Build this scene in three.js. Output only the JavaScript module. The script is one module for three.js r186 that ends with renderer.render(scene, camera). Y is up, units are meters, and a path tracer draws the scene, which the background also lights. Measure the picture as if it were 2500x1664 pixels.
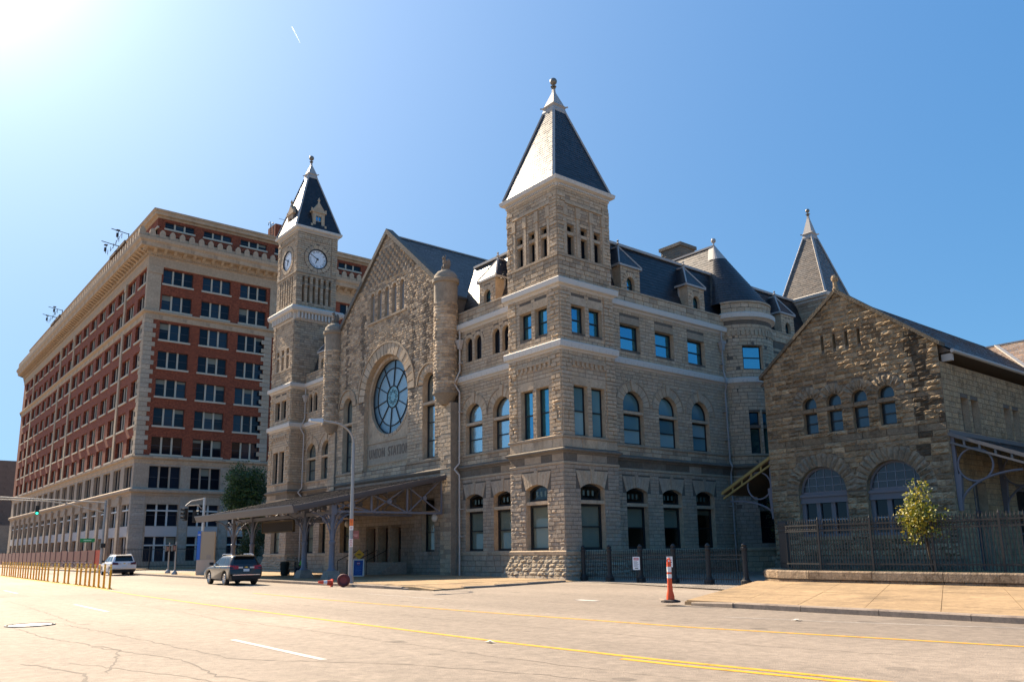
import * as THREE from 'three';
import { mergeVertices, toCreasedNormals } from 'three/addons/utils/BufferGeometryUtils.js';
import { FontLoader } from 'three/addons/loaders/FontLoader.js';
import { TextGeometry } from 'three/addons/geometries/TextGeometry.js';
import { MarchingCubes } from 'three/addons/objects/MarchingCubes.js';

// ---------------------------------------------------------------- camera, sky, sun, exposure
const scene = new THREE.Scene();
const D2R = Math.PI / 180;
const W = 1024, H = 681;
const camera = new THREE.PerspectiveCamera(2 * Math.atan(832 / 1963.4) / D2R, W / H, 0.1, 6000);
{
  const yaw = -50.849 * D2R, pitch = 11.3 * D2R, roll = -0.824 * D2R;
  const fwd = new THREE.Vector3(Math.sin(yaw) * Math.cos(pitch), Math.sin(pitch), -Math.cos(yaw) * Math.cos(pitch));
  const right = new THREE.Vector3(Math.cos(yaw), 0, Math.sin(yaw));
  const up = new THREE.Vector3().crossVectors(right, fwd);
  const r2 = right.clone().multiplyScalar(Math.cos(roll)).addScaledVector(up, Math.sin(roll));
  const u2 = up.clone().multiplyScalar(Math.cos(roll)).addScaledVector(right, -Math.sin(roll));
  camera.position.set(0, 1.75, 0);
  camera.quaternion.setFromRotationMatrix(new THREE.Matrix4().makeBasis(r2, u2, fwd.clone().negate()));
  camera.setViewOffset(2500, 1664, 3.6, -116.3, 2500, 1664);
  camera.updateProjectionMatrix(); camera.updateMatrixWorld();
}
const SUN = new THREE.Vector3(-Math.cos(38.5 * D2R), Math.sin(38.5 * D2R), 0.05).normalize();
const EXPO = 2.85;
{
  const w = 1024, h = 512, a = new Float32Array(w * h * 4);
  for (let j = 0; j < h; j++) for (let i = 0; i < w; i++) {
    const el = ((j + .5) / h - .5) * Math.PI, az = ((i + .5) / w - .5) * 2 * Math.PI;
    const dx = Math.cos(el) * Math.cos(az), dy = Math.sin(el), dz = Math.cos(el) * Math.sin(az);
    const cg = Math.max(-1, Math.min(1, dx * SUN.x + dy * SUN.y + dz * SUN.z)), gm = Math.acos(cg);
    const e = Math.max(0, el), hz = Math.exp(-e / .24);
    const g0 = Math.exp(-gm / .43), g1 = Math.exp(-gm / .18), g2 = Math.exp(-Math.pow(gm / .12, 2));
    const b = [.030, .225, .60], p = [.24, .60, .94];
    const k = (i + j * w) * 4;
    const tint = [.96, 1.0, 1.03];
    for (let c = 0; c < 3; c++) a[k + c] = ((b[c] * (1 - hz) + p[c] * hz) + tint[c] * (g0 * .98 + g1 * .55 + g2 * 2.0)) / EXPO;
    a[k + 3] = 1;
  }
  const t = new THREE.DataTexture(a, w, h, THREE.RGBAFormat, THREE.FloatType);
  t.mapping = THREE.EquirectangularReflectionMapping; t.magFilter = t.minFilter = THREE.LinearFilter; t.needsUpdate = true;
  scene.background = t; scene.environment = t;
}
const sun = new THREE.DirectionalLight(new THREE.Color().setRGB(1, .82, .60), 4.6);
sun.position.copy(SUN).multiplyScalar(160).add(new THREE.Vector3(-45, 0, -25));
sun.target.position.set(-45, 0, -25);
sun.castShadow = true; sun.shadow.mapSize.set(4096, 4096); sun.shadow.radius = 1;
Object.assign(sun.shadow.camera, { left: -120, right: 120, top: 120, bottom: -120, near: 1, far: 420 });
scene.add(sun); scene.add(sun.target);
const renderer = new THREE.WebGLRenderer({ antialias: true });
renderer.setSize(W, H); renderer.shadowMap.enabled = true;
renderer.toneMapping = THREE.LinearToneMapping; renderer.toneMappingExposure = EXPO;

// ---------------------------------------------------------------- helpers
let _s = 20240917;
const rnd = () => { _s |= 0; _s = _s + 0x6D2B79F5 | 0; let t = Math.imul(_s ^ _s >>> 15, 1 | _s); t = t + Math.imul(t ^ t >>> 7, 61 | t) ^ t; return ((t ^ t >>> 14) >>> 0) / 4294967296; };
const rr = (a, b) => a + (b - a) * rnd();
const lerp = (a, b, t) => a + (b - a) * t;
const L3 = (a, b, t) => [lerp(a[0], b[0], t), lerp(a[1], b[1], t), lerp(a[2], b[2], t)];
const sub = (a, b) => [a[0] - b[0], a[1] - b[1], a[2] - b[2]], add = (a, b) => [a[0] + b[0], a[1] + b[1], a[2] + b[2]];
const mul = (a, k) => [a[0] * k, a[1] * k, a[2] * k];
const crs = (a, b) => [a[1] * b[2] - a[2] * b[1], a[2] * b[0] - a[0] * b[2], a[0] * b[1] - a[1] * b[0]];
const len = a => Math.hypot(a[0], a[1], a[2]), nrm = a => { const l = len(a) || 1; return [a[0] / l, a[1] / l, a[2] / l]; };
class GB {
  constructor() { this.p = []; this.c = []; this.k = [1, 1, 1]; }
  tri(a, b, c) { this.p.push(a[0], a[1], a[2], b[0], b[1], b[2], c[0], c[1], c[2]); const k = this.k; for (let i = 0; i < 3; i++) this.c.push(k[0], k[1], k[2]); return this; }
  quad(a, b, c, d) { this.tri(a, b, c); return this.tri(a, c, d); }
  hexa(v) { // 0-3 bottom loop, 4-7 top loop
    this.quad(v[3], v[2], v[1], v[0]); this.quad(v[4], v[5], v[6], v[7]);
    for (let i = 0; i < 4; i++) { const j = (i + 1) % 4; this.quad(v[i], v[j], v[j + 4], v[i + 4]); } return this;
  }
  box(x0, x1, y0, y1, z0, z1) { return this.hexa([[x0, y0, z1], [x1, y0, z1], [x1, y0, z0], [x0, y0, z0], [x0, y1, z1], [x1, y1, z1], [x1, y1, z0], [x0, y1, z0]]); }
  // box in a wall frame: s range, y range, d range
  mbox(m, s0, s1, y0, y1, d0, d1) { return this.hexa([m(s0, y0, d1), m(s1, y0, d1), m(s1, y0, d0), m(s0, y0, d0), m(s0, y1, d1), m(s1, y1, d1), m(s1, y1, d0), m(s0, y1, d0)]); }
  bar(a, b, w, h = w, up = [0, 1, 0]) { // square bar between two points
    const d = nrm(sub(b, a)); let s = crs(d, up); if (len(s) < .01) s = crs(d, [1, 0, 0]); s = nrm(s); const u = crs(s, d);
    const q = (p, i, j) => add(add(p, mul(s, i * w / 2)), mul(u, j * h / 2));
    return this.hexa([q(a, -1, -1), q(a, 1, -1), q(b, 1, -1), q(b, -1, -1), q(a, -1, 1), q(a, 1, 1), q(b, 1, 1), q(b, -1, 1)]);
  }
  cyl(a, b, r0, r1 = r0, n = 10, caps = true) {
    const d = nrm(sub(b, a)); let s = crs(d, [0, 1, 0]); if (len(s) < .01) s = [1, 0, 0]; s = nrm(s); const u = crs(s, d);
    const q = (p, r, i) => { const t = i / n * Math.PI * 2; return add(add(p, mul(s, r * Math.cos(t))), mul(u, r * Math.sin(t))); };
    for (let i = 0; i < n; i++) {
      if (r1 > 0) this.quad(q(a, r0, i), q(a, r0, i + 1), q(b, r1, i + 1), q(b, r1, i)); else this.tri(q(a, r0, i), q(a, r0, i + 1), b);
      if (caps) { this.tri(a, q(a, r0, i + 1), q(a, r0, i)); if (r1 > 0) this.tri(b, q(b, r1, i), q(b, r1, i + 1)); }
    } return this;
  }
  tube(pts, r, n = 8) { for (let i = 0; i + 1 < pts.length; i++) this.cyl(pts[i], pts[i + 1], r, r, n, i === 0 || i === pts.length - 2); return this; }
  torus(c, ax, ay, R, r, n = 28, m = 6, a0 = 0, a1 = Math.PI * 2) {
    const az = nrm(crs(ax, ay)), q = (i, j) => { const t = lerp(a0, a1, i / n), f = j / m * Math.PI * 2, e = add(mul(ax, Math.cos(t)), mul(ay, Math.sin(t))); return add(add(c, mul(e, R + r * Math.cos(f))), mul(az, r * Math.sin(f))); };
    for (let i = 0; i < n; i++) for (let j = 0; j < m; j++) this.quad(q(i, j), q(i + 1, j), q(i + 1, j + 1), q(i, j + 1)); return this;
  }
  lathe(cx, cz, prof, n = 20, y0 = 0) {
    const q = (i, k) => { const t = i / n * Math.PI * 2; return [cx + prof[k][0] * Math.cos(t), y0 + prof[k][1], cz + prof[k][0] * Math.sin(t)]; };
    for (let i = 0; i < n; i++) for (let k = 0; k + 1 < prof.length; k++) this.quad(q(i, k), q(i + 1, k), q(i + 1, k + 1), q(i, k + 1)); return this;
  }
  poly(pts) { for (let i = 1; i + 1 < pts.length; i++) this.tri(pts[0], pts[i], pts[i + 1]); return this; }
  prism(pts, vec) { // convex polygon extruded along vec
    const b = pts.map(p => add(p, vec)); this.poly(pts); this.poly(b.slice().reverse());
    for (let i = 0; i < pts.length; i++) { const j = (i + 1) % pts.length; this.quad(pts[i], pts[j], b[j], b[i]); } return this;
  }
  add(o) { for (const v of o.p) this.p.push(v); for (const v of o.c) this.c.push(v); return this; }
  geo(smooth = 0) {
    let g = new THREE.BufferGeometry(); const P = new Float32Array(this.p), n = P.length / 3, uv = new Float32Array(n * 2);
    for (let i = 0; i < n; i += 3) {
      const o = i * 3, ax = P[o + 3] - P[o], ay = P[o + 4] - P[o + 1], az = P[o + 5] - P[o + 2], bx = P[o + 6] - P[o], by = P[o + 7] - P[o + 1], bz = P[o + 8] - P[o + 2];
      let nx = ay * bz - az * by, ny = az * bx - ax * bz, nz = ax * by - ay * bx; const l = Math.hypot(nx, ny, nz) || 1; nx /= l; ny /= l; nz /= l;
      for (let k = 0; k < 3; k++) {
        const x = P[o + k * 3], y = P[o + k * 3 + 1], z = P[o + k * 3 + 2];
        if (Math.abs(ny) > .75) { uv[(i + k) * 2] = x; uv[(i + k) * 2 + 1] = z; }
        else if (Math.abs(nx) > Math.abs(nz)) { uv[(i + k) * 2] = z; uv[(i + k) * 2 + 1] = y; } else { uv[(i + k) * 2] = x; uv[(i + k) * 2 + 1] = y; }
      }
    }
    g.setAttribute('position', new THREE.BufferAttribute(P, 3)); g.setAttribute('uv', new THREE.BufferAttribute(uv, 2));
    g.setAttribute('color', new THREE.BufferAttribute(new Float32Array(this.c), 3));
    if (smooth) { g = toCreasedNormals(g, smooth); } else g.computeVertexNormals();
    return g;
  }
}
const used = {};
const numbered = n => { const k = used[n] = (used[n] ?? -1) + 1; return k ? n + '_' + String(k).padStart(3, '0') : n; };
function mesh(name, g, m, parent, smooth = 0) {
  const o = new THREE.Mesh(g instanceof GB ? g.geo(smooth) : g, m); o.castShadow = o.receiveShadow = true;
  if (parent) { o.name = name; parent.add(o); } else { o.name = numbered(name); scene.add(o); } return o;
}
function thing(name, label, category, group) {
  const o = new THREE.Group(); o.name = numbered(name); scene.add(o); o.userData = { label, category }; if (group) o.userData.group = group; return o;
}
function tagged(o, label, category, group) { o.userData = { label, category }; if (group) o.userData.group = group; return o; }
function struct(name, g, m, smooth = 0) { const o = mesh(name, g, m, null, smooth); o.userData.kind = 'structure'; return o; }
function dup(src, label) { const c = src.clone(); c.name = numbered(src.name.replace(/_\d{3}$/, '')); c.userData = { ...src.userData, label: label || src.userData.label }; scene.add(c); return c; }

// tileable value noise -> textures
function noiseGrid(n, seed) { const r = new Float32Array(n * n); let s = seed; for (let i = 0; i < n * n; i++) { s = (s * 1664525 + 1013904223) >>> 0; r[i] = s / 4294967296; } return r; }
function fbm(size, base, oct, seed, gain = .55) {
  const out = new Float32Array(size * size); let amp = 1, tot = 0;
  for (let o = 0; o < oct; o++) {
    const n = base << o; if (n > size) break; const gr = noiseGrid(n, seed + o * 77);
    for (let y = 0; y < size; y++) { const fy = y / size * n, iy = Math.floor(fy), ty = fy - iy, sy = ty * ty * (3 - 2 * ty);
      for (let x = 0; x < size; x++) { const fx = x / size * n, ix = Math.floor(fx), tx = fx - ix, sx = tx * tx * (3 - 2 * tx);
        const a = gr[(iy % n) * n + ix % n], b = gr[(iy % n) * n + (ix + 1) % n], c = gr[((iy + 1) % n) * n + ix % n], d = gr[((iy + 1) % n) * n + (ix + 1) % n];
        out[y * size + x] += amp * lerp(lerp(a, b, sx), lerp(c, d, sx), sy); } }
    tot += amp; amp *= gain;
  }
  for (let i = 0; i < out.length; i++) out[i] /= tot; return out;
}
const clamp = (v, a = 0, b = 1) => Math.max(a, Math.min(b, v));
function tex(size, fn, metres, srgb = true) {
  const d = new Uint8Array(size * size * 4);
  for (let i = 0; i < size * size; i++) { const c = fn(i, i % size, Math.floor(i / size)); d[i * 4] = clamp(c[0]) * 255; d[i * 4 + 1] = clamp(c[1]) * 255; d[i * 4 + 2] = clamp(c[2]) * 255; d[i * 4 + 3] = 255; }
  const t = new THREE.DataTexture(d, size, size, THREE.RGBAFormat); t.wrapS = t.wrapT = THREE.RepeatWrapping; t.magFilter = THREE.LinearFilter; t.minFilter = THREE.LinearMipmapLinearFilter; t.generateMipmaps = true;
  if (srgb) t.colorSpace = THREE.SRGBColorSpace; t.repeat.set(1 / metres, 1 / metres); t.needsUpdate = true; return t;
}
const N1 = fbm(512, 4, 7, 11), N2 = fbm(512, 16, 6, 23, .7), N3 = fbm(512, 64, 4, 37, .8), N4 = fbm(512, 3, 5, 91);
const lin2s = v => v <= .0031308 ? v * 12.92 : 1.055 * Math.pow(v, 1 / 2.4) - .055;
const S3 = c => c.map(lin2s);
const RGB = (r, g, b) => new THREE.Color().setRGB(r, g, b);
const mono = (n, metres, lo = 0, hi = 1) => tex(512, i => { const v = lo + (hi - lo) * n[i]; return [v, v, v]; }, metres, false);
function std(o) { return new THREE.MeshStandardMaterial({ roughness: .9, ...o }); }
// colour maps are near-white multipliers: grain, blotches and soot of the material itself
const stoneTex = tex(512, i => { const a = N1[i], b = N2[i], c = N3[i]; let v = .945 + .20 * (b - .5) + .24 * (c - .5) + .16 * (a - .5); const soot = clamp((N4[i] - .56) * 5) * clamp((b - .42) * 4); v -= .20 * soot; return [v * 1.0, v * (.99 - .01 * soot), v * .975]; }, 3.1);
const stoneBump = mono(N2, 1.6);
const stoneM = std({ vertexColors: true, map: stoneTex, bumpMap: stoneBump, bumpScale: .02, roughness: .95 });
const rockTex = tex(512, i => { const a = N1[(i * 7) % 262144], b = N2[i], c = N3[i]; let v = .90 + .36 * (b - .5) + .32 * (c - .5); const soot = clamp((N1[i] - .50) * 6) * clamp((b - .40) * 5); v -= .30 * soot; return [v, v * (.985 - .02 * soot), v * (.95 - .04 * soot)]; }, 2.3);
const rockM = std({ vertexColors: true, map: rockTex, bumpMap: mono(N2, 1.1), bumpScale: .05, roughness: 1 });
const mortarM = std({ color: RGB(.15, .128, .105), map: stoneTex, roughness: 1 });
const trimTex = tex(512, i => { const b = N2[i], c = N3[i]; let v = .96 + .08 * (c - .5); const peel = clamp((N2[(i * 3 + 999) % 262144] - .63) * 14) * clamp((N1[i] - .36) * 4); v -= .45 * peel; return [v, v * (1 - .03 * peel), v * (1 - .08 * peel)]; }, 1.7);
const whiteTrimM = std({ color: RGB(.64, .595, .53), map: trimTex, roughness: .75 });
const slateTex = tex(512, i => { const v = .90 + .4 * (N2[i] - .5) + .3 * (N3[i] - .5); return [v, v, v]; }, 1.3);
const slateM = new THREE.MeshPhysicalMaterial({ vertexColors: true, map: slateTex, roughness: .40, metalness: 0, specularIntensity: .8 });
const darkM = std({ color: RGB(.13, .10, .075), roughness: 1 });   // bare boards and unpainted inner walls
const leadM = std({ color: RGB(.42, .40, .38), map: trimTex, roughness: .6 });
const frameM = std({ color: RGB(.012, .014, .016), roughness: .55 });
const tealGlassM = new THREE.MeshStandardMaterial({ color: RGB(.11, .34, .46), metalness: .92, roughness: .07 });
const warpB = mono(N1, 1.9);
const tealSet = [[.11, .34, .46, .05], [.09, .30, .43, .1], [.14, .38, .48, .08], [.10, .31, .40, .14]].map(([r, g, b, q]) => new THREE.MeshStandardMaterial({ color: RGB(r, g, b), metalness: .92, roughness: q, bumpMap: warpB, bumpScale: .006 }));
const tealBlindSet = [[.22, .43, .50, .4], [.13, .30, .37, .5], [.28, .47, .52, .3], [.17, .38, .46, .45]].map(([r, g, b, q]) => new THREE.MeshStandardMaterial({ color: RGB(r, g, b), metalness: q, roughness: .12, bumpMap: warpB, bumpScale: .006 }));
const tealBlindM = tealBlindSet[0];
const paleGlassM = new THREE.MeshStandardMaterial({ color: RGB(.40, .52, .56), metalness: .9, roughness: .16, bumpMap: mono(N1, 2.5), bumpScale: .01 });
const darkGlassM = new THREE.MeshPhysicalMaterial({ color: RGB(.006, .009, .015), metalness: 0, roughness: .06, specularIntensity: .6 });
const clearGlassM = new THREE.MeshPhysicalMaterial({ color: RGB(.9, .95, .93), roughness: .02, transmission: 1, thickness: 0, ior: 1.5 });
const blindM = std({ color: RGB(.20, .205, .165), roughness: .9 });
const ironM = std({ color: RGB(.016, .015, .015), roughness: .6 });
const STONE = [.53, .415, .295];
// ---------------------------------------------------------------- masonry kit
const planeZ = z => (s, y, d) => [s, y, z + d];            // wall facing +z, s = x
const planeX = x => (s, y, d) => [x + d, y, s];            // wall facing +x, s = z
const planeXn = x => (s, y, d) => [x - d, y, s];           // wall facing -x
const planeZn = z => (s, y, d) => [s, y, z - d];
const drum = (cx, cz, r) => (s, y, d) => [cx + (r + d) * Math.cos(s / r), y, cz + (r + d) * Math.sin(s / r)];
const mirrorMap = m => m;
// opening outline in wall coordinates
function outline(h, e = 0) {
  const x0 = h.x0 + e, x1 = h.x1 - e, y0 = h.y0 + e;
  if (h.t === 'c') { const o = []; for (let i = 0; i < 40; i++) { const t = i / 40 * Math.PI * 2; o.push([h.cx + (h.r - e) * Math.cos(t), h.cy + (h.r - e) * Math.sin(t)]); } return o; }
  if (h.t === 'r') return [[x0, y0], [x1, y0], [x1, h.y1 - e], [x0, h.y1 - e]];
  const cx = (h.x0 + h.x1) / 2, o = [[x0, y0], [x1, y0]], N = 14, hw = (h.x1 - h.x0) / 2;
  if (h.t === 'a') { const r = hw - e; for (let i = 0; i <= N; i++) { const t = i / N * Math.PI; o.push([cx + r * Math.cos(t), h.ys + r * Math.sin(t)]); } return o; }
  const R = (hw * hw + h.rise * h.rise) / (2 * h.rise), cy = h.y1 - R, a = Math.asin((hw - e) / R);   // segmental head
  for (let i = 0; i <= N; i++) { const t = lerp(a, -a, i / N); o.push([cx + R * Math.sin(t), cy + R * Math.cos(t) - e]); } return o;
}
const topOf = h => h.t === 'c' ? h.cy + h.r : h.t === 'a' ? h.ys + (h.x1 - h.x0) / 2 : h.y1;
function blocked(h, yb, yt) {
  const ym = (yb + yt) / 2, ring = h.ring || 0;
  if (h.t === 'c') { const R = h.r + ring, q = R * R - (ym - h.cy) ** 2; return q > 0 ? [h.cx - Math.sqrt(q), h.cx + Math.sqrt(q)] : null; }
  if (yt < h.y0 + .03) return null;
  if (h.t === 'a') { const cx = (h.x0 + h.x1) / 2, hw = (h.x1 - h.x0) / 2;
    if (ym < h.ys) return h.ringLow && ym > h.ringLow ? [h.x0 - ring, h.x1 + ring] : [h.x0, h.x1];
    const R = hw + ring, q = R * R - (ym - h.ys) ** 2; return q > 0 ? [cx - Math.sqrt(q), cx + Math.sqrt(q)] : null; }
  const t = topOf(h) + (h.head || 0); if (yb > t - .03) return null;
  if (h.head && ym > topOf(h) - (h.rise || 0)) { const k = (h.splay || 0); return [h.x0 - k, h.x1 + k]; }
  return [h.x0, h.x1];
}
const CAM = [0, 1.75, 0];
class Masonry {                                            // collects the stones of one building
  constructor(group, mat, keep = 290) { this.g = group; this.m = mat; this.keep = keep; this.list = []; this.lump = new GB(); }
  push(gb, c, w, h) { const d = len(sub(c, CAM)); this.list.push([gb, Math.min(w, 1.2) * h / (d * d)]); }
  flush(name = 'stone', rest = 'stone_facing') {
    this.list.sort((a, b) => b[1] - a[1]);
    this.list.forEach(([gb], i) => i < this.keep ? mesh(name, gb, this.m, this.g) : this.lump.add(gb));
    if (this.lump.p.length) { const o = mesh(rest, this.lump, this.m, this.g); o.userData.kind = 'stuff'; }
  }
}
function toneOf(base, v = .13) { const k = 1 + rr(-v, v), w = rr(-.035, .035); return [base[0] * k * (1 + w), base[1] * k, base[2] * k * (1 - w * 1.4)]; }
function block(m, a, b, y0, y1, p, rock, e = .014, back = -.01) {
  const g = new GB(), j = .006; a += j; b -= j; y0 += j; y1 -= j;
  if (!rock) {
    const A = [m(a, y0, back), m(b, y0, back), m(b, y1, back), m(a, y1, back)], i = Math.min(e, (y1 - y0) * .3, (b - a) * .3);
    const q = () => p + rr(-.004, .004);
    const F = [m(a + i, y0 + i, q()), m(b - i, y0 + i, q()), m(b - i, y1 - i, q()), m(a + i, y1 - i, q())];
    g._f = [A, F]; return g;
  }
  const nx = Math.max(3, Math.min(7, Math.round((b - a) / .14))), ny = rock > 1 ? 4 : 3, P = [];
  for (let y = 0; y <= ny; y++) { P.push([]); for (let x = 0; x <= nx; x++) {
    const edge = x === 0 || y === 0 || x === nx || y === ny; const u = x / nx, v = y / ny;
    const su = edge ? u : clamp(u + rr(-.28, .28) / nx), sv = edge ? v : clamp(v + rr(-.2, .2) / ny);
    P[y].push(m(lerp(a, b, su), lerp(y0, y1, sv), edge ? p * .25 : p * rr(.55, 1.5))); } }
  g._g = P; g._A = [m(a, y0, back), m(b, y0, back), m(b, y1, back), m(a, y1, back)]; return g;
}
function fillBlock(g, k) {
  g.k = k;
  if (g._f) { const [A, F] = g._f; g.quad(...F); for (let i = 0; i < 4; i++) { const j = (i + 1) % 4; g.quad(A[i], A[j], F[j], F[i]); } }
  else { const P = g._g, ny = P.length - 1, nx = P[0].length - 1, A = g._A;
    for (let y = 0; y < ny; y++) for (let x = 0; x < nx; x++) g.quad(P[y][x], P[y][x + 1], P[y + 1][x + 1], P[y + 1][x]);
    g.quad(A[0], A[1], P[0][nx], P[0][0]); g.quad(A[3], A[2], P[ny][nx], P[ny][0]); g.quad(A[0], A[3], P[ny][0], P[0][0]); g.quad(A[1], A[2], P[ny][nx], P[0][nx]); }
  return g;
}
function emit(M, m, a, b, y0, y1, p, rock, tone) {
  const g = fillBlock(block(m, a, b, y0, y1, p, rock), tone); M.push(g, m((a + b) / 2, (y0 + y1) / 2, 0), b - a, y1 - y0);
}
// courses of stones over a wall field, leaving the openings free
function courses(M, m, o) {
  const ch = o.ch || .225, holes = o.holes || [], n = Math.max(1, Math.round((o.y1 - o.y0) / ch)), hh = (o.y1 - o.y0) / n;
  for (let i = 0; i < n; i++) {
    const yb = o.y0 + i * hh, yt = yb + hh, ym = (yb + yt) / 2; let [A, B] = o.xr ? o.xr(ym) : [o.x0, o.x1]; if (B - A < .1) continue;
    let segs = [[A, B]];
    for (const h of holes) { const k = blocked(h, yb, yt); if (!k) continue; const ns = []; for (const [p, q] of segs) { if (k[1] <= p || k[0] >= q) { ns.push([p, q]); continue; } if (k[0] > p + .04) ns.push([p, k[0]]); if (k[1] < q - .04) ns.push([k[1], q]); } segs = ns; }
    for (const [p, q] of segs) {
      const sw = o.sw || .52; let x = p, first = true;
      while (x < q - 1e-4) { let w = sw * rr(.65, 1.35) * (first && i % 2 ? .6 : 1); first = false; if (q - (x + w) < sw * .45) w = q - x; const f = o.tone ? o.tone(x, ym) : STONE;
        emit(M, m, x, x + w, yb, yt, (o.p ?? .022) * rr(.7, 1.3), o.rock && rnd() < (o.rockP ?? 1) ? o.rock : 0, toneOf(f, o.v ?? .085)); x += w; }
    }
  }
}
// radiating stones of an arch ring
function ring(M, m, cx, cy, r0, r1, a0, a1, n, p, rock = 0, base = STONE) {
  for (let i = 0; i < n; i++) {
    const t0 = lerp(a0, a1, i / n) + .006, t1 = lerp(a0, a1, (i + 1) / n) - .006, g = new GB(); g.k = toneOf(base, .12);
    const P = (t, r, d) => m(cx + r * Math.cos(t), cy + r * Math.sin(t), d), pp = p * rr(.8, 1.25);
    if (!rock) { const e = .016, k = e / ((r0 + r1) / 2); const A = [P(t0, r0, -.02), P(t1, r0, -.02), P(t1, r1, -.02), P(t0, r1, -.02)], F = [P(t0 + k, r0 + e, pp), P(t1 - k, r0 + e, pp), P(t1 - k, r1 - e, pp), P(t0 + k, r1 - e, pp)]; g._f = [A, F]; }
    else { const nx = 3, ny = 4, Q = []; for (let y = 0; y <= ny; y++) { Q.push([]); for (let x = 0; x <= nx; x++) { const ed = x === 0 || y === 0 || x === nx || y === ny; Q[y].push(P(lerp(t0, t1, x / nx), lerp(r0, r1, y / ny), ed ? p * .3 : p * rr(.5, 1.8))); } } g._g = Q; g._A = [P(t0, r0, -.02), P(t1, r0, -.02), P(t1, r1, -.02), P(t0, r1, -.02)]; }
    fillBlock(g, g.k); M.push(g, P((t0 + t1) / 2, (r0 + r1) / 2, 0), (r1 - r0), r0 * (t1 - t0));
  }
}
// splayed flat head of a segmental window
function head(M, m, h, hgt, splay, n, p, base = STONE) {
  const hw = (h.x1 - h.x0) / 2, cx = (h.x0 + h.x1) / 2, R = h.rise ? (hw * hw + h.rise * h.rise) / (2 * h.rise) : 0;
  const yl = x => h.rise ? h.y1 - R + Math.sqrt(R * R - (x - cx) ** 2) : h.y1;
  for (let i = 0; i < n; i++) {
    const b0 = lerp(-hw, hw, i / n), b1 = lerp(-hw, hw, (i + 1) / n), k = (hw + splay) / hw, g = new GB(), e = .012, mid = i === (n - 1) / 2 ? .025 : 0;
    const t = topOf(h) + hgt + (mid ? .1 : 0), A = [m(cx + b0, yl(cx + b0), -.02), m(cx + b1, yl(cx + b1), -.02), m(cx + b1 * k, t, -.02), m(cx + b0 * k, t, -.02)];
    const pp = p + mid, F = [m(cx + b0 + e, yl(cx + b0) + .004, pp), m(cx + b1 - e, yl(cx + b1) + .004, pp), m(cx + b1 * k - e, t - e, pp), m(cx + b0 * k + e, t - e, pp)];
    g._f = [A, F]; fillBlock(g, toneOf(base, .08)); M.push(g, m(cx, t, 0), hgt, .3);
  }
}
// wall sheet behind the stones, with its openings and their reveals
function backing(parent, m, pts, holes, o = {}) {
  const sh = new THREE.Shape(pts.map(p => new THREE.Vector2(p[0], p[1])));
  for (const h of holes) sh.holes.push(new THREE.Path(outline(h).map(p => new THREE.Vector2(p[0], p[1]))));
  const sg = new THREE.ShapeGeometry(sh), P = sg.attributes.position, ix = sg.index, g = new GB(), d0 = o.d ?? 0; if (o.k) g.k = o.k;
  const q = i => m(P.getX(i), P.getY(i), d0);
  for (let i = 0; i < ix.count; i += 3) g.tri(q(ix.getX(i)), q(ix.getX(i + 1)), q(ix.getX(i + 2)));
  mesh(o.name || 'wall', g, o.mat || mortarM, parent);
  for (const h of holes) { const rv = new GB(); rv.k = o.rc || STONE; const O = outline(h), dp = -(h.rec ?? .3) - .12; for (let i = 0; i < O.length; i++) { const a = O[i], b = O[(i + 1) % O.length]; rv.quad(m(a[0], a[1], d0 + .012), m(b[0], b[1], d0 + .012), m(b[0], b[1], dp), m(a[0], a[1], dp)); } mesh('reveal', rv, o.rm || stoneM, parent); }
}
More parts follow.
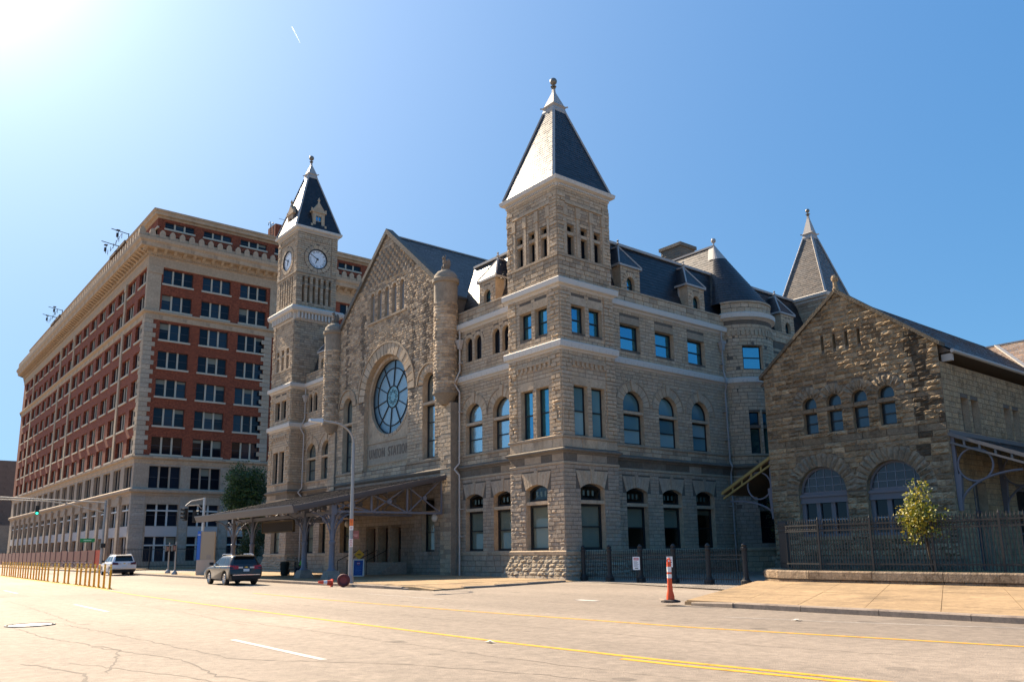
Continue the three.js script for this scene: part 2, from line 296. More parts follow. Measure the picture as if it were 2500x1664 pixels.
// a framed window in an opening: frame with its panes, sill and bars
function pane(name, m, pts, d, mat, parent) { return mesh(name, new GB().poly(pts.map(p => m(p[0], p[1], d))), mat, parent); }
function ringFrame(g, m, O, I, d0, d1) {
  for (let i = 0; i < O.length; i++) { const j = (i + 1) % O.length; const q = (p, d) => m(p[0], p[1], d);
    g.quad(q(O[i], d1), q(O[j], d1), q(I[j], d1), q(I[i], d1)); g.quad(q(I[i], d1), q(I[j], d1), q(I[j], d0), q(I[i], d0)); }
}
function win(parent, m, h, o = {}) {
  const rec = h.rec ?? .3, f = o.f ?? .085, fg = new GB(), parts = [], gl = o.glass || tealGlassM, d = -rec;
  const subs = [];
  if (o.transom) { subs.push({ ...h, t: 'r', y1: o.transom[0] }); const up = { ...h, y0: o.transom[1] }; subs.push(up); } else subs.push(h);
  subs.forEach((s, i) => {
    const O = outline(s), I = outline(s, f); ringFrame(fg, m, O, I, d - .06, d + .02);
    const y0 = s.t === 'c' ? 0 : s.y0 + f, y1 = topOf(s) - f;
    if (i === 0 && o.rail !== 0 && s.t !== 'c' && (s.t === 'r' || o.rail)) {
      const ym = lerp(y0, y1, o.rail || .5), x0 = s.x0 + f, x1 = s.x1 - f;
      fg.mbox(m, x0, x1, ym - .035, ym + .035, d - .05, d + .035);
      if (s.t === 'r') { parts.push([[[x0, y0], [x1, y0], [x1, ym], [x0, ym]], 'pane']); parts.push([[[x0, ym], [x1, ym], [x1, y1], [x0, y1]], 'pane']); }
      else parts.push([I, 'pane']);
    } else parts.push([I, 'pane']);
  });
  const w = mesh('window', fg, o.frame || frameM, parent);
  const vary = gl === tealGlassM ? tealSet : gl === tealBlindM ? tealBlindSet : null;
  parts.forEach(([pts, n], i) => pane(n, m, pts, d - .03, o.glassAt ? o.glassAt(i) : vary ? vary[Math.floor(rnd() * 4)] : gl, w));
  if (o.blind) { const s = subs[0], yb = lerp(s.y0 + f, s.y1 - f, 1 - o.blind); mesh('blind', new GB().mbox(m, s.x0 + f * .5, s.x1 - f * .5, yb, topOf(s), d - .14, d - .125), blindM, w); }
  if (o.transom) { const b = new GB(); b.k = STONE; b.mbox(m, h.x0 - .0, h.x1 + .0, o.transom[0], o.transom[1], d - .05, -.02); mesh('transom_bar', b, stoneM, w); }
  if (o.sill) { const b = new GB(); b.k = mul(STONE, 1.05); b.mbox(m, h.x0 - o.sill, h.x1 + o.sill, h.y0 - .16, h.y0 - .004, -.1, .09); mesh('sill', b, stoneM, w); }
  if (o.muntin) { const b = new GB(); o.muntin(b, d); mesh('glazing_bar', b, o.frame || frameM, w); }
  return w;
}
// moulded course swept round a plan path (outside on the left of travel); prof = [[out, y], ...]
function sweep(prof, path, closed = false, tone = [1, 1, 1]) {
  const g = new GB(); g.k = tone; const n = path.length, off = path.map((p, i) => {
    const a = path[(i - 1 + n) % n], c = path[(i + 1) % n], d1 = i || closed ? nrm([p[0] - a[0], 0, p[1] - a[1]]) : null, d2 = i < n - 1 || closed ? nrm([c[0] - p[0], 0, c[1] - p[1]]) : null;
    const n1 = d1 && [d1[2], 0, -d1[0]], n2 = d2 && [d2[2], 0, -d2[0]]; if (!n1) return n2; if (!n2) return n1;
    const s = nrm(add(n1, n2)), k = 1 / Math.max(.3, s[0] * n1[0] + s[2] * n1[2]); return mul(s, k);
  });
  const q = (i, k) => [path[i][0] + off[i][0] * prof[k][0], prof[k][1], path[i][1] + off[i][2] * prof[k][0]];
  for (let i = 0; i < (closed ? n : n - 1); i++) { const j = (i + 1) % n; for (let k = 0; k + 1 < prof.length; k++) g.quad(q(i, k), q(j, k), q(j, k + 1), q(i, k + 1)); }
  if (!closed) for (const i of [0, n - 1]) g.poly(prof.map((_, k) => q(i, k)));
  return g;
}
// courses of slates on a four-sided roof plane, lower edge A-B, upper edge D-C
function slates(g, A, B, C, D, o = {}) {
  const rh = o.rh || .24, tw = o.tw || .24, th = o.th || .018, base = o.base || [.055, .055, .06];
  const n = nrm(crs(sub(B, A), sub(D, A))), hgt = (len(sub(D, A)) + len(sub(C, B))) / 2, rows = Math.max(1, Math.round(hgt / rh));
  for (let r = 0; r < rows; r++) {
    const t0 = r / rows, t1 = Math.min(1, (r + 1.12) / rows), a0 = L3(A, D, t0), b0 = L3(B, C, t0), a1 = L3(A, D, t1), b1 = L3(B, C, t1), w = len(sub(b0, a0));
    const k = Math.max(1, Math.round(w / tw)), sh = r % 2 ? .5 : 0;
    for (let i = -1; i < k; i++) { const u0 = clamp((i + sh) / k), u1 = clamp((i + 1 + sh) / k); if (u1 - u0 < .02 / k) continue;
      const lift = th * rr(.75, 1.35), v = rr(.72, 1.3), wv = rr(-.06, .08); g.k = [base[0] * v * (1 + wv), base[1] * v, base[2] * v * (1 - wv)];
      const gp = .004 / Math.max(w, .3), p0 = add(L3(a0, b0, u0 + gp), mul(n, lift)), p1 = add(L3(a0, b0, u1 - gp), mul(n, lift)), p2 = add(L3(a1, b1, u1 - gp), mul(n, .003)), p3 = add(L3(a1, b1, u0 + gp), mul(n, .003));
      g.quad(p0, p1, p2, p3); g.quad(L3(a0, b0, u0 + gp), L3(a0, b0, u1 - gp), p1, p0); }
  } return g;
}
// ---------------------------------------------------------------- ground, road, pavements
const asphTex = tex(512, i => { let v = .88 + .28 * (N3[i] - .5) + .22 * (N2[i] - .5) + .24 * (N1[i] - .5) - .14 * clamp((N4[i] - .55) * 6); return [v, v * .985, v * .97]; }, 5.3);
const RW2 = 2048, RH2 = 1024, wearTex = (() => {   // 42 m x 17 m of worn asphalt: grain, streaks along the lanes, patches, drips
  const d = new Uint8Array(RW2 * RH2 * 4), st = fbm(512, 8, 6, 301, .6), pa = []; for (let i = 0; i < 9; i++) pa.push([Math.floor(rnd() * 1900), Math.floor(rnd() * 900), 60 + Math.floor(rnd() * 220), 40 + Math.floor(rnd() * 90), rr(-.07, .05)]);
  const dr = []; for (let i = 0; i < 130; i++) dr.push([rnd() * RW2, (Math.floor(rnd() * 5) + .5) * RH2 / 5 + rr(-26, 26), rr(3, 14), rr(.04, .16)]);
  for (let y = 0; y < RH2; y++) for (let x = 0; x < RW2; x++) {
    const g = N3[((y * 1) % 512) * 512 + x % 512], m2 = N2[(y % 512) * 512 + (x * 3) % 512], s1 = st[((y >> 1) % 512) * 512 + (x >> 5) % 512], s2 = N1[((y >> 1) % 512) * 512 + (x >> 2) % 512];
    let v = .88 + .26 * (g - .5) + .08 * (m2 - .5) + .22 * (s1 - .5) + .20 * (s2 - .5);
    for (const p of pa) if (x > p[0] && x < p[0] + p[2] && y > p[1] && y < p[1] + p[3]) v += p[4];
    const k = (y * RW2 + x) * 4; d[k] = clamp(v) * 255; d[k + 1] = clamp(v * .985) * 255; d[k + 2] = clamp(v * .965) * 255; d[k + 3] = 255; }
  for (const [cx, cy, r, q] of dr) for (let y = Math.floor(cy - r); y < cy + r; y++) for (let x = Math.floor(cx - r); x < cx + r; x++) { const e = Math.hypot(x - cx, y - cy) / r + .5 * (N2[(((y % 512) + 512) % 512) * 512 + ((x % 512) + 512) % 512] - .5); if (e < .8) { const k = ((((y % RH2) + RH2) % RH2) * RW2 + ((x % RW2) + RW2) % RW2) * 4; for (let c = 0; c < 3; c++) d[k + c] *= 1 - q; } }
  const t = new THREE.DataTexture(d, RW2, RH2, THREE.RGBAFormat); t.wrapS = t.wrapT = THREE.RepeatWrapping; t.magFilter = THREE.LinearFilter; t.minFilter = THREE.LinearMipmapLinearFilter; t.generateMipmaps = true; t.colorSpace = THREE.SRGBColorSpace; t.repeat.set(1 / 42, 1 / 17); t.needsUpdate = true; return t; })();
const roadM = std({ color: RGB(.33, .278, .228), map: wearTex, bumpMap: mono(N3, 1.1), bumpScale: .012, roughness: .82 });
const walkM = std({ color: RGB(.46, .325, .18), map: asphTex, bumpMap: mono(N3, .9), bumpScale: .008, roughness: .9 });
const gravelM = std({ color: RGB(.40, .36, .31), map: asphTex, bumpMap: mono(N2, .5), bumpScale: .05, roughness: 1 });
const kerbM = std({ color: RGB(.30, .245, .20), map: stoneTex, roughness: .95 });
const yellowM = std({ color: RGB(.72, .37, .01), map: tex(512, i => { const w = clamp((N2[i] - .56) * 6); const v = .95 - .2 * w; return [v, v, v + .1 * w]; }, 1.9), roughness: .8 });
const whiteM = std({ color: RGB(.74, .72, .68), map: asphTex, roughness: .8 });
{
  struct('ground', new GB().quad([-1500, -.25, 1500], [1500, -.25, 1500], [1500, -.25, -1500], [-1500, -.25, -1500]), std({ color: RGB(.2, .18, .15) }));
  const KZ = -20.05;
  struct('road', new GB().quad([-420, 0, 16], [60, 0, 16], [60, 0, KZ - .12], [-420, 0, KZ - .12]).quad([-31.5, .001, KZ - .11], [-15.4, .001, KZ - .11], [-17.5, .03, -29.3], [-32.2, .03, -29.3]).quad([-100, 0, KZ - .12], [-78, 0, KZ - .12], [-78, 0, -120], [-100, 0, -120]), roadM);
  struct('far_pavement', new GB().quad([-420, .12, 16], [60, .12, 16], [60, .12, 24], [-420, .12, 24]), walkM);
  struct('yard', new GB().quad([-33.3, .035, -29.25], [-17, .035, -29.25], [-20, .1, -64], [-33.3, .1, -64]).quad([-33.2, .04, -30.9], [-22.6, .06, -28.7], [-17.8, .08, -26.6], [-17.2, .05, -29.3]), gravelM);
  // pavement before the station, with its slabs
  const base = new GB(); base.box(-77.5, -32.4, -.2, .135, -30.9, KZ - .3); base.hexa([[-32.4, -.2, KZ - .3], [-30.6, -.2, KZ - .3], [-31.9, -.2, -30.4], [-32.4, -.2, -30.4], [-32.4, .135, KZ - .3], [-30.6, .06, KZ - .3], [-31.9, .06, -30.4], [-32.4, .135, -30.4]]); base.box(-420, -100.5, -.2, .135, -27, KZ - .3);
  const pv = struct('pavement', base, walkM);
  for (let i = 0; i < 22; i++) for (let j = 0; j < 6; j++) { const x = -33.6 - i * 1.75, z = KZ - .34 - j * 1.72, g = new GB(), y = .147 + rr(-.003, .003); g.hexa([[x - 1.73, .13, z], [x, .13, z], [x, .13, z - 1.70], [x - 1.73, .13, z - 1.70], [x - 1.72, y, z - .01], [x - .01, y, z - .01], [x - .01, y, z - 1.69], [x - 1.72, y, z - 1.69]]); mesh('paving_slab', g, walkM, pv); }
  // pavement before the freight house, rising towards its wall
  const yR = z => .13 + (KZ - .3 - z) * .0165; const b2 = new GB(); b2.hexa([[-16.6, -.2, KZ - .3], [60, -.2, KZ - .3], [60, -.2, -30], [-22, -.2, -34], [-16.6, .10, KZ - .3], [60, .12, KZ - .3], [60, yR(-30) - .02, -30], [-22, yR(-34) - .03, -34]]);
  const p2 = struct('pavement', b2, walkM);
  for (let i = 0; i < 14; i++) for (let j = 0; j < 6; j++) { const z0 = KZ - .32 - j * 1.62, z1 = z0 - 1.6, sh = (KZ - z0) * -.42, x = -16.4 + i * 1.9 + sh, x2 = x - .42 * 1.6 * 1, g = new GB(), q = [[x, z0], [x + 1.885, z0], [x2 + 1.885, z1], [x2, z1]], dy = rr(-.003, .003); g.hexa([...q.map(([a, z]) => [a, yR(z) - .03, z]), ...q.map(([a, z]) => [a, yR(z) + .012 + dy, z])]); mesh('paving_slab', g, walkM, p2); }
  // kerbs, stone by stone
  const k1 = struct('kerb', new GB().box(-420, -76, -.2, .15, KZ - .3, KZ - .02), kerbM);
  const kst = (P, parent, h0 = .155, h1 = .155) => { const [a, b] = P, d = nrm([b[0] - a[0], 0, b[1] - a[1]]), n = [d[2], 0, -d[0]], e = .008, A = [a[0] + d[0] * e, a[1] + d[2] * e], B = [b[0] - d[0] * e, b[1] - d[2] * e], w = .28, g = new GB(); const q = (p, k, y) => [p[0] + n[0] * k, y, p[1] + n[2] * k]; g.hexa([q(A, 0, -.1), q(B, 0, -.1), q(B, w, -.1), q(A, w, -.1), q(A, .0, h0 - .03), q(B, .0, h1 - .03), q(B, w, h1 - .01), q(A, w, h0 - .01)]); g.hexa([q(A, 0, h0 - .03), q(B, 0, h1 - .03), q(B, w, h1 - .01), q(A, w, h0 - .01), q(A, .035, h0), q(B, .035, h1), q(B, w, h1), q(A, w, h0)]); mesh('kerb_stone', g, kerbM, parent); };
  for (let x = -76; x < -34.4; x += 1.9) kst([[x, KZ], [Math.min(x + 1.9, -34.4), KZ]], k1);
  let pr = [-34.4, KZ]; for (const [x, z, h] of [[-33.0, KZ - .12, .12], [-31.6, KZ - .8, .06], [-30.9, KZ - 2.2, .06], [-30.9, KZ - 4.2, .09], [-31.3, KZ - 6.6, .11], [-31.8, KZ - 9.4, .12]]) { kst([pr, [x, z]], k1, h + .02, h); pr = [x, z]; }
  const k2 = struct('kerb', new GB().box(30, 60, -.2, .15, KZ - .3, KZ - .02), kerbM);
  const kr = [[-19.0, -21.9, .03], [-17.6, -20.75, .06], [-16.2, -20.15, .1], [-14.6, -20.02, .145]]; for (let i = 0; i + 1 < kr.length; i++) if (i !== 1) kst([[kr[i][0], kr[i][1]], [kr[i + 1][0], kr[i + 1][1]]], k2, kr[i][2], kr[i + 1][2]);
  for (let x = -14.6; x < 29; x += 2.15) kst([[x, KZ], [x + 2.15, KZ]], k2);
  // painted lines
  const strip = (g, pts, w, y) => { for (let i = 0; i + 1 < pts.length; i++) { const [a, b] = [pts[i], pts[i + 1]]; const d = nrm([b[0] - a[0], 0, b[1] - a[1]]), n = [-d[2] * w / 2, d[0] * w / 2]; g.quad([a[0] + n[0], y, a[1] + n[1]], [b[0] + n[0], y, b[1] + n[1]], [b[0] - n[0], y, b[1] - n[1]], [a[0] - n[0], y, a[1] - n[1]]); } return g; };
  const y1 = strip(new GB(), [[-46.9, -10.6], [-39.5, -10.2], [-30, -10.05], [-20, -10.0], [-12.4, -10.03], [-9, -10.2], [-6.06, -10.55], [0, -11.3], [20, -11.6]], .15, .005); strip(y1, [[-9.4, -9.88], [-8.2, -9.97], [-6.2, -10.24], [0, -10.98], [20, -11.28]], .15, .005); strip(y1, [[-260, -11.3], [-100, -11.3], [-46.9, -10.95]], .5, .005); struct('yellow_line', y1, yellowM);
  struct('yellow_line', strip(new GB(), [[-36, -14.3], [-28.2, -14.15], [-20, -14.3], [-11.8, -14.75], [-5.65, -15.8], [6, -17.4]], .14, .005), yellowM);
  const wd = new GB(); for (const [a, b] of [[-33.7, -28.4], [-17.1, -12.8], [-51, -46], [-66, -61], [-82, -77], [-97, -92]]) strip(wd, [[a, a > -20 ? -6.41 : -6.7], [b, a > -20 ? -6.35 : -6.62]], .13, .005); struct('lane_dashes', wd, whiteM);
  const wl = new GB(); strip(wl, [[-13, -17.45], [-10.6, -17.9], [-6.8, -19.1], [2, -19.3]], .05, .004); strip(wl, [[-31, -17.3], [-25, -17.1]], .06, .004); wl.box(-20.9, -19.9, .006, .012, -20.0, -19.72); struct('edge_line', wl, whiteM);
  // worn white specks of an old marking, near left
  const wp = new GB(); for (const [x, z] of [[-10.0, -5.35], [-9.75, -5.45], [-9.5, -5.5], [-9.35, -5.55]]) wp.quad([x, .005, z], [x + .16, .005, z + .03], [x + .15, .005, z - .06], [x - .02, .005, z - .07]); struct('worn_marking', wp, whiteM);
  // cracks and tar joints
  const cr = new GB(); const crack = (pts, w) => { const P = []; for (let i = 0; i + 1 < pts.length; i++) { const n = Math.max(2, Math.ceil(Math.hypot(pts[i + 1][0] - pts[i][0], pts[i + 1][1] - pts[i][1]) / .22)); for (let k = 0; k < n; k++) P.push([lerp(pts[i][0], pts[i + 1][0], k / n) + rr(-.05, .05), lerp(pts[i][1], pts[i + 1][1], k / n) + rr(-.05, .05)]); } for (let i = 0; i + 1 < P.length; i++) strip(cr, [P[i], P[i + 1]], w * rr(.4, 1.5), .003); };
  crack([[-24.2, -4.6], [-19, -5.0], [-14, -5.3], [-11.4, -7.0], [-9, -7.9], [-6, -8.4]], .025); crack([[-25, -3.4], [-20.5, -3.6], [-17, -4.2], [-15.2, -3.7], [-13.6, -3.2]], .035); crack([[-18, -3.9], [-14.6, -4.6], [-12.3, -4.4], [-10.5, -4.9], [-8.5, -5.5]], .03); crack([[-16, -2.5], [-14, -3.0], [-12.6, -2.7], [-11, -3.4], [-10.4, -4.2]], .04); crack([[-22, -8.2], [-16, -8.5], [-11, -8.6], [-7, -9.0]], .014); crack([[-30, -12.2], [-22, -12.1], [-15, -12.4], [-10, -12.7], [-6, -13.4]], .018); crack([[-27, -16.2], [-20, -16.6], [-14, -16.9]], .016); crack([[-26.5, -19.4], [-23.5, -20.1], [-20.5, -21.2]], .03); crack([[-13.2, -2.6], [-12.0, -3.5], [-10.9, -3.9]], .05); crack([[-15.5, -3.1], [-13, -3.9], [-11.2, -4.35], [-9.8, -5.0]], .02); crack([[-40, -5.3], [-30, -5.1], [-24, -4.9]], .02); crack([[-34, -8.3], [-26, -8.2], [-20, -7.9]], .015);
  struct('road_cracks', cr, std({ color: RGB(.15, .125, .10) }));
  // manhole cover
  const mh = thing('manhole_cover', 'round pale iron manhole cover set in the near road surface', 'manhole cover'); mesh('lid', new GB().cyl([-24.6, -.05, -3.9], [-24.6, .012, -3.9], .52, .5, 32), std({ color: RGB(.5, .48, .46), metalness: .8, roughness: .5 }), mh); mesh('rim', new GB().torus([-24.6, .004, -3.9], [1, 0, 0], [0, 0, 1], .56, .03, 32, 6), std({ color: RGB(.2, .18, .16), metalness: .5, roughness: .6 }), mh);
}
// ---------------------------------------------------------------- railway station
const ST = thing('railway_station', 'long grey limestone railway station with rose window, clock tower and pyramid roofed corner tower', 'building');
const MS = new Masonry(ST, stoneM, 290);
const ZF = -30.4, ZW = -31.8, ZG = -31.3, XW = -33.85, ZT = -34.75;
const TC = { xl: -37.45, xr: -32.75, zf: ZF, zb: ZT }, TL = { xl: -74.2, xr: -69.5, zf: ZF, zb: ZT };
const DARKST = [.39, .305, .22], SOOT = [.17, .135, .10];
const sooty = (base, dark, f) => (x, y) => rnd() < f ? dark : base;
const part = (n, g, m, sm) => mesh(n, g, m, ST, sm);
const coreG = new GB();
const leadLightM = std({ color: RGB(.12, .17, .15), roughness: .4 });
const core = (x0, x1, y0, y1, z0, z1) => coreG.box(x0, x1, y0, y1, z0, z1);
// one face of a tower up to the first white cornice pair
function towerFace(m, s0, s1, o) {
  const c = (s0 + s1) / 2, P = .78, rk = o.rock;
  const h1 = { t: 's', x0: c - .95, x1: c + .95, y0: 1.68, y1: 5.36, rise: .27, head: .72, splay: .34, rec: .34 };
  const two = (a, b) => [{ t: 'r', x0: c - 1.25, x1: c - .17, y0: a, y1: b, rec: .3 }, { t: 'r', x0: c + .17, x1: c + 1.25, y0: a, y1: b, rec: .3 }];
  const h2 = two(8.06, 10.95), h3 = two(14.1, 15.76), hb = [-1.12, 0, 1.12].map(k => ({ t: 'r', x0: c + k - .28, x1: c + k + .28, y0: 18.78, y1: 20.72, rec: .3 }));
  const lint = (hs, t) => hs.map(h => ({ ...h, y1: t }));
  if (o.blank) { h2.length = h3.length = hb.length = 0; }
  backing(ST, m, [[s0, 0], [s1, 0], [s1, o.top], [s0, o.top]], o.blank ? [] : [h1, ...h2, ...h3, ...hb]);
  courses(MS, m, { x0: s0, x1: s1, y0: 1.66, y1: 6.38, holes: o.blank ? [] : [h1], rock: rk, rockP: rk ? .45 : .1, p: rk ? .04 : .025, tone: () => [.44, .358, .275] });
  if (!o.blank) head(MS, m, h1, .72, .34, 9, .035);
  courses(MS, m, { x0: s0, x1: s1, y0: 6.56, y1: 7.0, ch: .44, sw: 1.1, p: .02, tone: sooty(DARKST, SOOT, .6), v: .2 });
  courses(MS, m, { x0: s0, x1: s1, y0: 7.34, y1: 7.88, ch: .54, sw: .95, p: .03, tone: sooty(STONE, DARKST, .25) });
  const mid = [s0 + P, s1 - P];
  const field = (y0, y1, hs, q = {}) => {
    courses(MS, m, { x0: mid[0], x1: mid[1], y0, y1, holes: hs, p: .018, ...q });
    courses(MS, m, { x0: s0, x1: mid[0], y0, y1, p: .085, rock: rk, rockP: .5, ...q }); courses(MS, m, { x0: mid[1], x1: s1, y0, y1, p: .085, rock: o.rockR ?? rk, rockP: .5, ...q });
  };
  field(8.04, 11.5, lint(h2, 11.5)); for (const h of h2) emit(MS, m, h.x0 - .12, h.x1 + .12, 10.95, 11.5, .03, 0, toneOf(STONE, .05));
  field(11.5, 12.94, []);
  const cb = new GB(); cb.k = mul(STONE, .95); for (let i = 0; i < 8; i++) { const x = lerp(mid[0] + .12, mid[1] - .12, i / 7); cb.mbox(m, x - .09, x + .09, 12.08, 12.34, 0, .1); } cb.mbox(m, mid[0], mid[1], 12.345, 12.5, 0, .115); part('corbel_table', cb, stoneM).userData.kind = 'stuff';
  field(13.5, 16.7, lint(h3, 16.3)); for (const h of h3) emit(MS, m, h.x0 - .12, h.x1 + .12, 15.77, 16.3, .03, 0, toneOf(STONE, .05));
  courses(MS, m, { x0: s0, x1: s1, y0: 17.22, y1: 18.6, ch: .28, p: .05, tone: sooty(DARKST, STONE, .5) });
  const ug = new GB(); ug.k = mul(STONE, .8); ug.mbox(m, s0, s1, 18.6, 18.76, -.02, .09); part('sill_course', ug, stoneM);
  const tt = (x, y) => rnd() < .2 ? DARKST : STONE;
  courses(MS, m, { x0: s0 + .62, x1: s1 - .62, y0: 18.78, y1: o.top - .55, holes: hb, p: .012, tone: tt });
  courses(MS, m, { x0: s0, x1: s0 + .62, y0: 18.78, y1: o.top - .55, p: .075, rock: rk, rockP: .4, tone: tt }); courses(MS, m, { x0: s1 - .62, x1: s1, y0: 18.78, y1: o.top - .55, p: .075, tone: tt });
  if (o.strips) { const sg = new GB(); sg.k = STONE; for (const k of [-.56, .56, -1.6, 1.6]) { sg.mbox(m, c + k - .1, c + k + .1, 18.78, 21.9, 0, .07); sg.mbox(m, c + k - .16, c + k + .16, 21.2, 21.9, .001, .12); } sg.mbox(m, s0 + .6, s1 - .6, 22.0, 22.14, 0, .1); part('pilaster_strip', sg, stoneM); }
  const bl = { glass: o.glass };
  if (!o.blank) { const w = win(ST, m, h1, { f: .13, transom: [4.22, 4.42], glassAt: i => clearGlassM, blind: o.blind ?? 1 }); fanlight(w, m, h1, 4.42); }
  for (const h of h2) win(ST, m, h, { glass: o.glass === tealGlassM && o.rock === 0 ? tealBlindM : o.glass }); for (const h of h3) win(ST, m, h, bl);
  for (const h of hb) { const w = win(ST, m, h, { transom: [20.08, 20.28], rail: 0, glass: darkGlassM, f: .04 }); }
}
// leaded upper light: three little pale arches
function fanlight(w, m, h, y0) { const c = (h.x0 + h.x1) / 2; for (const k of [-.36, 0, .36]) mesh('leaded_light', new GB().mbox(m, c + k - .07, c + k + .07, y0 + .28, y0 + .58, -h.rec - .05, -h.rec - .02), leadLightM, w); }
function flare(m, s0, s1, e0, e1, rock) {
  const fl = y => .5 * Math.pow(1 - y / 1.42, 1.1), mm = (s, y, d) => m(s, y, d + fl(y));
  courses(MS, mm, { x0: s0, x1: s1, y0: .0, y1: .3, ch: .3, sw: .9, p: .05, tone: () => [.36, .3, .23], xr: y => [s0 - fl(y) * e0, s1 + fl(y) * e1] });
  courses(MS, mm, { y0: .3, y1: 1.42, ch: .225, sw: .6, p: .085, rock: rock ? 2 : 1, tone: () => [.39, .33, .25], xr: y => [s0 - fl(y) * e0, s1 + fl(y) * e1] });
  const g = new GB(); g.k = [.3, .26, .2]; g.quad(mm(s0 - .5 * e0, 0, -.03), mm(s1 + .5 * e1, 0, -.03), mm(s1, 1.42, -.03), mm(s0, 1.42, -.03)); part('plinth_wall', g, stoneM);
}
for (const [T, top, isC] of [[TC, 23.1, 1], [TL, 24.0, 0]]) {
  const mf = planeZ(T.zf), mr = planeX(T.xr);
  towerFace(mf, T.xl, T.xr, { top, rock: 1, glass: isC ? tealGlassM : darkGlassM, strips: isC, rockR: 1 });
  towerFace(mr, T.zb, T.zf, { top, rock: 0, blank: !isC, glass: isC ? tealGlassM : darkGlassM, strips: isC });
  flare(mf, T.xl, T.xr, 1, 1, 1); flare(mr, T.zb, T.zf, isC ? 1 : 0, 1, 0);
  const g = new GB(); g.quad([T.xl, 0, T.zf], [T.xl, 0, T.zb], [T.xl, top, T.zb], [T.xl, top, T.zf]); g.quad([T.xl, 0, T.zb], [T.xr, 0, T.zb], [T.xr, top, T.zb], [T.xl, top, T.zb]); part('wall', g, mortarM);
  const ml = planeXn(T.xl); courses(MS, ml, { x0: T.zb, x1: T.zf, y0: 0, y1: top - .5, ch: .45, sw: .8, p: .03 });
  core(T.xl + 1.5, T.xr - 1.5, 0, top, T.zb + 1.5, T.zf - 1.5);
}
// moulded courses all along the street front and the side
const pathR = [[XW, -47.5], [XW, ZT], [TC.xr, ZT], [TC.xr, ZF], [TC.xl, ZF], [TC.xl, ZW], [-44.9, ZW]];
const pathL = [[-62.9, ZW], [TL.xr, ZW], [TL.xr, ZF], [TL.xl, ZF], [TL.xl, ZT]];
const soot1 = [.20, .172, .14];
for (const p of [pathR, pathL]) {
  part('string_course', sweep([[0, 6.38], [.06, 6.4], [.07, 6.52], [0, 6.56]], p, false, mul(STONE, .9)), stoneM);
  part('string_course', sweep([[0, 6.98], [.06, 7.0], [.1, 7.08], [.22, 7.14], [.23, 7.23], [.05, 7.33], [0, 7.34]], p, false, soot1), stoneM);
  part('sill_course', sweep([[0, 7.86], [.09, 7.88], [.1, 8.0], [.02, 8.05], [0, 8.05]], p, false, mul(STONE, .8)), stoneM);
  part('cornice', sweep([[0, 12.93], [.05, 12.94], [.09, 13.02], [.2, 13.07], [.23, 13.1], [.25, 13.42], [.2, 13.48], [0, 13.52]], p), whiteTrimM);
  part('cornice', sweep([[0, 16.66], [.06, 16.68], [.12, 16.78], [.26, 16.84], [.29, 16.87], [.31, 17.16], [.25, 17.22], [0, 17.26]], p), whiteTrimM);
  part('plinth_course', sweep([[0, 1.4], [.1, 1.42], [.11, 1.6], [.03, 1.66], [0, 1.66]], p, false, mul(STONE, .9)), stoneM);
}
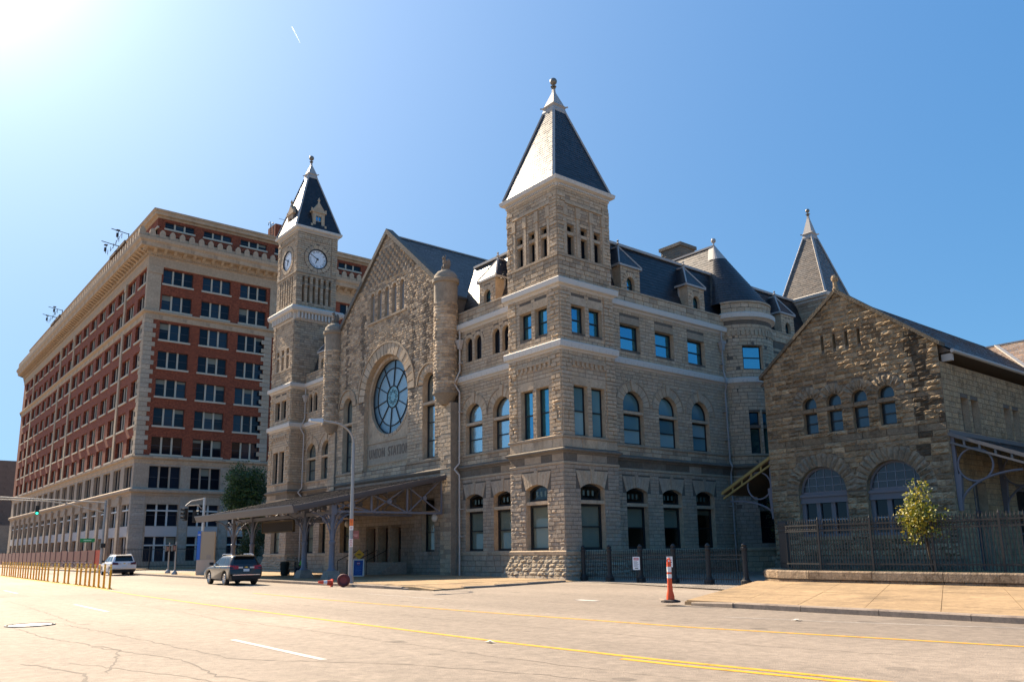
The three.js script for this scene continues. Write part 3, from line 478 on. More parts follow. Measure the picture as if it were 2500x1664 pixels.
// ordinary storeys of a wing wall; cs = window centres
function wing(m, s0, s1, cs, o = {}) {
  const h1 = cs.map(c => ({ t: 's', x0: c - .95, x1: c + .95, y0: 1.68, y1: 5.36, rise: .27, head: .7, splay: .32, rec: .34 }));
  const h2 = cs.map(c => ({ t: 'a', x0: c - .93, x1: c + .93, y0: 8.06, ys: 10.5, ring: .62, rec: .32 }));
  const h3 = o.pairs ? cs.flatMap(c => [-.52, .52].map(k => ({ t: 'a', x0: c + k - .38, x1: c + k + .38, y0: 14.4, ys: 15.72, ring: .3, rec: .22 }))) : cs.map(c => ({ t: 'r', x0: c - .93, x1: c + .93, y0: 14.1, y1: 15.78, head: .5, rec: .3 }));
  backing(ST, m, [[s0, 0], [s1, 0], [s1, 18], [s0, 18]], [...h1, ...h2, ...h3]);
  const low = o.low || (() => [.46, .365, .275]);
  courses(MS, m, { x0: s0, x1: s1, y0: .0, y1: 1.42, ch: .36, sw: .9, p: .05, tone: () => [.42, .335, .255] });
  courses(MS, m, { x0: s0, x1: s1, y0: 1.66, y1: 6.38, holes: h1, tone: low });
  for (const h of h1) head(MS, m, h, .7, .32, 9, .03, [.48, .38, .285]);
  courses(MS, m, { x0: s0, x1: s1, y0: 6.56, y1: 7.0, ch: .44, sw: 1.2, p: .015, tone: sooty(DARKST, SOOT, .75), v: .2 });
  courses(MS, m, { x0: s0, x1: s1, y0: 7.34, y1: 7.88, ch: .27, sw: 1.0, p: .03, tone: sooty(STONE, DARKST, .3) });
  courses(MS, m, { x0: s0, x1: s1, y0: 8.05, y1: 12.94, holes: h2 });
  for (const h of h2) { const c = (h.x0 + h.x1) / 2; ring(MS, m, c, h.ys, .93, 1.52, 0, Math.PI, 11, .035); ringStrip(m, c, h.ys, 1.52, 1.6, .07); const k = new GB(); k.k = STONE; k.hexa([m(c - .13, 11.5, .08), m(c + .13, 11.5, .08), m(c + .13, 11.5, 0), m(c - .13, 11.5, 0), m(c - .2, 12.2, .1), m(c + .2, 12.2, .1), m(c + .2, 12.2, 0), m(c - .2, 12.2, 0)]); part('keystone', k, stoneM); }
  courses(MS, m, { x0: s0, x1: s1, y0: 13.52, y1: 16.68, holes: h3 });
  for (const h of h3) if (h.t === 'a') { ring(MS, m, (h.x0 + h.x1) / 2, h.ys, .38, .64, 0, Math.PI, 7, .03); } else emit(MS, m, h.x0, h.x1, 15.8, 16.28, .03, 0, toneOf(DARKST, .1));
  courses(MS, m, { x0: s0, x1: s1, y0: 17.26, y1: 18.0, ch: .37, sw: .8, p: .04, tone: sooty(STONE, DARKST, .35) });
  const cp = new GB(); cp.k = mul(STONE, .9); cp.mbox(m, s0, s1, 18.0, 18.12, -.5, .07); part('coping', cp, stoneM);
  cs.forEach((c, i) => {
    const w = win(ST, m, h1[i], { f: .13, transom: [4.22, 4.42], glassAt: () => clearGlassM, blind: (o.blinds || [])[i] ?? 1 }); fanlight(w, m, h1[i], 4.42);
    win(ST, m, h2[i], { f: .1, transom: [9.98, 10.16], glass: o.glass2 || tealBlindM, rail: .5 });
  });
  for (const h of h3) win(ST, m, h, { glass: o.glass3 || tealGlassM, rail: h.t === 'a' ? 0 : .5, f: h.t === 'a' ? .06 : .085 });
}
function ringStrip(m, cx, cy, r0, r1, p, a0 = 0, a1 = Math.PI, mat = stoneM, tone = mul(STONE, .8)) {
  const g = new GB(); g.k = tone; const P = (t, r, d) => m(cx + r * Math.cos(t), cy + r * Math.sin(t), d), n = 24;
  for (let i = 0; i < n; i++) { const t0 = lerp(a0, a1, i / n), t1 = lerp(a0, a1, (i + 1) / n); g.quad(P(t0, r0, p), P(t1, r0, p), P(t1, r1, p), P(t0, r1, p)); g.quad(P(t0, r1, p), P(t1, r1, p), P(t1, r1, 0), P(t0, r1, 0)); g.quad(P(t0, r0, p), P(t1, r0, p), P(t1, r0, 0), P(t0, r0, 0)); } part('hood_mould', g, mat);
}
wing(planeX(XW), -47.6, ZT, [-37.5, -40.85, -44.2], { blinds: [.5, .5, .12] });
wing(planeX(XW), -60.3, -52.4, [-54.6, -58.2], { blinds: [.4, .4] });
wing(planeZ(ZW), -44.8, TC.xl, [-43.0, -39.95], { pairs: 1, glass2: paleGlassM, glass3: darkGlassM });
wing(planeZ(ZW), TL.xr, -62.9, [-64.8, -67.85], { pairs: 1, glass2: paleGlassM, glass3: darkGlassM });
core(-69, -38, 0, 17.9, -63.5, -35.2); core(-38.1, -37.0, 0, 17.9, -63.5, -38);
part('wall', new GB().quad([-74.2, 0, -34.75], [-74.2, 0, -64], [-74.2, 18, -64], [-74.2, 18, -34.75]).quad([-74.2, 0, -64], [-33.85, 0, -64], [-33.85, 18, -64], [-74.2, 18, -64]), mortarM);
core(-74, -68, 0, 17.9, -63.5, -35);

// pyramid roofs of the towers
function pyramid(cx, cz, b, y0, t, y1, apex, o = {}) {
  const g = new GB(), c = (k, h, y) => [cx + k[0] * h, y, cz + k[1] * h], K = [[-1, 1], [1, 1], [1, -1], [-1, -1]];
  const inner = new GB();
  for (let i = 0; i < 4; i++) { const a = K[i], d = K[(i + 1) % 4]; slates(g, c(a, b, y0), c(d, b, y0), c(d, t, y1), c(a, t, y1), { rh: .2, tw: .3, base: o.slate }); inner.quad(c(a, b - .03, y0), c(d, b - .03, y0), c(d, t - .03, y1), c(a, t - .03, y1)); }
  const r = part('roof', g, slateM); mesh('roof_boarding', inner, darkM, r);
  const hp = new GB(); for (const k of K) hp.bar(c(k, b + .02, y0 - .02), c(k, t + .02, y1), .17, .1, [k[0], 0, k[1]]); mesh('hip_flashing', hp, leadM, r);
  const cr = new GB(), sq = (h, y) => K.map(k => c(k, h, y)), lv = [[t + .03, y1 - .1], [t + .06, y1 + .05], [t + .0, y1 + .28], [t + .1, y1 + .40], [t - .02, y1 + .48], [.1, apex - .75], [.07, apex - .45]];
  for (let i = 0; i + 1 < lv.length; i++) { const A = sq(...lv[i]), B = sq(...lv[i + 1]); for (let j = 0; j < 4; j++) cr.quad(A[j], A[(j + 1) % 4], B[(j + 1) % 4], B[j]); }
  for (const k of K) cr.hexa([c(k, t + .06, y1 + .36), c(k, t + .13, y1 + .35), c(k, t + .12, y1 + .42), c(k, t + .05, y1 + .43), c(k, t + .07, y1 + .4), c(k, t + .15, y1 + .39), c(k, t + .14, y1 + .47), c(k, t + .06, y1 + .47)]);
  mesh('roof_crown', cr, leadM, r);
  const fn = new GB(); fn.lathe(cx, cz, [[.06, -.5], [.14, -.42], [.06, -.34], [.2, -.3], [.05, -.24], [.05, -.16]], 12, apex); for (let i = 0; i <= 8; i++); const sp = []; for (let i = 0; i <= 10; i++) { const a = -Math.PI / 2 + i / 10 * Math.PI; sp.push([o.ball * Math.cos(a), o.ball * Math.sin(a)]); } fn.lathe(cx, cz, sp, 16, apex + o.ball - .16);
  mesh('finial', fn, std({ color: RGB(.2, .19, .17), roughness: .45, metalness: .5 }), r, .6);
  return r;
}
function towerCornice(T, y, out, dent = true) {
  const p = [[T.xr, T.zb], [T.xr, T.zf], [T.xl, T.zf], [T.xl, T.zb]];
  part('cornice', sweep([[0, y], [.06, y + .02], [.08, y + .2], [.2, y + .26], [out, y + .3], [out + .05, y + .52], [out - .05, y + .6], [0, y + .64]], p, true), whiteTrimM);
  if (dent) { const g = new GB(); g.k = [1, 1, 1]; for (const [m, a, b] of [[planeZ(T.zf), T.xl, T.xr], [planeX(T.xr), T.zb, T.zf]]) { const n = 30; for (let i = 0; i < n; i++) { const s = lerp(a + .05, b - .05, (i + .5) / n); g.mbox(m, s - .045, s + .045, y + .06, y + .18, .05, .17); } } part('dentil_course', g, whiteTrimM).userData.kind = 'stuff'; }
}
towerCornice(TC, 22.95, .32);
pyramid(-35.1, -32.575, 2.42, 23.55, .5, 29.45, 31.7, { ball: .24, slate: [.034, .035, .042] });
// stage above the ledge on the corner tower: plain field below the cornice
for (const [m, a, b] of [[planeZ(ZF), TC.xl, TC.xr], [planeX(TC.xr), ZT, ZF]]) courses(MS, m, { x0: a, x1: b, y0: 22.54, y1: 22.96, ch: .21, p: .03 });
// clock tower: bracketed cornice, louvred stage, clock stage, roof
{
  const T = TL, p = [[T.xr, T.zb], [T.xr, T.zf], [T.xl, T.zf], [T.xl, T.zb]];
  part('cornice', sweep([[0, 23.35], [.06, 23.4], [.1, 24.0], [.42, 24.12], [.5, 24.2], [.55, 24.5], [.4, 24.66], [0, 24.75]], p, true), whiteTrimM);
  for (const [m, a, b] of [[planeZ(T.zf), T.xl, T.xr], [planeX(T.xr), T.zb, T.zf]]) for (let i = 0; i < 12; i++) { const s = lerp(a + .1, b - .1, (i + .5) / 12); part('modillion', new GB().mbox(m, s - .09, s + .09, 23.5, 24.1, .06, .34), whiteTrimM); }
  const U = { xl: T.xl + .1, xr: T.xr - .1, zf: T.zf - .1, zb: T.zb + .1 };
  const faces = [[planeZ(U.zf), U.xl, U.xr], [planeX(U.xr), U.zb, U.zf]];
  for (const [m, a, b] of faces) {
    const c = (a + b) / 2, sl = []; for (let i = 0; i < 6; i++) { const x = c - 1.375 + i * .55; sl.push({ t: 'r', x0: x - .12, x1: x + .12, y0: 25.3, y1: 26.95, rec: .4 }); sl.push({ t: 'r', x0: x - .12, x1: x + .12, y0: 27.2, y1: 27.75, rec: .4 }); }
    const ck = { t: 'c', cx: c, cy: 29.8, r: 1.0, ring: .42, rec: .12, x0: c - 1, x1: c + 1, y0: 29 };
    backing(ST, m, [[a, 24.6], [b, 24.6], [b, 32.5], [a, 32.5]], [...sl, ck]);
    
    courses(MS, m, { x0: a, x1: b, y0: 24.75, y1: 28.1, holes: sl, p: .035, ch: .24, tone: sooty(STONE, DARKST, .35) });
    const lg = new GB(); lg.k = DARKST; lg.mbox(m, a - .0, b + .0, 28.1, 28.24, 0, .1); lg.k = STONE; part('string_course', lg, stoneM);
    courses(MS, m, { x0: a + .62, x1: b - .62, y0: 28.24, y1: 32.2, holes: [ck], p: .015 });
    for (const [q, w] of [[a, a + .62], [b - .62, b]]) courses(MS, m, { x0: q, x1: w, y0: 28.24, y1: 32.2, p: .08 });
    ring(MS, m, c, 29.8, 1.02, 1.4, 0, Math.PI * 2, 16, .06);
    const cb = new GB(); cb.k = mul(STONE, .9); for (let i = 0; i < 11; i++) { const x = lerp(a + .8, b - .8, i / 10); cb.mbox(m, x - .07, x + .07, 31.55, 31.8, 0, .09); } part('corbel_table', cb, stoneM).userData.kind = 'stuff';
    // clock: dial, bezel, hands
    const K = mesh('clock', new GB().add((() => { const q = new GB(); for (let i = 0; i < 32; i++) { const P = (j, r, d) => m(c + r * Math.cos(j / 32 * 6.28319), 29.8 + r * Math.sin(j / 32 * 6.28319), d); q.quad(P(i, .93, .05), P(i + 1, .93, .05), P(i + 1, 1.03, .05), P(i, 1.03, .05)); q.quad(P(i, .93, .05), P(i + 1, .93, .05), P(i + 1, .93, -.1), P(i, .93, -.1)); q.quad(P(i, 1.03, .05), P(i + 1, 1.03, .05), P(i + 1, 1.03, -.1), P(i, 1.03, -.1)); } return q; })()), ironM, ST);
    const sgn = m(1, 0, 0)[0] !== m(0, 0, 0)[0] ? 1 : -1;   // reading direction on this face
    const dg = new THREE.CircleGeometry(.95, 40), pp = dg.attributes.position; for (let i = 0; i < pp.count; i++) { const v = m(c + sgn * pp.getX(i), 29.8 + pp.getY(i), -.05); pp.setXYZ(i, v[0], v[1], v[2]); } dg.computeVertexNormals(); mesh('dial', dg, dialM(), K);
    const hd = new GB(), hand = (ang, l, w) => { const sx = Math.sin(ang), cy = Math.cos(ang), q = (u, v, d) => m(c + sgn * (sx * u + cy * v), 29.8 + (cy * u - sx * v), d); hd.hexa([q(-.15, -w, -.03), q(l, -w * .4, -.03), q(l, w * .4, -.03), q(-.15, w, -.03), q(-.15, -w, 0), q(l, -w * .4, 0), q(l, w * .4, 0), q(-.15, w, 0)]); };
    hand((50 / 60) * Math.PI * 2, .8, .035); hand((6 + 50 / 60) / 12 * Math.PI * 2, .52, .05); mesh('hands', hd, ironM, K);
  }
  const g2 = new GB(); g2.quad([U.xl, 24.6, U.zf], [U.xl, 24.6, U.zb], [U.xl, 32.5, U.zb], [U.xl, 32.5, U.zf]); g2.quad([U.xl, 24.6, U.zb], [U.xr, 24.6, U.zb], [U.xr, 32.5, U.zb], [U.xl, 32.5, U.zb]); part('wall', g2, mortarM);
  core(U.xl + 1.6, U.xr - 1.6, 24, 32.4, U.zb + 1.6, U.zf - 1.6);
  towerCornice(U, 32.25, .32);
  pyramid(-71.85, -32.575, 2.35, 32.85, .46, 39.1, 41.3, { ball: .26, slate: [.026, .027, .033] });
  // little stone dormers on the roof
  for (const [m, c] of [[planeZ(U.zf), -71.85], [planeX(U.xr), -32.575]]) {
    const g3 = new GB(); g3.k = STONE; const y = 32.9;
    g3.mbox(m, c - .62, c - .3, y, y + 1.75, -.9, -.05); g3.mbox(m, c + .3, c + .62, y, y + 1.75, -.9, -.05); g3.mbox(m, c - .3, c + .3, y, y + .45, -.9, -.08); g3.mbox(m, c - .3, c + .3, y + 1.4, y + 1.75, -.9, -.06);
    g3.mbox(m, c - .8, c + .8, y + 1.75, y + 1.87, -1.2, .04); g3.prism([m(c - .72, y + 1.87, -1.2), m(c + .72, y + 1.87, -1.2), m(c, y + 2.85, -1.2)], sub(m(c, 0, -.03), m(c, 0, -1.2)));
    for (const k of [-.72, .72]) { g3.mbox(m, c + k - .1, c + k + .1, y, y + .5, -.3, .02); g3.mbox(m, c + k - .07, c + k + .07, y + 1.87, y + 2.15, -.2, 0); }
    g3.lathe(m(c, 0, -.15)[0], m(c, 0, -.15)[2], [[.14, 2.7], [.06, 2.95], [.14, 3.1], [.03, 3.35], [0, 3.4]], 8, y);
    const dm = part('dormer', g3, stoneM); pane('pane', m, [[c - .3, y + .45], [c + .3, y + .45], [c + .3, y + 1.4], [c - .3, y + 1.4]], -.2, tealGlassM, dm);
    mesh('glazing_bar', new GB().mbox(m, c - .3, c + .3, y + .88, y + .94, -.2, -.16).mbox(m, c - .03, c + .03, y + .45, y + 1.4, -.2, -.165), leadM, dm);
  }
}
function dialM() {
  const c = document.createElement('canvas'); c.width = c.height = 512; const x = c.getContext('2d'); x.fillStyle = '#e9ecef'; x.fillRect(0, 0, 512, 512); x.translate(256, 256);
  x.strokeStyle = '#2a2d33'; x.lineWidth = 5; for (const r of [242, 160, 100]) { x.beginPath(); x.arc(0, 0, r, 0, 7); x.stroke(); x.lineWidth = 2; }
  x.fillStyle = '#16181c'; x.font = 'bold 64px serif'; x.textAlign = 'center'; x.textBaseline = 'middle';
  ['XII', 'I', 'II', 'III', 'IIII', 'V', 'VI', 'VII', 'VIII', 'IX', 'X', 'XI'].forEach((n, i) => { x.save(); x.rotate(i * Math.PI / 6); x.translate(0, -200); x.fillText(n, 0, 0); x.restore(); });
  for (let i = 0; i < 60; i++) { x.save(); x.rotate(i * Math.PI / 30); x.fillRect(-2, -242, 4, 12); x.restore(); }
  const t = new THREE.CanvasTexture(c); t.colorSpace = THREE.SRGBColorSpace; return new THREE.MeshStandardMaterial({ map: t, roughness: .45 });
}
// ---------------------------------------------------------------- gabled entrance block
{
  const m = planeZ(ZG), XL = -62.7, XR = -45.1, CX = -53.9, AP = 27.3, EV = 19.6;
  const half = y => (XR - XL) / 2 * clamp((AP - y) / (AP - EV));
  const big = { t: 'a', x0: CX - 3.3, x1: CX + 3.3, y0: 7.95, ys: 13.6, ring: .95, rec: .36 };
  const tall = [-47.75, -60.05].map(c => ({ t: 'a', x0: c - .78, x1: c + .78, y0: 8.2, ys: 13.6, ring: .62, rec: .42 }));
  const low = [-47.75, -60.05].map(c => ({ t: 'r', x0: c - .8, x1: c + .8, y0: 1.68, y1: 5.3, rec: .36 }));
  const doors = [-55.75, -53.9, -52.05].map(c => ({ t: 'r', x0: c - .72, x1: c + .72, y0: .96, y1: 3.5, rec: .7 }));
  const nich = [-2.3, -1.15, 0, 1.15, 2.3].map(k => ({ t: 'a', x0: CX + k - .32, x1: CX + k + .32, y0: 20.05, ys: 22.2, ring: .22, rec: .2 }));
  const holes = [big, ...tall, ...low, ...doors, ...nich];
  backing(ST, m, [[XL, 0], [XR, 0], [XR, EV], [CX, AP], [XL, EV]], holes);
  const tone = (x, y) => { const r = rnd(); const st = [-47.3, -48.4, -50.1, -57.8, -60.6].some((q, i) => Math.abs(x - q) < .22 + (i % 2) * .15) && y > 12.5 && y < 21; return st && r < .75 ? [.20, .16, .12] : y > 15 ? (r < .35 ? [.36, .285, .21] : STONE) : (r < .12 ? DARKST : STONE); };
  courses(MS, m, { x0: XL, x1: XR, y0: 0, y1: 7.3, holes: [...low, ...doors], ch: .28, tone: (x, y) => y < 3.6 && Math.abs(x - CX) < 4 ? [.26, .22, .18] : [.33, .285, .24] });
  courses(MS, m, { x0: XL, x1: XR, y0: 8.1, y1: 15, holes, ch: .25, tone, rock: 1, rockP: .35, p: .035 });
  courses(MS, m, { y0: 15, y1: 23.15, xr: y => [CX - Math.min(half(y), (XR - XL) / 2), CX + Math.min(half(y), (XR - XL) / 2)], holes, ch: .2, sw: .42, rock: 1, rockP: .85, p: .05, tone, v: .22 });
  // chequer of proud and sunk blocks in the gable head
  for (let r = 0; r < 8; r++) { const y = 23.15 + r * .34, w = half(y + .17) - .2, n = Math.floor(w / .34); for (let i = -n; i < n; i++) { const x = CX + i * .34; const o = (i + r + 40) % 2; emit(MS, m, x, x + .34, y, y + .34, o ? .11 : .012, o ? 1 : 0, toneOf(o ? [.46, .37, .275] : [.24, .195, .15], .12)); } }
  courses(MS, m, { y0: 25.87, y1: 26.9, xr: y => [CX - half(y), CX + half(y)], ch: .26, tone, p: .03 });
  ring(MS, m, CX, 13.6, 3.3, 4.22, 0, Math.PI, 21, .075); ringStrip(m, CX, 13.6, 4.22, 4.36, .13);
  for (const h of tall) { const c = (h.x0 + h.x1) / 2; ring(MS, m, c, h.ys, .78, 1.42, 0, Math.PI, 9, .08, 1); ringStrip(m, c, h.ys, 1.42, 1.54, .13);
    win(ST, m, h, { f: .12, transom: [12.05, 12.25], glass: paleGlassM, rail: .32, muntin: (b, d) => { b.mbox(m, h.x0 + .1, h.x1 - .1, 10.75, 10.82, d - .04, d + .03); } }); }
  for (const h of low) win(ST, m, h, { f: .12, transom: [4.3, 4.46], glassAt: () => clearGlassM, blind: 1 });
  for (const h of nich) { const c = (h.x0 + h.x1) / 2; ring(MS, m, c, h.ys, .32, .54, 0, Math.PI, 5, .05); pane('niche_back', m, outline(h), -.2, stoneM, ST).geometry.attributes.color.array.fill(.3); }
  const sl = new GB(); sl.k = DARKST; sl.mbox(m, CX - 3.0, CX + 3.0, 19.86, 20.03, 0, .12); part('sill_course', sl, stoneM);
  part('string_course', sweep([[0, 6.98], [.08, 7.0], [.2, 7.1], [.24, 7.2], [.1, 7.32], [0, 7.34]], [[XR, -33], [XR, ZG], [XL, ZG], [XL, -33]], false, soot1), stoneM);
  part('sill_course', sweep([[0, 7.9], [.1, 7.92], [.12, 8.06], [0, 8.12]], [[XR, -33], [XR, ZG], [big.x1, ZG]], false, mul(STONE, .75)), stoneM);
  part('sill_course', sweep([[0, 7.9], [.1, 7.92], [.12, 8.06], [0, 8.12]], [[big.x0, ZG], [XL, ZG], [XL, -33]], false, mul(STONE, .75)), stoneM);
  courses(MS, m, { x0: XL, x1: XR, y0: 7.34, y1: 7.9, ch: .28, sw: .9, p: .03, tone: sooty(STONE, DARKST, .4) });
  // recessed field with the round window and the name panel
  const mr = planeZ(ZG - .36), RY = 13.62, rose = { t: 'c', cx: CX, cy: RY, r: 2.95, rec: .3, x0: CX - 2.95, x1: CX + 2.95, y0: RY - 2.95 };
  backing(ST, mr, [...outline({ ...big, x0: big.x0 - .02, x1: big.x1 + .02 })], [rose], { name: 'recessed_wall', mat: stoneM, k: STONE });
  courses(MS, mr, { x0: big.x0, x1: big.x1, y0: 7.95, y1: 8.5, ch: .27, p: .02 });
  const nm = new GB(); nm.k = [.41, .345, .265]; nm.mbox(mr, big.x0 + .02, big.x1 - .02, 8.52, 10.1, 0, .03); nm.k = mul(STONE, .85); nm.mbox(mr, big.x0 + .02, big.x1 - .02, 10.1, 10.28, 0, .1); nm.mbox(mr, big.x0 + .02, big.x1 - .02, 8.4, 8.5, 0, .09); const panel = part('name_panel', nm, stoneM);
  const font = await new FontLoader().loadAsync('fonts/droid/droid_sans_bold.typeface.json');
  const tg = new TextGeometry('UNION  STATION', { font, size: .62, depth: .03, curveSegments: 3 }); tg.computeBoundingBox(); const tb = tg.boundingBox;
  tg.translate(-(tb.min.x + tb.max.x) / 2, 0, 0); tg.scale(5.9 / (tb.max.x - tb.min.x), 1.18, 1); tg.translate(CX, 8.95, ZG - .36 + .031);
  mesh('lettering', tg, std({ color: RGB(.20, .155, .115), roughness: 1 }), panel);
  ring(MS, mr, CX, RY, 2.95, 3.2, 0, Math.PI * 2, 32, .03);
  const RW = -.3, P = (t, r, d) => mr(CX + r * Math.cos(t), RY + r * Math.sin(t), d);
  const fr = new GB(); for (const [R, w] of [[2.93, .07], [2.28, .05], [.86, .05]]) fr.torus(mr(CX, RY, RW), [1, 0, 0], [0, 1, 0], R, w, 48, 6);
  const NS = 10; for (let i = 0; i < NS; i++) { const t = (i + .3) / NS * Math.PI * 2; fr.bar(P(t, .86, RW), P(t, 2.93, RW), .06, .1, [0, 0, 1]); }
  for (let i = 0; i < 8; i++) { const t = i / 8 * Math.PI * 2; fr.torus(P(t, .48, RW), [1, 0, 0], [0, 1, 0], .13, .015, 10, 4); }
  const rw = part('rose_window', fr, frameM);
  const gl = [[.27, .37, .42], [.17, .27, .33], [.20, .35, .38]].map(c => new THREE.MeshStandardMaterial({ color: RGB(...c), metalness: .6, roughness: .34, bumpMap: mono(N2, 1.2), bumpScale: .02 }));
  const seg = (r0, r1, t0, t1, mt) => { const g = new GB(), n = 5; for (let i = 0; i < n; i++) { const a = lerp(t0, t1, i / n), b = lerp(t0, t1, (i + 1) / n); g.quad(P(a, r0, RW - .02), P(b, r0, RW - .02), P(b, r1, RW - .02), P(a, r1, RW - .02)); } mesh('pane', g, mt, rw); };
  for (let i = 0; i < NS; i++) { const a = (i + .3) / NS * Math.PI * 2, b = (i + 1.3) / NS * Math.PI * 2; seg(.86, 2.28, a, b, gl[0]); seg(2.28, 2.93, a, b, gl[1]); }
  seg(0, .86, 0, Math.PI * 2, gl[2]); { const g = new GB(); const n = 24; for (let i = 0; i < n; i++) { const a = i / n * 6.28319, b = (i + 1) / n * 6.28319; g.tri(P(a, .84, RW - .015), P(b, .84, RW - .015), mr(CX, RY, RW - .015)); } mesh('pane', g, gl[2], rw); }
  // doors
  for (const h of doors) { const d = new GB(); d.mbox(m, h.x0, h.x1, h.y0, h.y1, -.72, -.66); const o = part('door', d, std({ color: RGB(.05, .022, .014), roughness: .5 })); pane('pane', m, [[h.x0 + .2, 1.9], [h.x1 - .2, 1.9], [h.x1 - .2, 3.2], [h.x0 + .2, 3.2]], -.65, darkGlassM, o); }
  // steps and handrails
  const stp = new GB(); stp.k = [.33, .29, .25]; for (let i = 0; i < 5; i++) { stp.box(CX - 3.4, CX + 3.4, .12 + i * .168, .12 + (i + 1) * .168 - .001, ZG + .01, ZG + 2.3 - i * .32); } part('steps', stp, stoneM);
  for (const k of [-2.2, -.7, .7, 2.2]) { const hr = new GB(); hr.tube([[CX + k, 1.85, ZG + .9], [CX + k, 1.1, ZG + 2.6]], .025, 6); hr.cyl([CX + k, .15, ZG + 2.6], [CX + k, 1.1, ZG + 2.6], .025, .025, 6); hr.cyl([CX + k, .8, ZG + .9], [CX + k, 1.85, ZG + .9], .025, .025, 6); part('handrail', hr, ironM); }
  // rakes, roof behind
  const cp = new GB(); cp.k = [.15, .14, .125]; for (const s of [-1, 1]) { const e = [CX + s * (XR - XL) / 2 + s * .1, EV - .1, 0], a = [CX, AP + .12, 0]; cp.hexa([[e[0], e[1], ZG + .22], [a[0], a[1] - .45, ZG + .22], [a[0], a[1] - .45, ZG - .4], [e[0], e[1], ZG - .4], [e[0] + s * .2, e[1] + .28, ZG + .22], [a[0], a[1], ZG + .22], [a[0], a[1], ZG - .4], [e[0] + s * .2, e[1] + .28, ZG - .4]]); } part('gable_coping', cp, stoneM);
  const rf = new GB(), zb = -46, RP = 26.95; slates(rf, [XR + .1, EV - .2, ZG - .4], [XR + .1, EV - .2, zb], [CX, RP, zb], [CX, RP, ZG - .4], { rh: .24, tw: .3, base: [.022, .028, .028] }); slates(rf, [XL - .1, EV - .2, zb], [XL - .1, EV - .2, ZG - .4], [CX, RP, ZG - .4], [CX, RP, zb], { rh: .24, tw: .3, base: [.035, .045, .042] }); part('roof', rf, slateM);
  part('roof_boarding', new GB().prism([[XR, EV - .3, ZG - .6], [CX, RP - .1, ZG - .6], [XL, EV - .3, ZG - .6]], [0, 0, zb - ZG]), darkM);
  part('ridge_cap', new GB().bar([CX, RP + .02, ZG - .4], [CX, RP + .02, zb], .2, .1), leadM);
  // round corner turrets with seated stone beasts
  for (const cx of [XR - .25, XL + .2]) {
    const cz = ZG + .2, r = .82, dm = drum(cx, cz, r), a0 = -.35 * Math.PI * r, a1 = 1.35 * Math.PI * r;
    courses(MS, dm, { x0: a0, x1: a1, y0: 12.5, y1: 18.9, ch: .24, sw: .5, rock: 1, p: .05, tone: (x, y) => rnd() < .3 ? DARKST : STONE, v: .2 });
    const g = new GB(); g.k = [.32, .27, .21]; g.lathe(cx, cz, [[.3, 11.6], [.62, 11.9], [.7, 12.15], [.9, 12.35], [.9, 12.5], [.78, 12.5], [.78, 18.9], [.84, 18.9], [.85, 20.3], [.96, 20.38], [.98, 20.62], [.86, 20.72], [.82, 20.95], [.62, 21.2], [.36, 21.32], [.34, 21.42], [0, 21.42]], 24); part('turret', g, stoneM, .7);
    const b = new GB(); b.k = [.24, .2, .16]; const el = (x, y, z, rx, ry, rz) => { const n = 10, q = (i, j) => { const t = i / n * Math.PI * 2, f = j / 6 * Math.PI; return [cx + x + rx * Math.sin(f) * Math.cos(t), y + ry * Math.cos(f), cz + z + rz * Math.sin(f) * Math.sin(t)]; }; for (let i = 0; i < n; i++) for (let j = 0; j < 6; j++) b.quad(q(i, j), q(i + 1, j), q(i + 1, j + 1), q(i, j + 1)); };
    el(0, 21.7, -.05, .24, .36, .28); el(0, 22.0, .08, .17, .26, .17); el(0, 22.26, .16, .13, .13, .17); el(.1, 22.42, .1, .03, .09, .03); el(-.1, 22.42, .1, .03, .09, .03); el(.12, 21.55, .22, .06, .2, .06); el(-.12, 21.55, .22, .06, .2, .06); el(.2, 21.9, -.12, .05, .34, .16); el(-.2, 21.9, -.12, .05, .34, .16); part('stone_beast', b, stoneM, .8);
    courses(MS, planeZ(ZG + .18), { x0: cx - .62, x1: cx + .62, y0: 0, y1: 11.7, ch: .3, sw: .6, p: .03, tone: sooty(STONE, DARKST, .25) });
    const pl = new GB(); pl.k = [.3, .26, .21]; pl.box(cx - .62, cx + .62, 0, 11.75, ZG - .5, ZG + .18); part('buttress', pl, stoneM);
  }
  core(XL + 1, XR - 1, 0, 19, -37, ZG - 3.2);
  for (const x of [XL, XR]) part('wall', new GB().quad([x, 0, ZG], [x, 0, -33], [x, 19.6, -36], [x, 19.6, ZG]), mortarM);
}
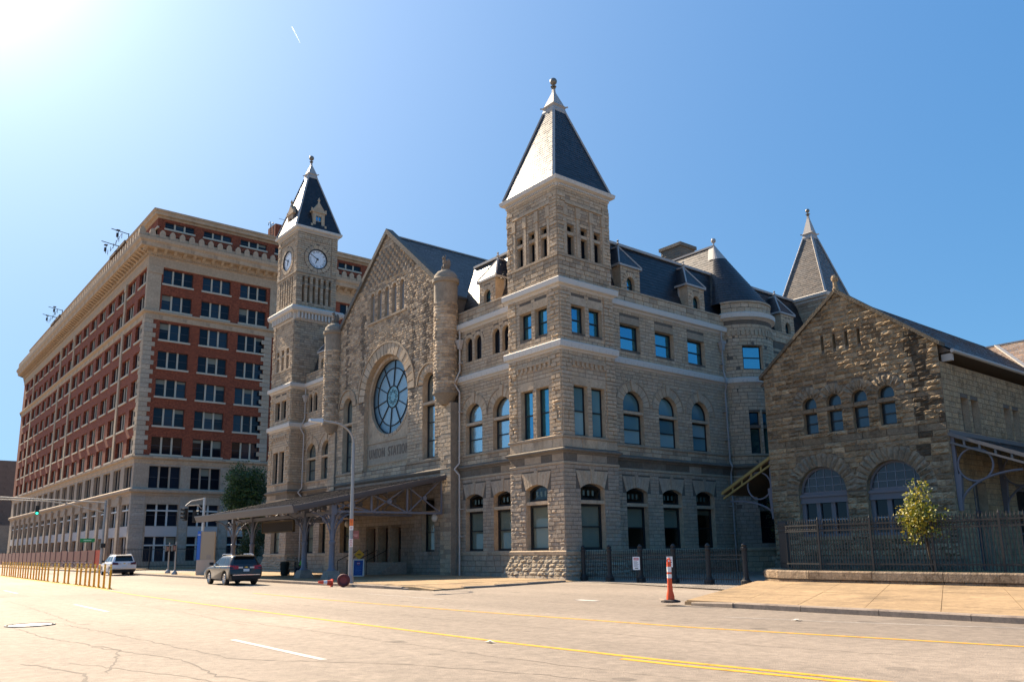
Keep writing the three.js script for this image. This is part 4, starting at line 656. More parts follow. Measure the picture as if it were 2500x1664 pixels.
// ---------------------------------------------------------------- round stair tower on the side
{
  const cx = -34.6, cz = -50, r = 2.6, m = drum(cx, cz, r), a0 = -1.4 * r, a1 = 1.32 * r;
  const hs = [{ t: 'r', x0: .56, x1: 2.1, y0: 14.1, y1: 15.8, rec: .25 }, { t: 'r', x0: .2, x1: .98, y0: 8.06, y1: 9.85, rec: .25 }, { t: 'r', x0: 1.18, x1: 1.96, y0: 8.06, y1: 9.85, rec: .25 }, { t: 'r', x0: .2, x1: .98, y0: 10.05, y1: 11.0, rec: .25 }, { t: 'r', x0: 1.18, x1: 1.96, y0: 10.05, y1: 11.0, rec: .25 }, { t: 'r', x0: .4, x1: 1.7, y0: 1.9, y1: 4.1, rec: .25 }, { t: 'r', x0: .3, x1: 1.8, y0: 4.4, y1: 5.3, rec: .25 }];
  const g = new GB(), xs = [...new Set([...Array.from({ length: 27 }, (_, i) => lerp(a0, a1, i / 26)), ...hs.flatMap(h => [h.x0, h.x1])])].sort((a, b) => a - b), ys = [...new Set([0, 18.3, ...hs.flatMap(h => [h.y0, h.y1])])].sort((a, b) => a - b);
  for (let i = 0; i + 1 < xs.length; i++) for (let j = 0; j + 1 < ys.length; j++) { const x = (xs[i] + xs[i + 1]) / 2, y = (ys[j] + ys[j + 1]) / 2; if (hs.some(h => x > h.x0 && x < h.x1 && y > h.y0 && y < h.y1)) continue; g.quad(m(xs[i], ys[j], 0), m(xs[i + 1], ys[j], 0), m(xs[i + 1], ys[j + 1], 0), m(xs[i], ys[j + 1], 0)); }
  part('wall', g, mortarM);
  const rv = new GB(); rv.k = STONE; for (const h of hs) { const O = outline(h); for (let i = 0; i < 4; i++) { const a = O[i], b = O[(i + 1) % 4]; rv.quad(m(a[0], a[1], .01), m(b[0], b[1], .01), m(b[0], b[1], -.4), m(a[0], a[1], -.4)); } } part('reveal', rv, stoneM);
  const F = (y0, y1, q = {}) => courses(MS, m, { x0: a0, x1: a1, y0, y1, holes: hs, ch: .26, sw: .55, ...q });
  F(0, 1.42, { ch: .36 }); F(1.66, 6.38, { tone: () => [.335, .29, .245] }); F(6.56, 7, { ch: .44, tone: sooty(DARKST, SOOT, .7) }); F(7.34, 7.88); F(8.05, 12.94); F(13.52, 17.4); F(18.3, 19.0, { ch: .35 });
  const R = (n, prof, mt, tone) => { const b = new GB(); if (tone) b.k = tone; const N = 30; for (let i = 0; i < N; i++) { const s0 = lerp(a0, a1, i / N), s1 = lerp(a0, a1, (i + 1) / N); for (let k = 0; k + 1 < prof.length; k++) b.quad(m(s0, prof[k][1], prof[k][0]), m(s1, prof[k][1], prof[k][0]), m(s1, prof[k + 1][1], prof[k + 1][0]), m(s0, prof[k + 1][1], prof[k + 1][0])); } part(n, b, mt); };
  R('cornice', [[0, 12.93], [.09, 13.02], [.23, 13.1], [.25, 13.42], [0, 13.52]], whiteTrimM); R('cornice', [[0, 17.72], [.12, 17.8], [.3, 17.88], [.32, 18.2], [.1, 18.3], [0, 18.32]], whiteTrimM);
  R('string_course', [[0, 6.38], [.07, 6.4], [.07, 6.52], [0, 6.56]], stoneM, mul(STONE, .9)); R('string_course', [[0, 6.98], [.2, 7.1], [.23, 7.23], [0, 7.34]], stoneM, soot1); R('sill_course', [[0, 7.86], [.1, 7.9], [.1, 8], [0, 8.05]], stoneM, mul(STONE, .8)); R('plinth_course', [[0, 1.4], [.11, 1.45], [.11, 1.6], [0, 1.66]], stoneM, mul(STONE, .9)); R('coping', [[0, 19], [.08, 19.02], [.08, 19.14], [-.6, 19.16]], stoneM, mul(STONE, .9));
  const fz = new GB(); fz.k = mul(STONE, .9); for (let i = 0; i < 22; i++) { const s = lerp(a0, a1, (i + .5) / 22); fz.mbox(m, s - .11, s + .11, 16.55, 17.0, 0, .08); } part('corbel_table', fz, stoneM).userData.kind = 'stuff';
  hs.forEach((h, i) => win(ST, m, h, { glass: i === 0 ? tealGlassM : i < 5 ? tealGlassM : darkGlassM, rail: i === 0 || i === 5 ? .5 : 0, f: .07 }));
  coreG.cyl([cx, 0, cz], [cx, 18.9, cz], r - 1.3, r - 1.3, 20);
  // roof: half cone with a ridge running back to the main roof
  const rg = new GB(), Y0 = 19.1, Y1 = 24.7, N = 26, ax = -36.0, rb = 2.62; const base = [.03, .03, .035];
  const E = t => [cx + rb * Math.cos(t), Y0, cz + rb * Math.sin(t)], U = t => [ax + .06 * Math.cos(t), Y1, cz + .06 * Math.sin(t)];
  for (let i = 0; i < N; i++) { const t0 = lerp(Math.PI / 2, -Math.PI / 2, i / N), t1 = lerp(Math.PI / 2, -Math.PI / 2, (i + 1) / N); slates(rg, E(t0), E(t1), U(t1), U(t0), { rh: .26, tw: .34, base }); }
  slates(rg, [-40.5, Y0, cz + rb], [cx, Y0, cz + rb], [ax, Y1, cz], [-40.5, Y1, cz], { rh: .26, tw: .34, base: [.13, .115, .10] }); slates(rg, [cx, Y0, cz - rb], [-40.5, Y0, cz - rb], [-40.5, Y1, cz], [ax, Y1, cz], { rh: .26, tw: .34, base });
  const ro = part('roof', rg, slateM); const inn = new GB(); for (let i = 0; i < N; i++) { const t0 = lerp(Math.PI / 2, -Math.PI / 2, i / N), t1 = lerp(Math.PI / 2, -Math.PI / 2, (i + 1) / N); inn.quad(E(t0), E(t1), U(t1), U(t0)); } inn.quad([-40.5, Y0, cz + rb], [cx, Y0, cz + rb], [ax, Y1, cz], [-40.5, Y1, cz]); inn.quad([cx, Y0, cz - rb], [-40.5, Y0, cz - rb], [-40.5, Y1, cz], [ax, Y1, cz]); mesh('roof_boarding', inn, darkM, ro);
  const cap = new GB(), Q = (t, k, dy = .05) => { const e = E(t), u = U(t); return add(L3(u, e, k), [0, dy, 0]); }; for (let i = 0; i < 12; i++) { const t0 = lerp(Math.PI / 2, -Math.PI / 2, i / 12), t1 = lerp(Math.PI / 2, -Math.PI / 2, (i + 1) / 12); cap.quad(Q(t0, .24), Q(t1, .24), Q(t1, 0, .12), Q(t0, 0, .12)); } cap.bar([ax, Y1 + .05, cz], [-40.5, Y1 + .05, cz], .22, .14); cap.quad([ax, Y1 + .1, cz], [ax - .5, Y1 + .08, cz], [ax - .15, Y1 - 1.25, cz + .66], [ax + .35, Y1 - 1.25, cz + .66]); cap.lathe(ax, cz, [[.05, 0], [.05, .3], [.16, .36], [.2, .5], [.14, .64], [0, .7]], 12, Y1); mesh('lead_cap', cap, leadM, ro);
}
// ---------------------------------------------------------------- mansards, dormers, flat roof, chimney, rear tower
{
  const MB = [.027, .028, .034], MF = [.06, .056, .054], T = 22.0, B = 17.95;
  const man = (n, g) => part(n, g, slateM);
  const trim = g => part('ridge_flashing', g, leadM);
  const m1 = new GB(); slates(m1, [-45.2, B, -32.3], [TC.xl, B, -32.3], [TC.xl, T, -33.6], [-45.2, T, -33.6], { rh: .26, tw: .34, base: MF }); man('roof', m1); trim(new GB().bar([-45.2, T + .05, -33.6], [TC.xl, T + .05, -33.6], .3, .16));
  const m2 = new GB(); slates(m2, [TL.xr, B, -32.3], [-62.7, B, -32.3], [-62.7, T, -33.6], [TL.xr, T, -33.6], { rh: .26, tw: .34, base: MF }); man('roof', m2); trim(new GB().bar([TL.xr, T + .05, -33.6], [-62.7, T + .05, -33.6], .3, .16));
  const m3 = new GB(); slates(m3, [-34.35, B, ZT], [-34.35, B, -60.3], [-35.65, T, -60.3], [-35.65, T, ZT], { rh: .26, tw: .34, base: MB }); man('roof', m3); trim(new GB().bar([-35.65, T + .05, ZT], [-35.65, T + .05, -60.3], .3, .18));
  const dk = new GB(); dk.prism([[-34.45, B - .1, ZT], [-35.75, T - .05, ZT], [-45, T - .05, ZT], [-45, B - .1, ZT]], [0, 0, -25.6]); dk.prism([[TC.xl, B - .1, -32.4], [TC.xl, T - .05, -33.7], [TC.xl, T - .05, -36], [TC.xl, B - .1, -36]], [-7.8, 0, 0]); dk.prism([[TL.xr, B - .1, -32.4], [TL.xr, T - .05, -33.7], [TL.xr, T - .05, -36], [TL.xr, B - .1, -36]], [6.8, 0, 0]); dk.box(-73.5, -45, 17.8, T - .06, -63, -35.9); part('roof_boarding', dk, darkM);
  // low hipped roof of the hall, behind
  const hp = new GB(), q = [[-52, 21.9, -36.5], [-43.2, 21.9, -36.5], [-43.2, 21.9, -52], [-52, 21.9, -52]], u = [[-49.4, 24.0, -39], [-45.6, 24.0, -39], [-45.6, 24.0, -50], [-49.4, 24.0, -50]]; for (let i = 0; i < 4; i++) { const j = (i + 1) % 4; slates(hp, q[i], q[j], u[j], u[i], { base: [.03, .03, .034], rh: .3, tw: .4 }); } hp.k = [.03, .03, .03]; hp.quad(...u); man('roof', hp);
  // dormers: m frame, centre c; front just behind the parapet face
  const dormer = (m, c, o = {}) => {
    const w = .92, y0 = 17.3, ye = 19.75, ap = 21.55, d0 = -.12, h = { t: 'a', x0: c - .36, x1: c + .36, y0: 17.75, ys: 18.75, ring: .36, rec: .22 };
    const mf = (s, y, d) => m(s, y, d + d0);
    backing(ST, mf, [[c - w, y0], [c + w, y0], [c + w, ye], [c - w, ye]], [h]);
    courses(MS, mf, { x0: c - w, x1: c + w, y0: 17.3, y1: ye, holes: [h], ch: .24, sw: .45 }); ring(MS, mf, c, 18.75, .36, .72, 0, Math.PI, 9, .035); win(ST, mf, h, { glass: tealGlassM, rail: .55, f: .06 });
    for (const s of [-1, 1]) { const sd = new GB(); sd.k = STONE; sd.quad(mf(c + s * w, y0, 0), mf(c + s * w, y0, -.75), mf(c + s * w, ye, -.75), mf(c + s * w, ye, 0)); part('dormer_cheek', sd, stoneM); }
    const sk = new GB(); for (const s of [-1, 1]) slates(sk, mf(c + s * w, y0 + .3, s > 0 ? -.75 : -2.2), mf(c + s * w, y0 + .3, s > 0 ? -2.2 : -.75), mf(c + s * w, ye, s > 0 ? -2.2 : -.75), mf(c + s * w, ye, s > 0 ? -.75 : -2.2), { base: [.05, .045, .04], rh: .2, tw: .3 });
    const b = w + .16, ev = (s, d) => mf(c + s * b, ye + .14, d); const A = mf(c, ap, -.95), R2 = mf(c, ap, -2.4); const sb = o.base || MB;
    slates(sk, ev(-1, .1), ev(1, .1), A, A, { base: sb, rh: .22, tw: .3 }); slates(sk, ev(1, .1), ev(1, -2.6), R2, A, { base: MB, rh: .22, tw: .3 }); slates(sk, ev(-1, -2.6), ev(-1, .1), A, R2, { base: MB, rh: .22, tw: .3 });
    const ro = part('dormer_roof', sk, slateM);
    const tr = new GB(); tr.bar(ev(-1, .1), A, .09); tr.bar(ev(1, .1), A, .09); tr.bar(A, R2, .12, .1); tr.mbox(mf, c - b, c + b, ye, ye + .13, -.2, .12); for (const s of [-1, 1]) tr.bar(mf(c + s * b, ye + .07, .05), mf(c + s * b, ye + .07, -2.5), .1, .13); const a2 = A; tr.lathe(a2[0], a2[2], [[.12, -.3], [.05, .1], [.12, .2], [.03, .3], [.09, .4], [0, .5]], 8, a2[1]); tr.mbox(mf, c + w - .06, c + w + .05, y0 + .2, ye, -.82, -.72); mesh('verge_trim', tr, leadM, ro);
  };
  dormer(planeX(XW), -37.9); dormer(planeX(XW), -44.7); dormer(planeX(XW), -56.2); dormer(planeZ(ZW), -41.55, { base: [.17, .15, .13] }); dormer(planeZ(ZW), -66.3, { base: [.08, .08, .08] });
  // chimney
  const ch = { x0: -44.05, x1: -42.0, z0: -55.35, z1: -53.5 }, CY = 2.5; { const M2 = MS; const f = planeZ(ch.z1), r = planeX(ch.x1); for (const [m, a, b] of [[f, ch.x0, ch.x1], [r, ch.z0, ch.z1]]) { courses(M2, m, { x0: a, x1: b, y0: 22.5, y1: 26.5, ch: .25, sw: .45, p: .03, rock: 1, tone: () => [.25, .215, .175] }); courses(M2, (s, y, d) => m(s, y, d + .06), { x0: a - .06, x1: b + .06, y0: 26.5, y1: 27.5, ch: .25, sw: .45, p: .03, rock: 1, tone: () => [.22, .19, .155] }); const g = new GB(); g.k = [.4, .36, .3]; for (const k of [.25, .5, .75]) { const s = lerp(a, b, k); g.mbox(m, s - .11, s + .11, 25.0, 26.4, 0, .08); } part('chimney_strip', g, stoneM); }
    const c = new GB(); c.k = [.2, .175, .145]; c.box(ch.x0, ch.x1, 17, 27.5, ch.z0, ch.z1); c.box(ch.x0 - .2, ch.x1 + .2, 27.5, 27.8, ch.z0 - .2, ch.z1 + .2); part('chimney', c, stoneM); }
  // rear tower
  const T4 = { xl: -36.75, xr: -32.8, zf: -60.3, zb: -64.2 }; const mf = planeZ(T4.zf), mr = planeX(T4.xr);
  part('wall', new GB().box(T4.xl + .01, T4.xr - .01, 0, 22, T4.zb + .01, T4.zf - .01), mortarM);
  courses(MS, mf, { x0: T4.xl, x1: T4.xr, y0: 15.5, y1: 21.7, ch: .26, sw: .55, tone: sooty(STONE, DARKST, .3) }); courses(MS, mr, { x0: T4.zb, x1: T4.zf, y0: 0, y1: 21.7, ch: .3, sw: .7 });
  towerCornice(T4, 21.6, .3); pyramid(-34.775, -62.25, 2.05, 22.25, .42, 27.9, 30.5, { ball: .18, slate: [.16, .135, .115] });
  // rain pipes with hopper heads
  const pipe = (m, s, y0, y1, o = {}) => { const g = new GB(), d = .2; g.tube([m(s, y0, d + .05), m(s, 6.7, d + .05), m(s - (o.k || .22), 7.1, d + .32), m(s, 7.5, d + .05), m(s, 12.4, d + .02), m(s - (o.k || .22), 13.0, d + .32), m(s, 13.9, d), m(s, y1, d)], .055, 8); const t = y1 - 1; g.hexa([m(s - .1, t - .35, d - .1), m(s + .1, t - .35, d - .1), m(s + .1, t - .35, d + .1), m(s - .1, t - .35, d + .1), m(s - .2, t + .1, d - .14), m(s + .2, t + .1, d - .14), m(s + .2, t + .1, d + .18), m(s - .2, t + .1, d + .18)]); g.mbox(m, s - .24, s + .24, t + .1, t + .28, d - .14, d + .22); for (const y of [2.6, 4.4, 9, 11, 14.4]) g.mbox(m, s - .08, s + .17, y, y + .05, .02, d + .1); part('rain_pipe', g, o.mat || std({ color: RGB(.5, .46, .42), roughness: .6 }), .6); };
  pipe(planeZ(ZW), -44.35, 0, 16.8); pipe(planeZ(ZW), -69.1, 0, 16.8); pipe(planeX(XW), -46.9, 0, 16.8, { mat: std({ color: RGB(.33, .31, .3), roughness: .7 }), k: -.15 });
}
// ---------------------------------------------------------------- tall brick office block on the left
{
  const BB = thing('office_block', 'tall red brick office block with pale stone base, bracketed cornice and attic storeys', 'building');
  const X0 = -108.8, Z0 = -27, XE = -207, ZE = -72;
  const brickTex = tex(512, (i, x, y) => { const r = y >> 3, bx = (x + (r % 2) * 8) >> 4, jn = (y & 7) === 0 || ((x + (r % 2) * 8) & 15) === 0; const h = ((bx * 73856093 ^ r * 19349663) >>> 0) % 1000 / 1000; let v = (.82 + .3 * (h - .5) + .2 * (N2[i] - .5)) * (jn ? .92 : 1); return [v, v * (.97 + .05 * (h - .5)), v * .95]; }, 4.2);
  const brickM = std({ color: RGB(.36, .10, .05), map: brickTex, roughness: .95 });
  const brickSideM = brickM;
  const paleM = std({ color: RGB(.52, .40, .285), map: stoneTex, roughness: .95 });
  const paleVM = std({ vertexColors: true, map: stoneTex, roughness: .95 });
  const greyM = std({ color: RGB(.44, .355, .275), map: stoneTex, roughness: .95 });
  const panelM = std({ color: RGB(.46, .43, .41), roughness: .8 });
  const mf = planeZ(Z0), mr = planeX(X0), navyM = new THREE.MeshPhysicalMaterial({ color: RGB(.012, .02, .035), roughness: .1, specularIntensity: .9 });
  const put = (n, g, m, p = BB) => mesh(n, g, m, p);
  const rows = [[37.3, 39.3], [33.65, 35.8], [29.6, 31.9], [25.8, 28.05], [22.0, 24.3], [18.15, 20.5], [14.45, 16.7]], low = [[10.1, 12.9], [5.3, 8.05], [.9, 3.95]];
  const wR = [[-32.75, -28.85], [-37.95, -34.05], [-43.2, -39.3], [-48.4, -44.5], [-53.6, -49.7], [-58.8, -54.9], [-64, -60.1], [-69.2, -65.3]], wF = Array.from({ length: 17 }, (_, i) => [-113.3 - 5.65 * i, -109.5 - 5.65 * i]).map(([a, b]) => [a, b]);
  const shell = (m, s0, s1, bays, brick) => {
    const up = [], lo = []; for (const b of bays) { for (const r of rows) up.push({ t: 'r', x0: b[0], x1: b[1], y0: r[0], y1: r[1], rec: .35 }); for (const r of low) lo.push({ t: 'r', x0: b[0], x1: b[1], y0: r[0], y1: r[1], rec: .4 }); }
    backing(BB, m, [[s0, 14.2], [s1, 14.2], [s1, 41], [s0, 41]], up, { mat: brick, rm: brick, name: 'brick_wall' });
    backing(BB, m, [[s0, 0], [s1, 0], [s1, 14.2], [s0, 14.2]], lo, { mat: greyM, rm: greyM, name: 'stone_wall' });
    return [up, lo];
  };
  const [uR, lR] = shell(mr, ZE, Z0, wR, brickM), [uF, lF] = shell(mf, XE, X0, wF, brickSideM);
  const frM = std({ color: RGB(.03, .032, .04), roughness: .5 }), lt = std({ color: RGB(.5, .44, .34), roughness: .8 }), metalM = std({ color: RGB(.55, .55, .53), roughness: .5 });
  // one window of three lights: frame with two stone mullions, its panes and sill
  const tri = (m, h, mull, o = {}) => {
    const d = -h.rec + .05, w = (h.x1 - h.x0), g = new GB(); ringFrame(g, m, outline(h), outline(h, .09), d - .08, d);
    if (!o.plain) for (const k of [1, 2]) for (const f of [.5]) { } const W = put('window', g, frM);
    const third = w / 3; const mg = new GB(); for (const k of [1, 2]) { const x = h.x0 + k * third; mg.mbox(m, x - .11, x + .11, h.y0, h.y1, d - .1, d + .07); } mesh('mullion', mg, mull, W);
    if (o.bar) { const tb = new GB(); tb.mbox(m, h.x0, h.x1, o.bar - .09, o.bar + .09, d - .05, -.09); mesh('transom_bar', tb, mull, W); }
    if (o.split) for (let k = 0; k < 3; k++) { const a = h.x0 + k * third + (k ? .11 : .09), b = h.x0 + (k + 1) * third - (k < 2 ? .11 : .09); pane('pane', m, [[a, h.y0 + .09], [b, h.y0 + .09], [b, h.y1 - .09], [a, h.y1 - .09]], d - .05, rnd() < .6 ? darkGlassM : navyM, W); if (rnd() < .16) mesh('blind', new GB().mbox(m, a, b, lerp(h.y0, h.y1, rr(.55, .85)), h.y1 - .09, d - .049, d - .04), blindM, W); mesh('sash_rail', new GB().mbox(m, a, b, lerp(h.y0, h.y1, .5) - .04, lerp(h.y0, h.y1, .5) + .04, d - .05, d - .02), frM, W); }
    else pane('pane', m, [[h.x0, h.y0], [h.x1, h.y0], [h.x1, h.y1], [h.x0, h.y1]], d - .05, darkGlassM, W);
    if (o.sill) mesh('sill', new GB().mbox(m, h.x0 - .12, h.x1 + .12, h.y0 - .24, h.y0, -.1, .14), lt, W);
  };
  for (const h of uR) tri(mr, h, lt, { split: h.x0 > -44, sill: 1 }); for (const h of lR) tri(mr, h, h.y0 > 9 ? greyM : metalM, { split: h.x0 > -44, bar: h.y0 > 9 ? 0 : h.y0 > 4 ? 7.25 : 2.9 });
  for (const h of uF) tri(mf, h, lt, { sill: 1 }); for (const h of lF) tri(mf, h, h.y0 > 9 ? greyM : metalM, { bar: h.y0 > 9 ? 0 : h.y0 > 4 ? 7.3 : 0 });
  for (const [m, bs] of [[mr, wR], [mf, wF]]) for (const b of bs) { put('spandrel_panel', new GB().mbox(m, b[0] + .02, b[1] - .02, 3.98, 5.27, -.3, .03), panelM); }
  // rusticated ground-floor courses as real grooves on the corner piers
  const piers = (m, list) => { for (const [a, b] of list) for (let i = 0; i < 18; i++) { const y = .5 + i * .5; const g = new GB(); g.k = toneOf([.42, .37, .315], .06); g.mbox(m, a, b, y, y + .47, -.01, .07); put('ashlar_block', g, paleVM); } };
  piers(mr, [[-28.6, Z0 + .07], [-33.9, -32.9], [-39.15, -38.1]]); piers(mf, [[X0 - .75, X0]]);
  for (let i = 0; i < 16; i++) { const g = new GB(); const x = (wF[i][0] + wF[i + 1][1]) / 2; g.mbox(mf, x - .55, x + .55, .5, 9.0, 0, .22); g.mbox(mf, x - .7, x + .7, 8.3, 9.1, 0, .36); g.mbox(mf, x - .65, x + .65, 0, .5, 0, .3); put('pilaster', g, greyM); }
  // belts and cornices
  const P = [[X0, ZE], [X0, Z0], [XE, Z0]];
  put('belt_course', sweep([[0, 9.1], [.1, 9.15], [.15, 9.4], [.45, 9.55], [.5, 9.85], [.2, 10.05], [0, 10.08]], P), greyM);
  put('belt_course', sweep([[0, 13.2], [.08, 13.3], [.1, 13.7], [.4, 13.85], [.42, 14.1], [.1, 14.25], [0, 14.25]], P), paleM);
  put('belt_course', sweep([[0, 32.2], [.08, 32.25], [.1, 32.9], [.3, 33.0], [.42, 33.1], [.42, 33.3], [0, 33.4]], P), paleM);
  put('frieze', sweep([[0, 39.5], [.12, 39.55], [.14, 40.7], [.22, 40.8], [.24, 41.0], [.4, 41.05], [.42, 41.2]], P), paleM);
  put('cornice', sweep([[.42, 41.2], [.5, 41.55], [1.5, 41.6], [1.55, 41.75], [1.6, 42.1], [1.85, 42.4], [1.9, 42.8], [1.2, 42.86], [0, 42.86]], P), paleM);
  const dn = new GB(); for (let z = Z0; z > -50; z -= .3) dn.mbox(mr, z - .16, z, 40.82, 41.0, .24, .4); for (let x = X0; x > XE; x -= .35) dn.mbox(mf, x - .18, x, 40.82, 41.0, .24, .4); put('dentil_course', dn, paleM).userData.kind = 'stuff';
  const brk = (m, s) => { const g = new GB(); g.hexa([m(s - .2, 41.15, .4), m(s + .2, 41.15, .4), m(s + .2, 41.15, .7), m(s - .2, 41.15, .7), m(s - .2, 41.59, .4), m(s + .2, 41.59, .4), m(s + .2, 41.59, 1.4), m(s - .2, 41.59, 1.4)]); put('modillion', g, paleM); };
  for (let i = 0; i < 36; i++) brk(mr, Z0 + .9 - i * 1.27); for (let i = 0; i < 74; i++) brk(mf, X0 - .3 - i * 1.32);
  const crest = (m, s) => { const g = new GB(), O = []; for (let i = 0; i <= 8; i++) { const t = i / 8 * Math.PI; O.push(m(s + .36 * Math.cos(t), 43.4 + .6 * Math.sin(t), 1.5)); } O.push(m(s - .42, 42.87, 1.5), m(s + .42, 42.87, 1.5)); g.prism(O, sub(m(0, 0, 1.78), m(0, 0, 1.5))); put('antefix', g, paleM); };
  for (let i = 0; i < 36; i++) crest(mr, Z0 + 1.6 - i * 1.27); for (let i = 0; i < 74; i++) crest(mf, X0 + .4 - i * 1.32);
  const par = sweep([[1.45, 42.86], [1.62, 42.86], [1.62, 43.3], [1.45, 43.35]], P); put('parapet', par, paleM);
  // quoins: long and short blocks
  const quoin = (m, edge, dir, y0, y1, mt) => { const n = Math.round((y1 - y0) / .62), h = (y1 - y0) / n; for (let i = 0; i < n; i++) { const L = i % 2 ? 1.45 : 1.05, g = new GB(); g.k = toneOf([.50, .41, .31], .06); const a = edge, b = edge + dir * L; g.mbox(m, Math.min(a, b), Math.max(a, b), y0 + i * h + .02, y0 + (i + 1) * h - .02, -.01, .1); put('quoin', g, paleVM); } };
  quoin(mr, Z0 + .08, -1, 14.3, 32.2); quoin(mr, -44.2, 1, 14.3, 32.2); quoin(mf, X0, -1, 14.3, 32.2); quoin(mr, Z0 + .08, -1, 33.4, 39.5);
  for (const x of [-119.9, -153.8, -165.1, -193.3]) { const pil = new GB(); pil.mbox(mf, x - .45, x + .45, 14.25, 32.2, 0, .16); pil.mbox(mf, x - .4, x + .4, 33.4, 39.5, 0, .16); pil.mbox(mf, x - .55, x + .55, 38.6, 39.5, .01, .26); put('pilaster', pil, paleM); }
  put('corner_pier', new GB().mbox(mr, Z0 - 1.6, Z0 + .1, 33.4, 39.5, .0, .12).mbox(mr, Z0 - 1.75, Z0 + .1, 38.5, 39.5, .001, .22).mbox(mf, X0 - .7, X0 + .1, 33.4, 39.5, 0, .115), paleM); put('corner_pier', new GB().mbox(mr, -45.4, -43.7, 33.4, 39.5, 0, .12), paleM);
  // attic
  const AX = X0 - .9, AZ = Z0 - .9, ma = planeX(AX), mb = planeZ(AZ), ah = [], bh = []; for (const b of wR) for (const [p, q] of [[45.4, 46.3], [43.5, 44.45]]) ah.push({ t: 'r', x0: b[0], x1: b[1], y0: p, y1: q, rec: .25 }); for (const b of wF) for (const [p, q] of [[45.4, 46.3]]) bh.push({ t: 'r', x0: b[0], x1: b[1], y0: p, y1: q, rec: .25 });
  backing(BB, ma, [[ZE, 42.5], [AZ, 42.5], [AZ, 46.9], [ZE, 46.9]], ah, { mat: brickM, rm: brickM, name: 'attic_wall' }); backing(BB, mb, [[XE, 42.5], [AX, 42.5], [AX, 46.9], [XE, 46.9]], bh, { mat: brickSideM, rm: brickSideM, name: 'attic_wall' });
  for (const h of ah) tri(ma, h, lt, { split: h.x0 > -44 && h.y0 > 45, sill: 1 }); for (const h of bh) tri(mb, h, lt, { sill: 1 });
  put('attic_cornice', sweep([[0, 46.7], [.1, 46.75], [.15, 46.9], [.5, 47.05], [.55, 47.4], [.7, 47.5], [.75, 47.75], [0, 47.85]], [[AX, ZE], [AX, AZ], [XE, AZ]]), paleM);
  const mod = put('roof', new GB().box(XE, AX - .3, 46.8, 47.3, ZE, AZ - .3), darkM); put('inner_wall', new GB().box(XE + .6, X0 - .7, 0, 43, ZE, Z0 - .7).box(XE + .6, AX - .6, 43, 46.9, ZE, AZ - .6), darkM);
  put('penthouse', new GB().box(-113, -110.2, 47.3, 50.3, -48.8, -44.6), brickM); put('wall', new GB().quad([XE, 0, Z0], [XE, 0, ZE], [XE, 46, ZE], [XE, 46, Z0]), mortarM);
  const ld = new GB(); for (const z of [-44.2, -43.7]) ld.tube([[-109.9, 47.4, z], [-109.9, 49.9, z], [-110.1, 50.3, z], [-110.5, 50.3, z], [-110.7, 49.9, z]], .05, 6); for (let i = 0; i < 8; i++) ld.cyl([-109.9, 47.6 + i * .3, -44.2], [-109.9, 47.6 + i * .3, -43.7], .03, .03, 5); ld.tube([[-110, 51.1, -45], [-110, 51.1, -48.6]], .03, 5); put('roof_ladder', ld, ironM);
  // window-cleaning rigs and masts on the parapet
  const rig = (x) => { const r = thing('roof_rig', x > -160 ? 'small dark hoist rig with jib on the near half of the office block roof' : 'small dark hoist rig with jib near the far end of the office block roof', 'hoist'); const g = new GB(); g.box(x - 9, x, 47.4, 47.85, Z0 - .9, Z0 + .0); mesh('deck', g, std({ color: RGB(.09, .06, .045) }), r); const j = new GB(); for (const k of [1.5, -4.5]) { j.bar([x + k, 48.3, Z0 - .2], [x + k, 48.6, Z0 + 2.2], .09); j.cyl([x + k, 47.7, Z0 - .2], [x + k, 48.4, Z0 - .2], .07, .07, 6); } mesh('jib', j, ironM, r); const ra = new GB(); for (let i = 0; i <= 5; i++) ra.cyl([x - i * 1.7, 48, Z0 + .4], [x - i * 1.7, 48.8, Z0 + .4], .04, .04, 5); ra.cyl([x, 48.8, Z0 + .4], [x - 8.5, 48.8, Z0 + .0], .03, .03, 5); for (const k of [-.6, -8]) { ra.cyl([x + k, 48, Z0 + .8], [x + k, 49.3, Z0 + .8], .05, .05, 6); ra.box(x + k - .15, x + k + .15, 48.3, 48.9, Z0 + .75, Z0 + 1.05); ra.box(x + k - .3, x + k + .3, 49.3, 49.38, Z0 + .6, Z0 + 1.1); } mesh('railing', ra, ironM, r); };
  rig(-124); rig(-172);
}
{ const f = thing('distant_tower_block', 'plain distant brown tower block at the left edge behind the office block', 'building'); mesh('wall', new GB().box(-292, -262, 0, 28, -60, -22), std({ color: RGB(.22, .15, .12), map: stoneTex }), f); mesh('podium', new GB().box(-290, -240, 0, 9.5, -32, -20), std({ color: RGB(.3, .27, .24), map: stoneTex }), f); }
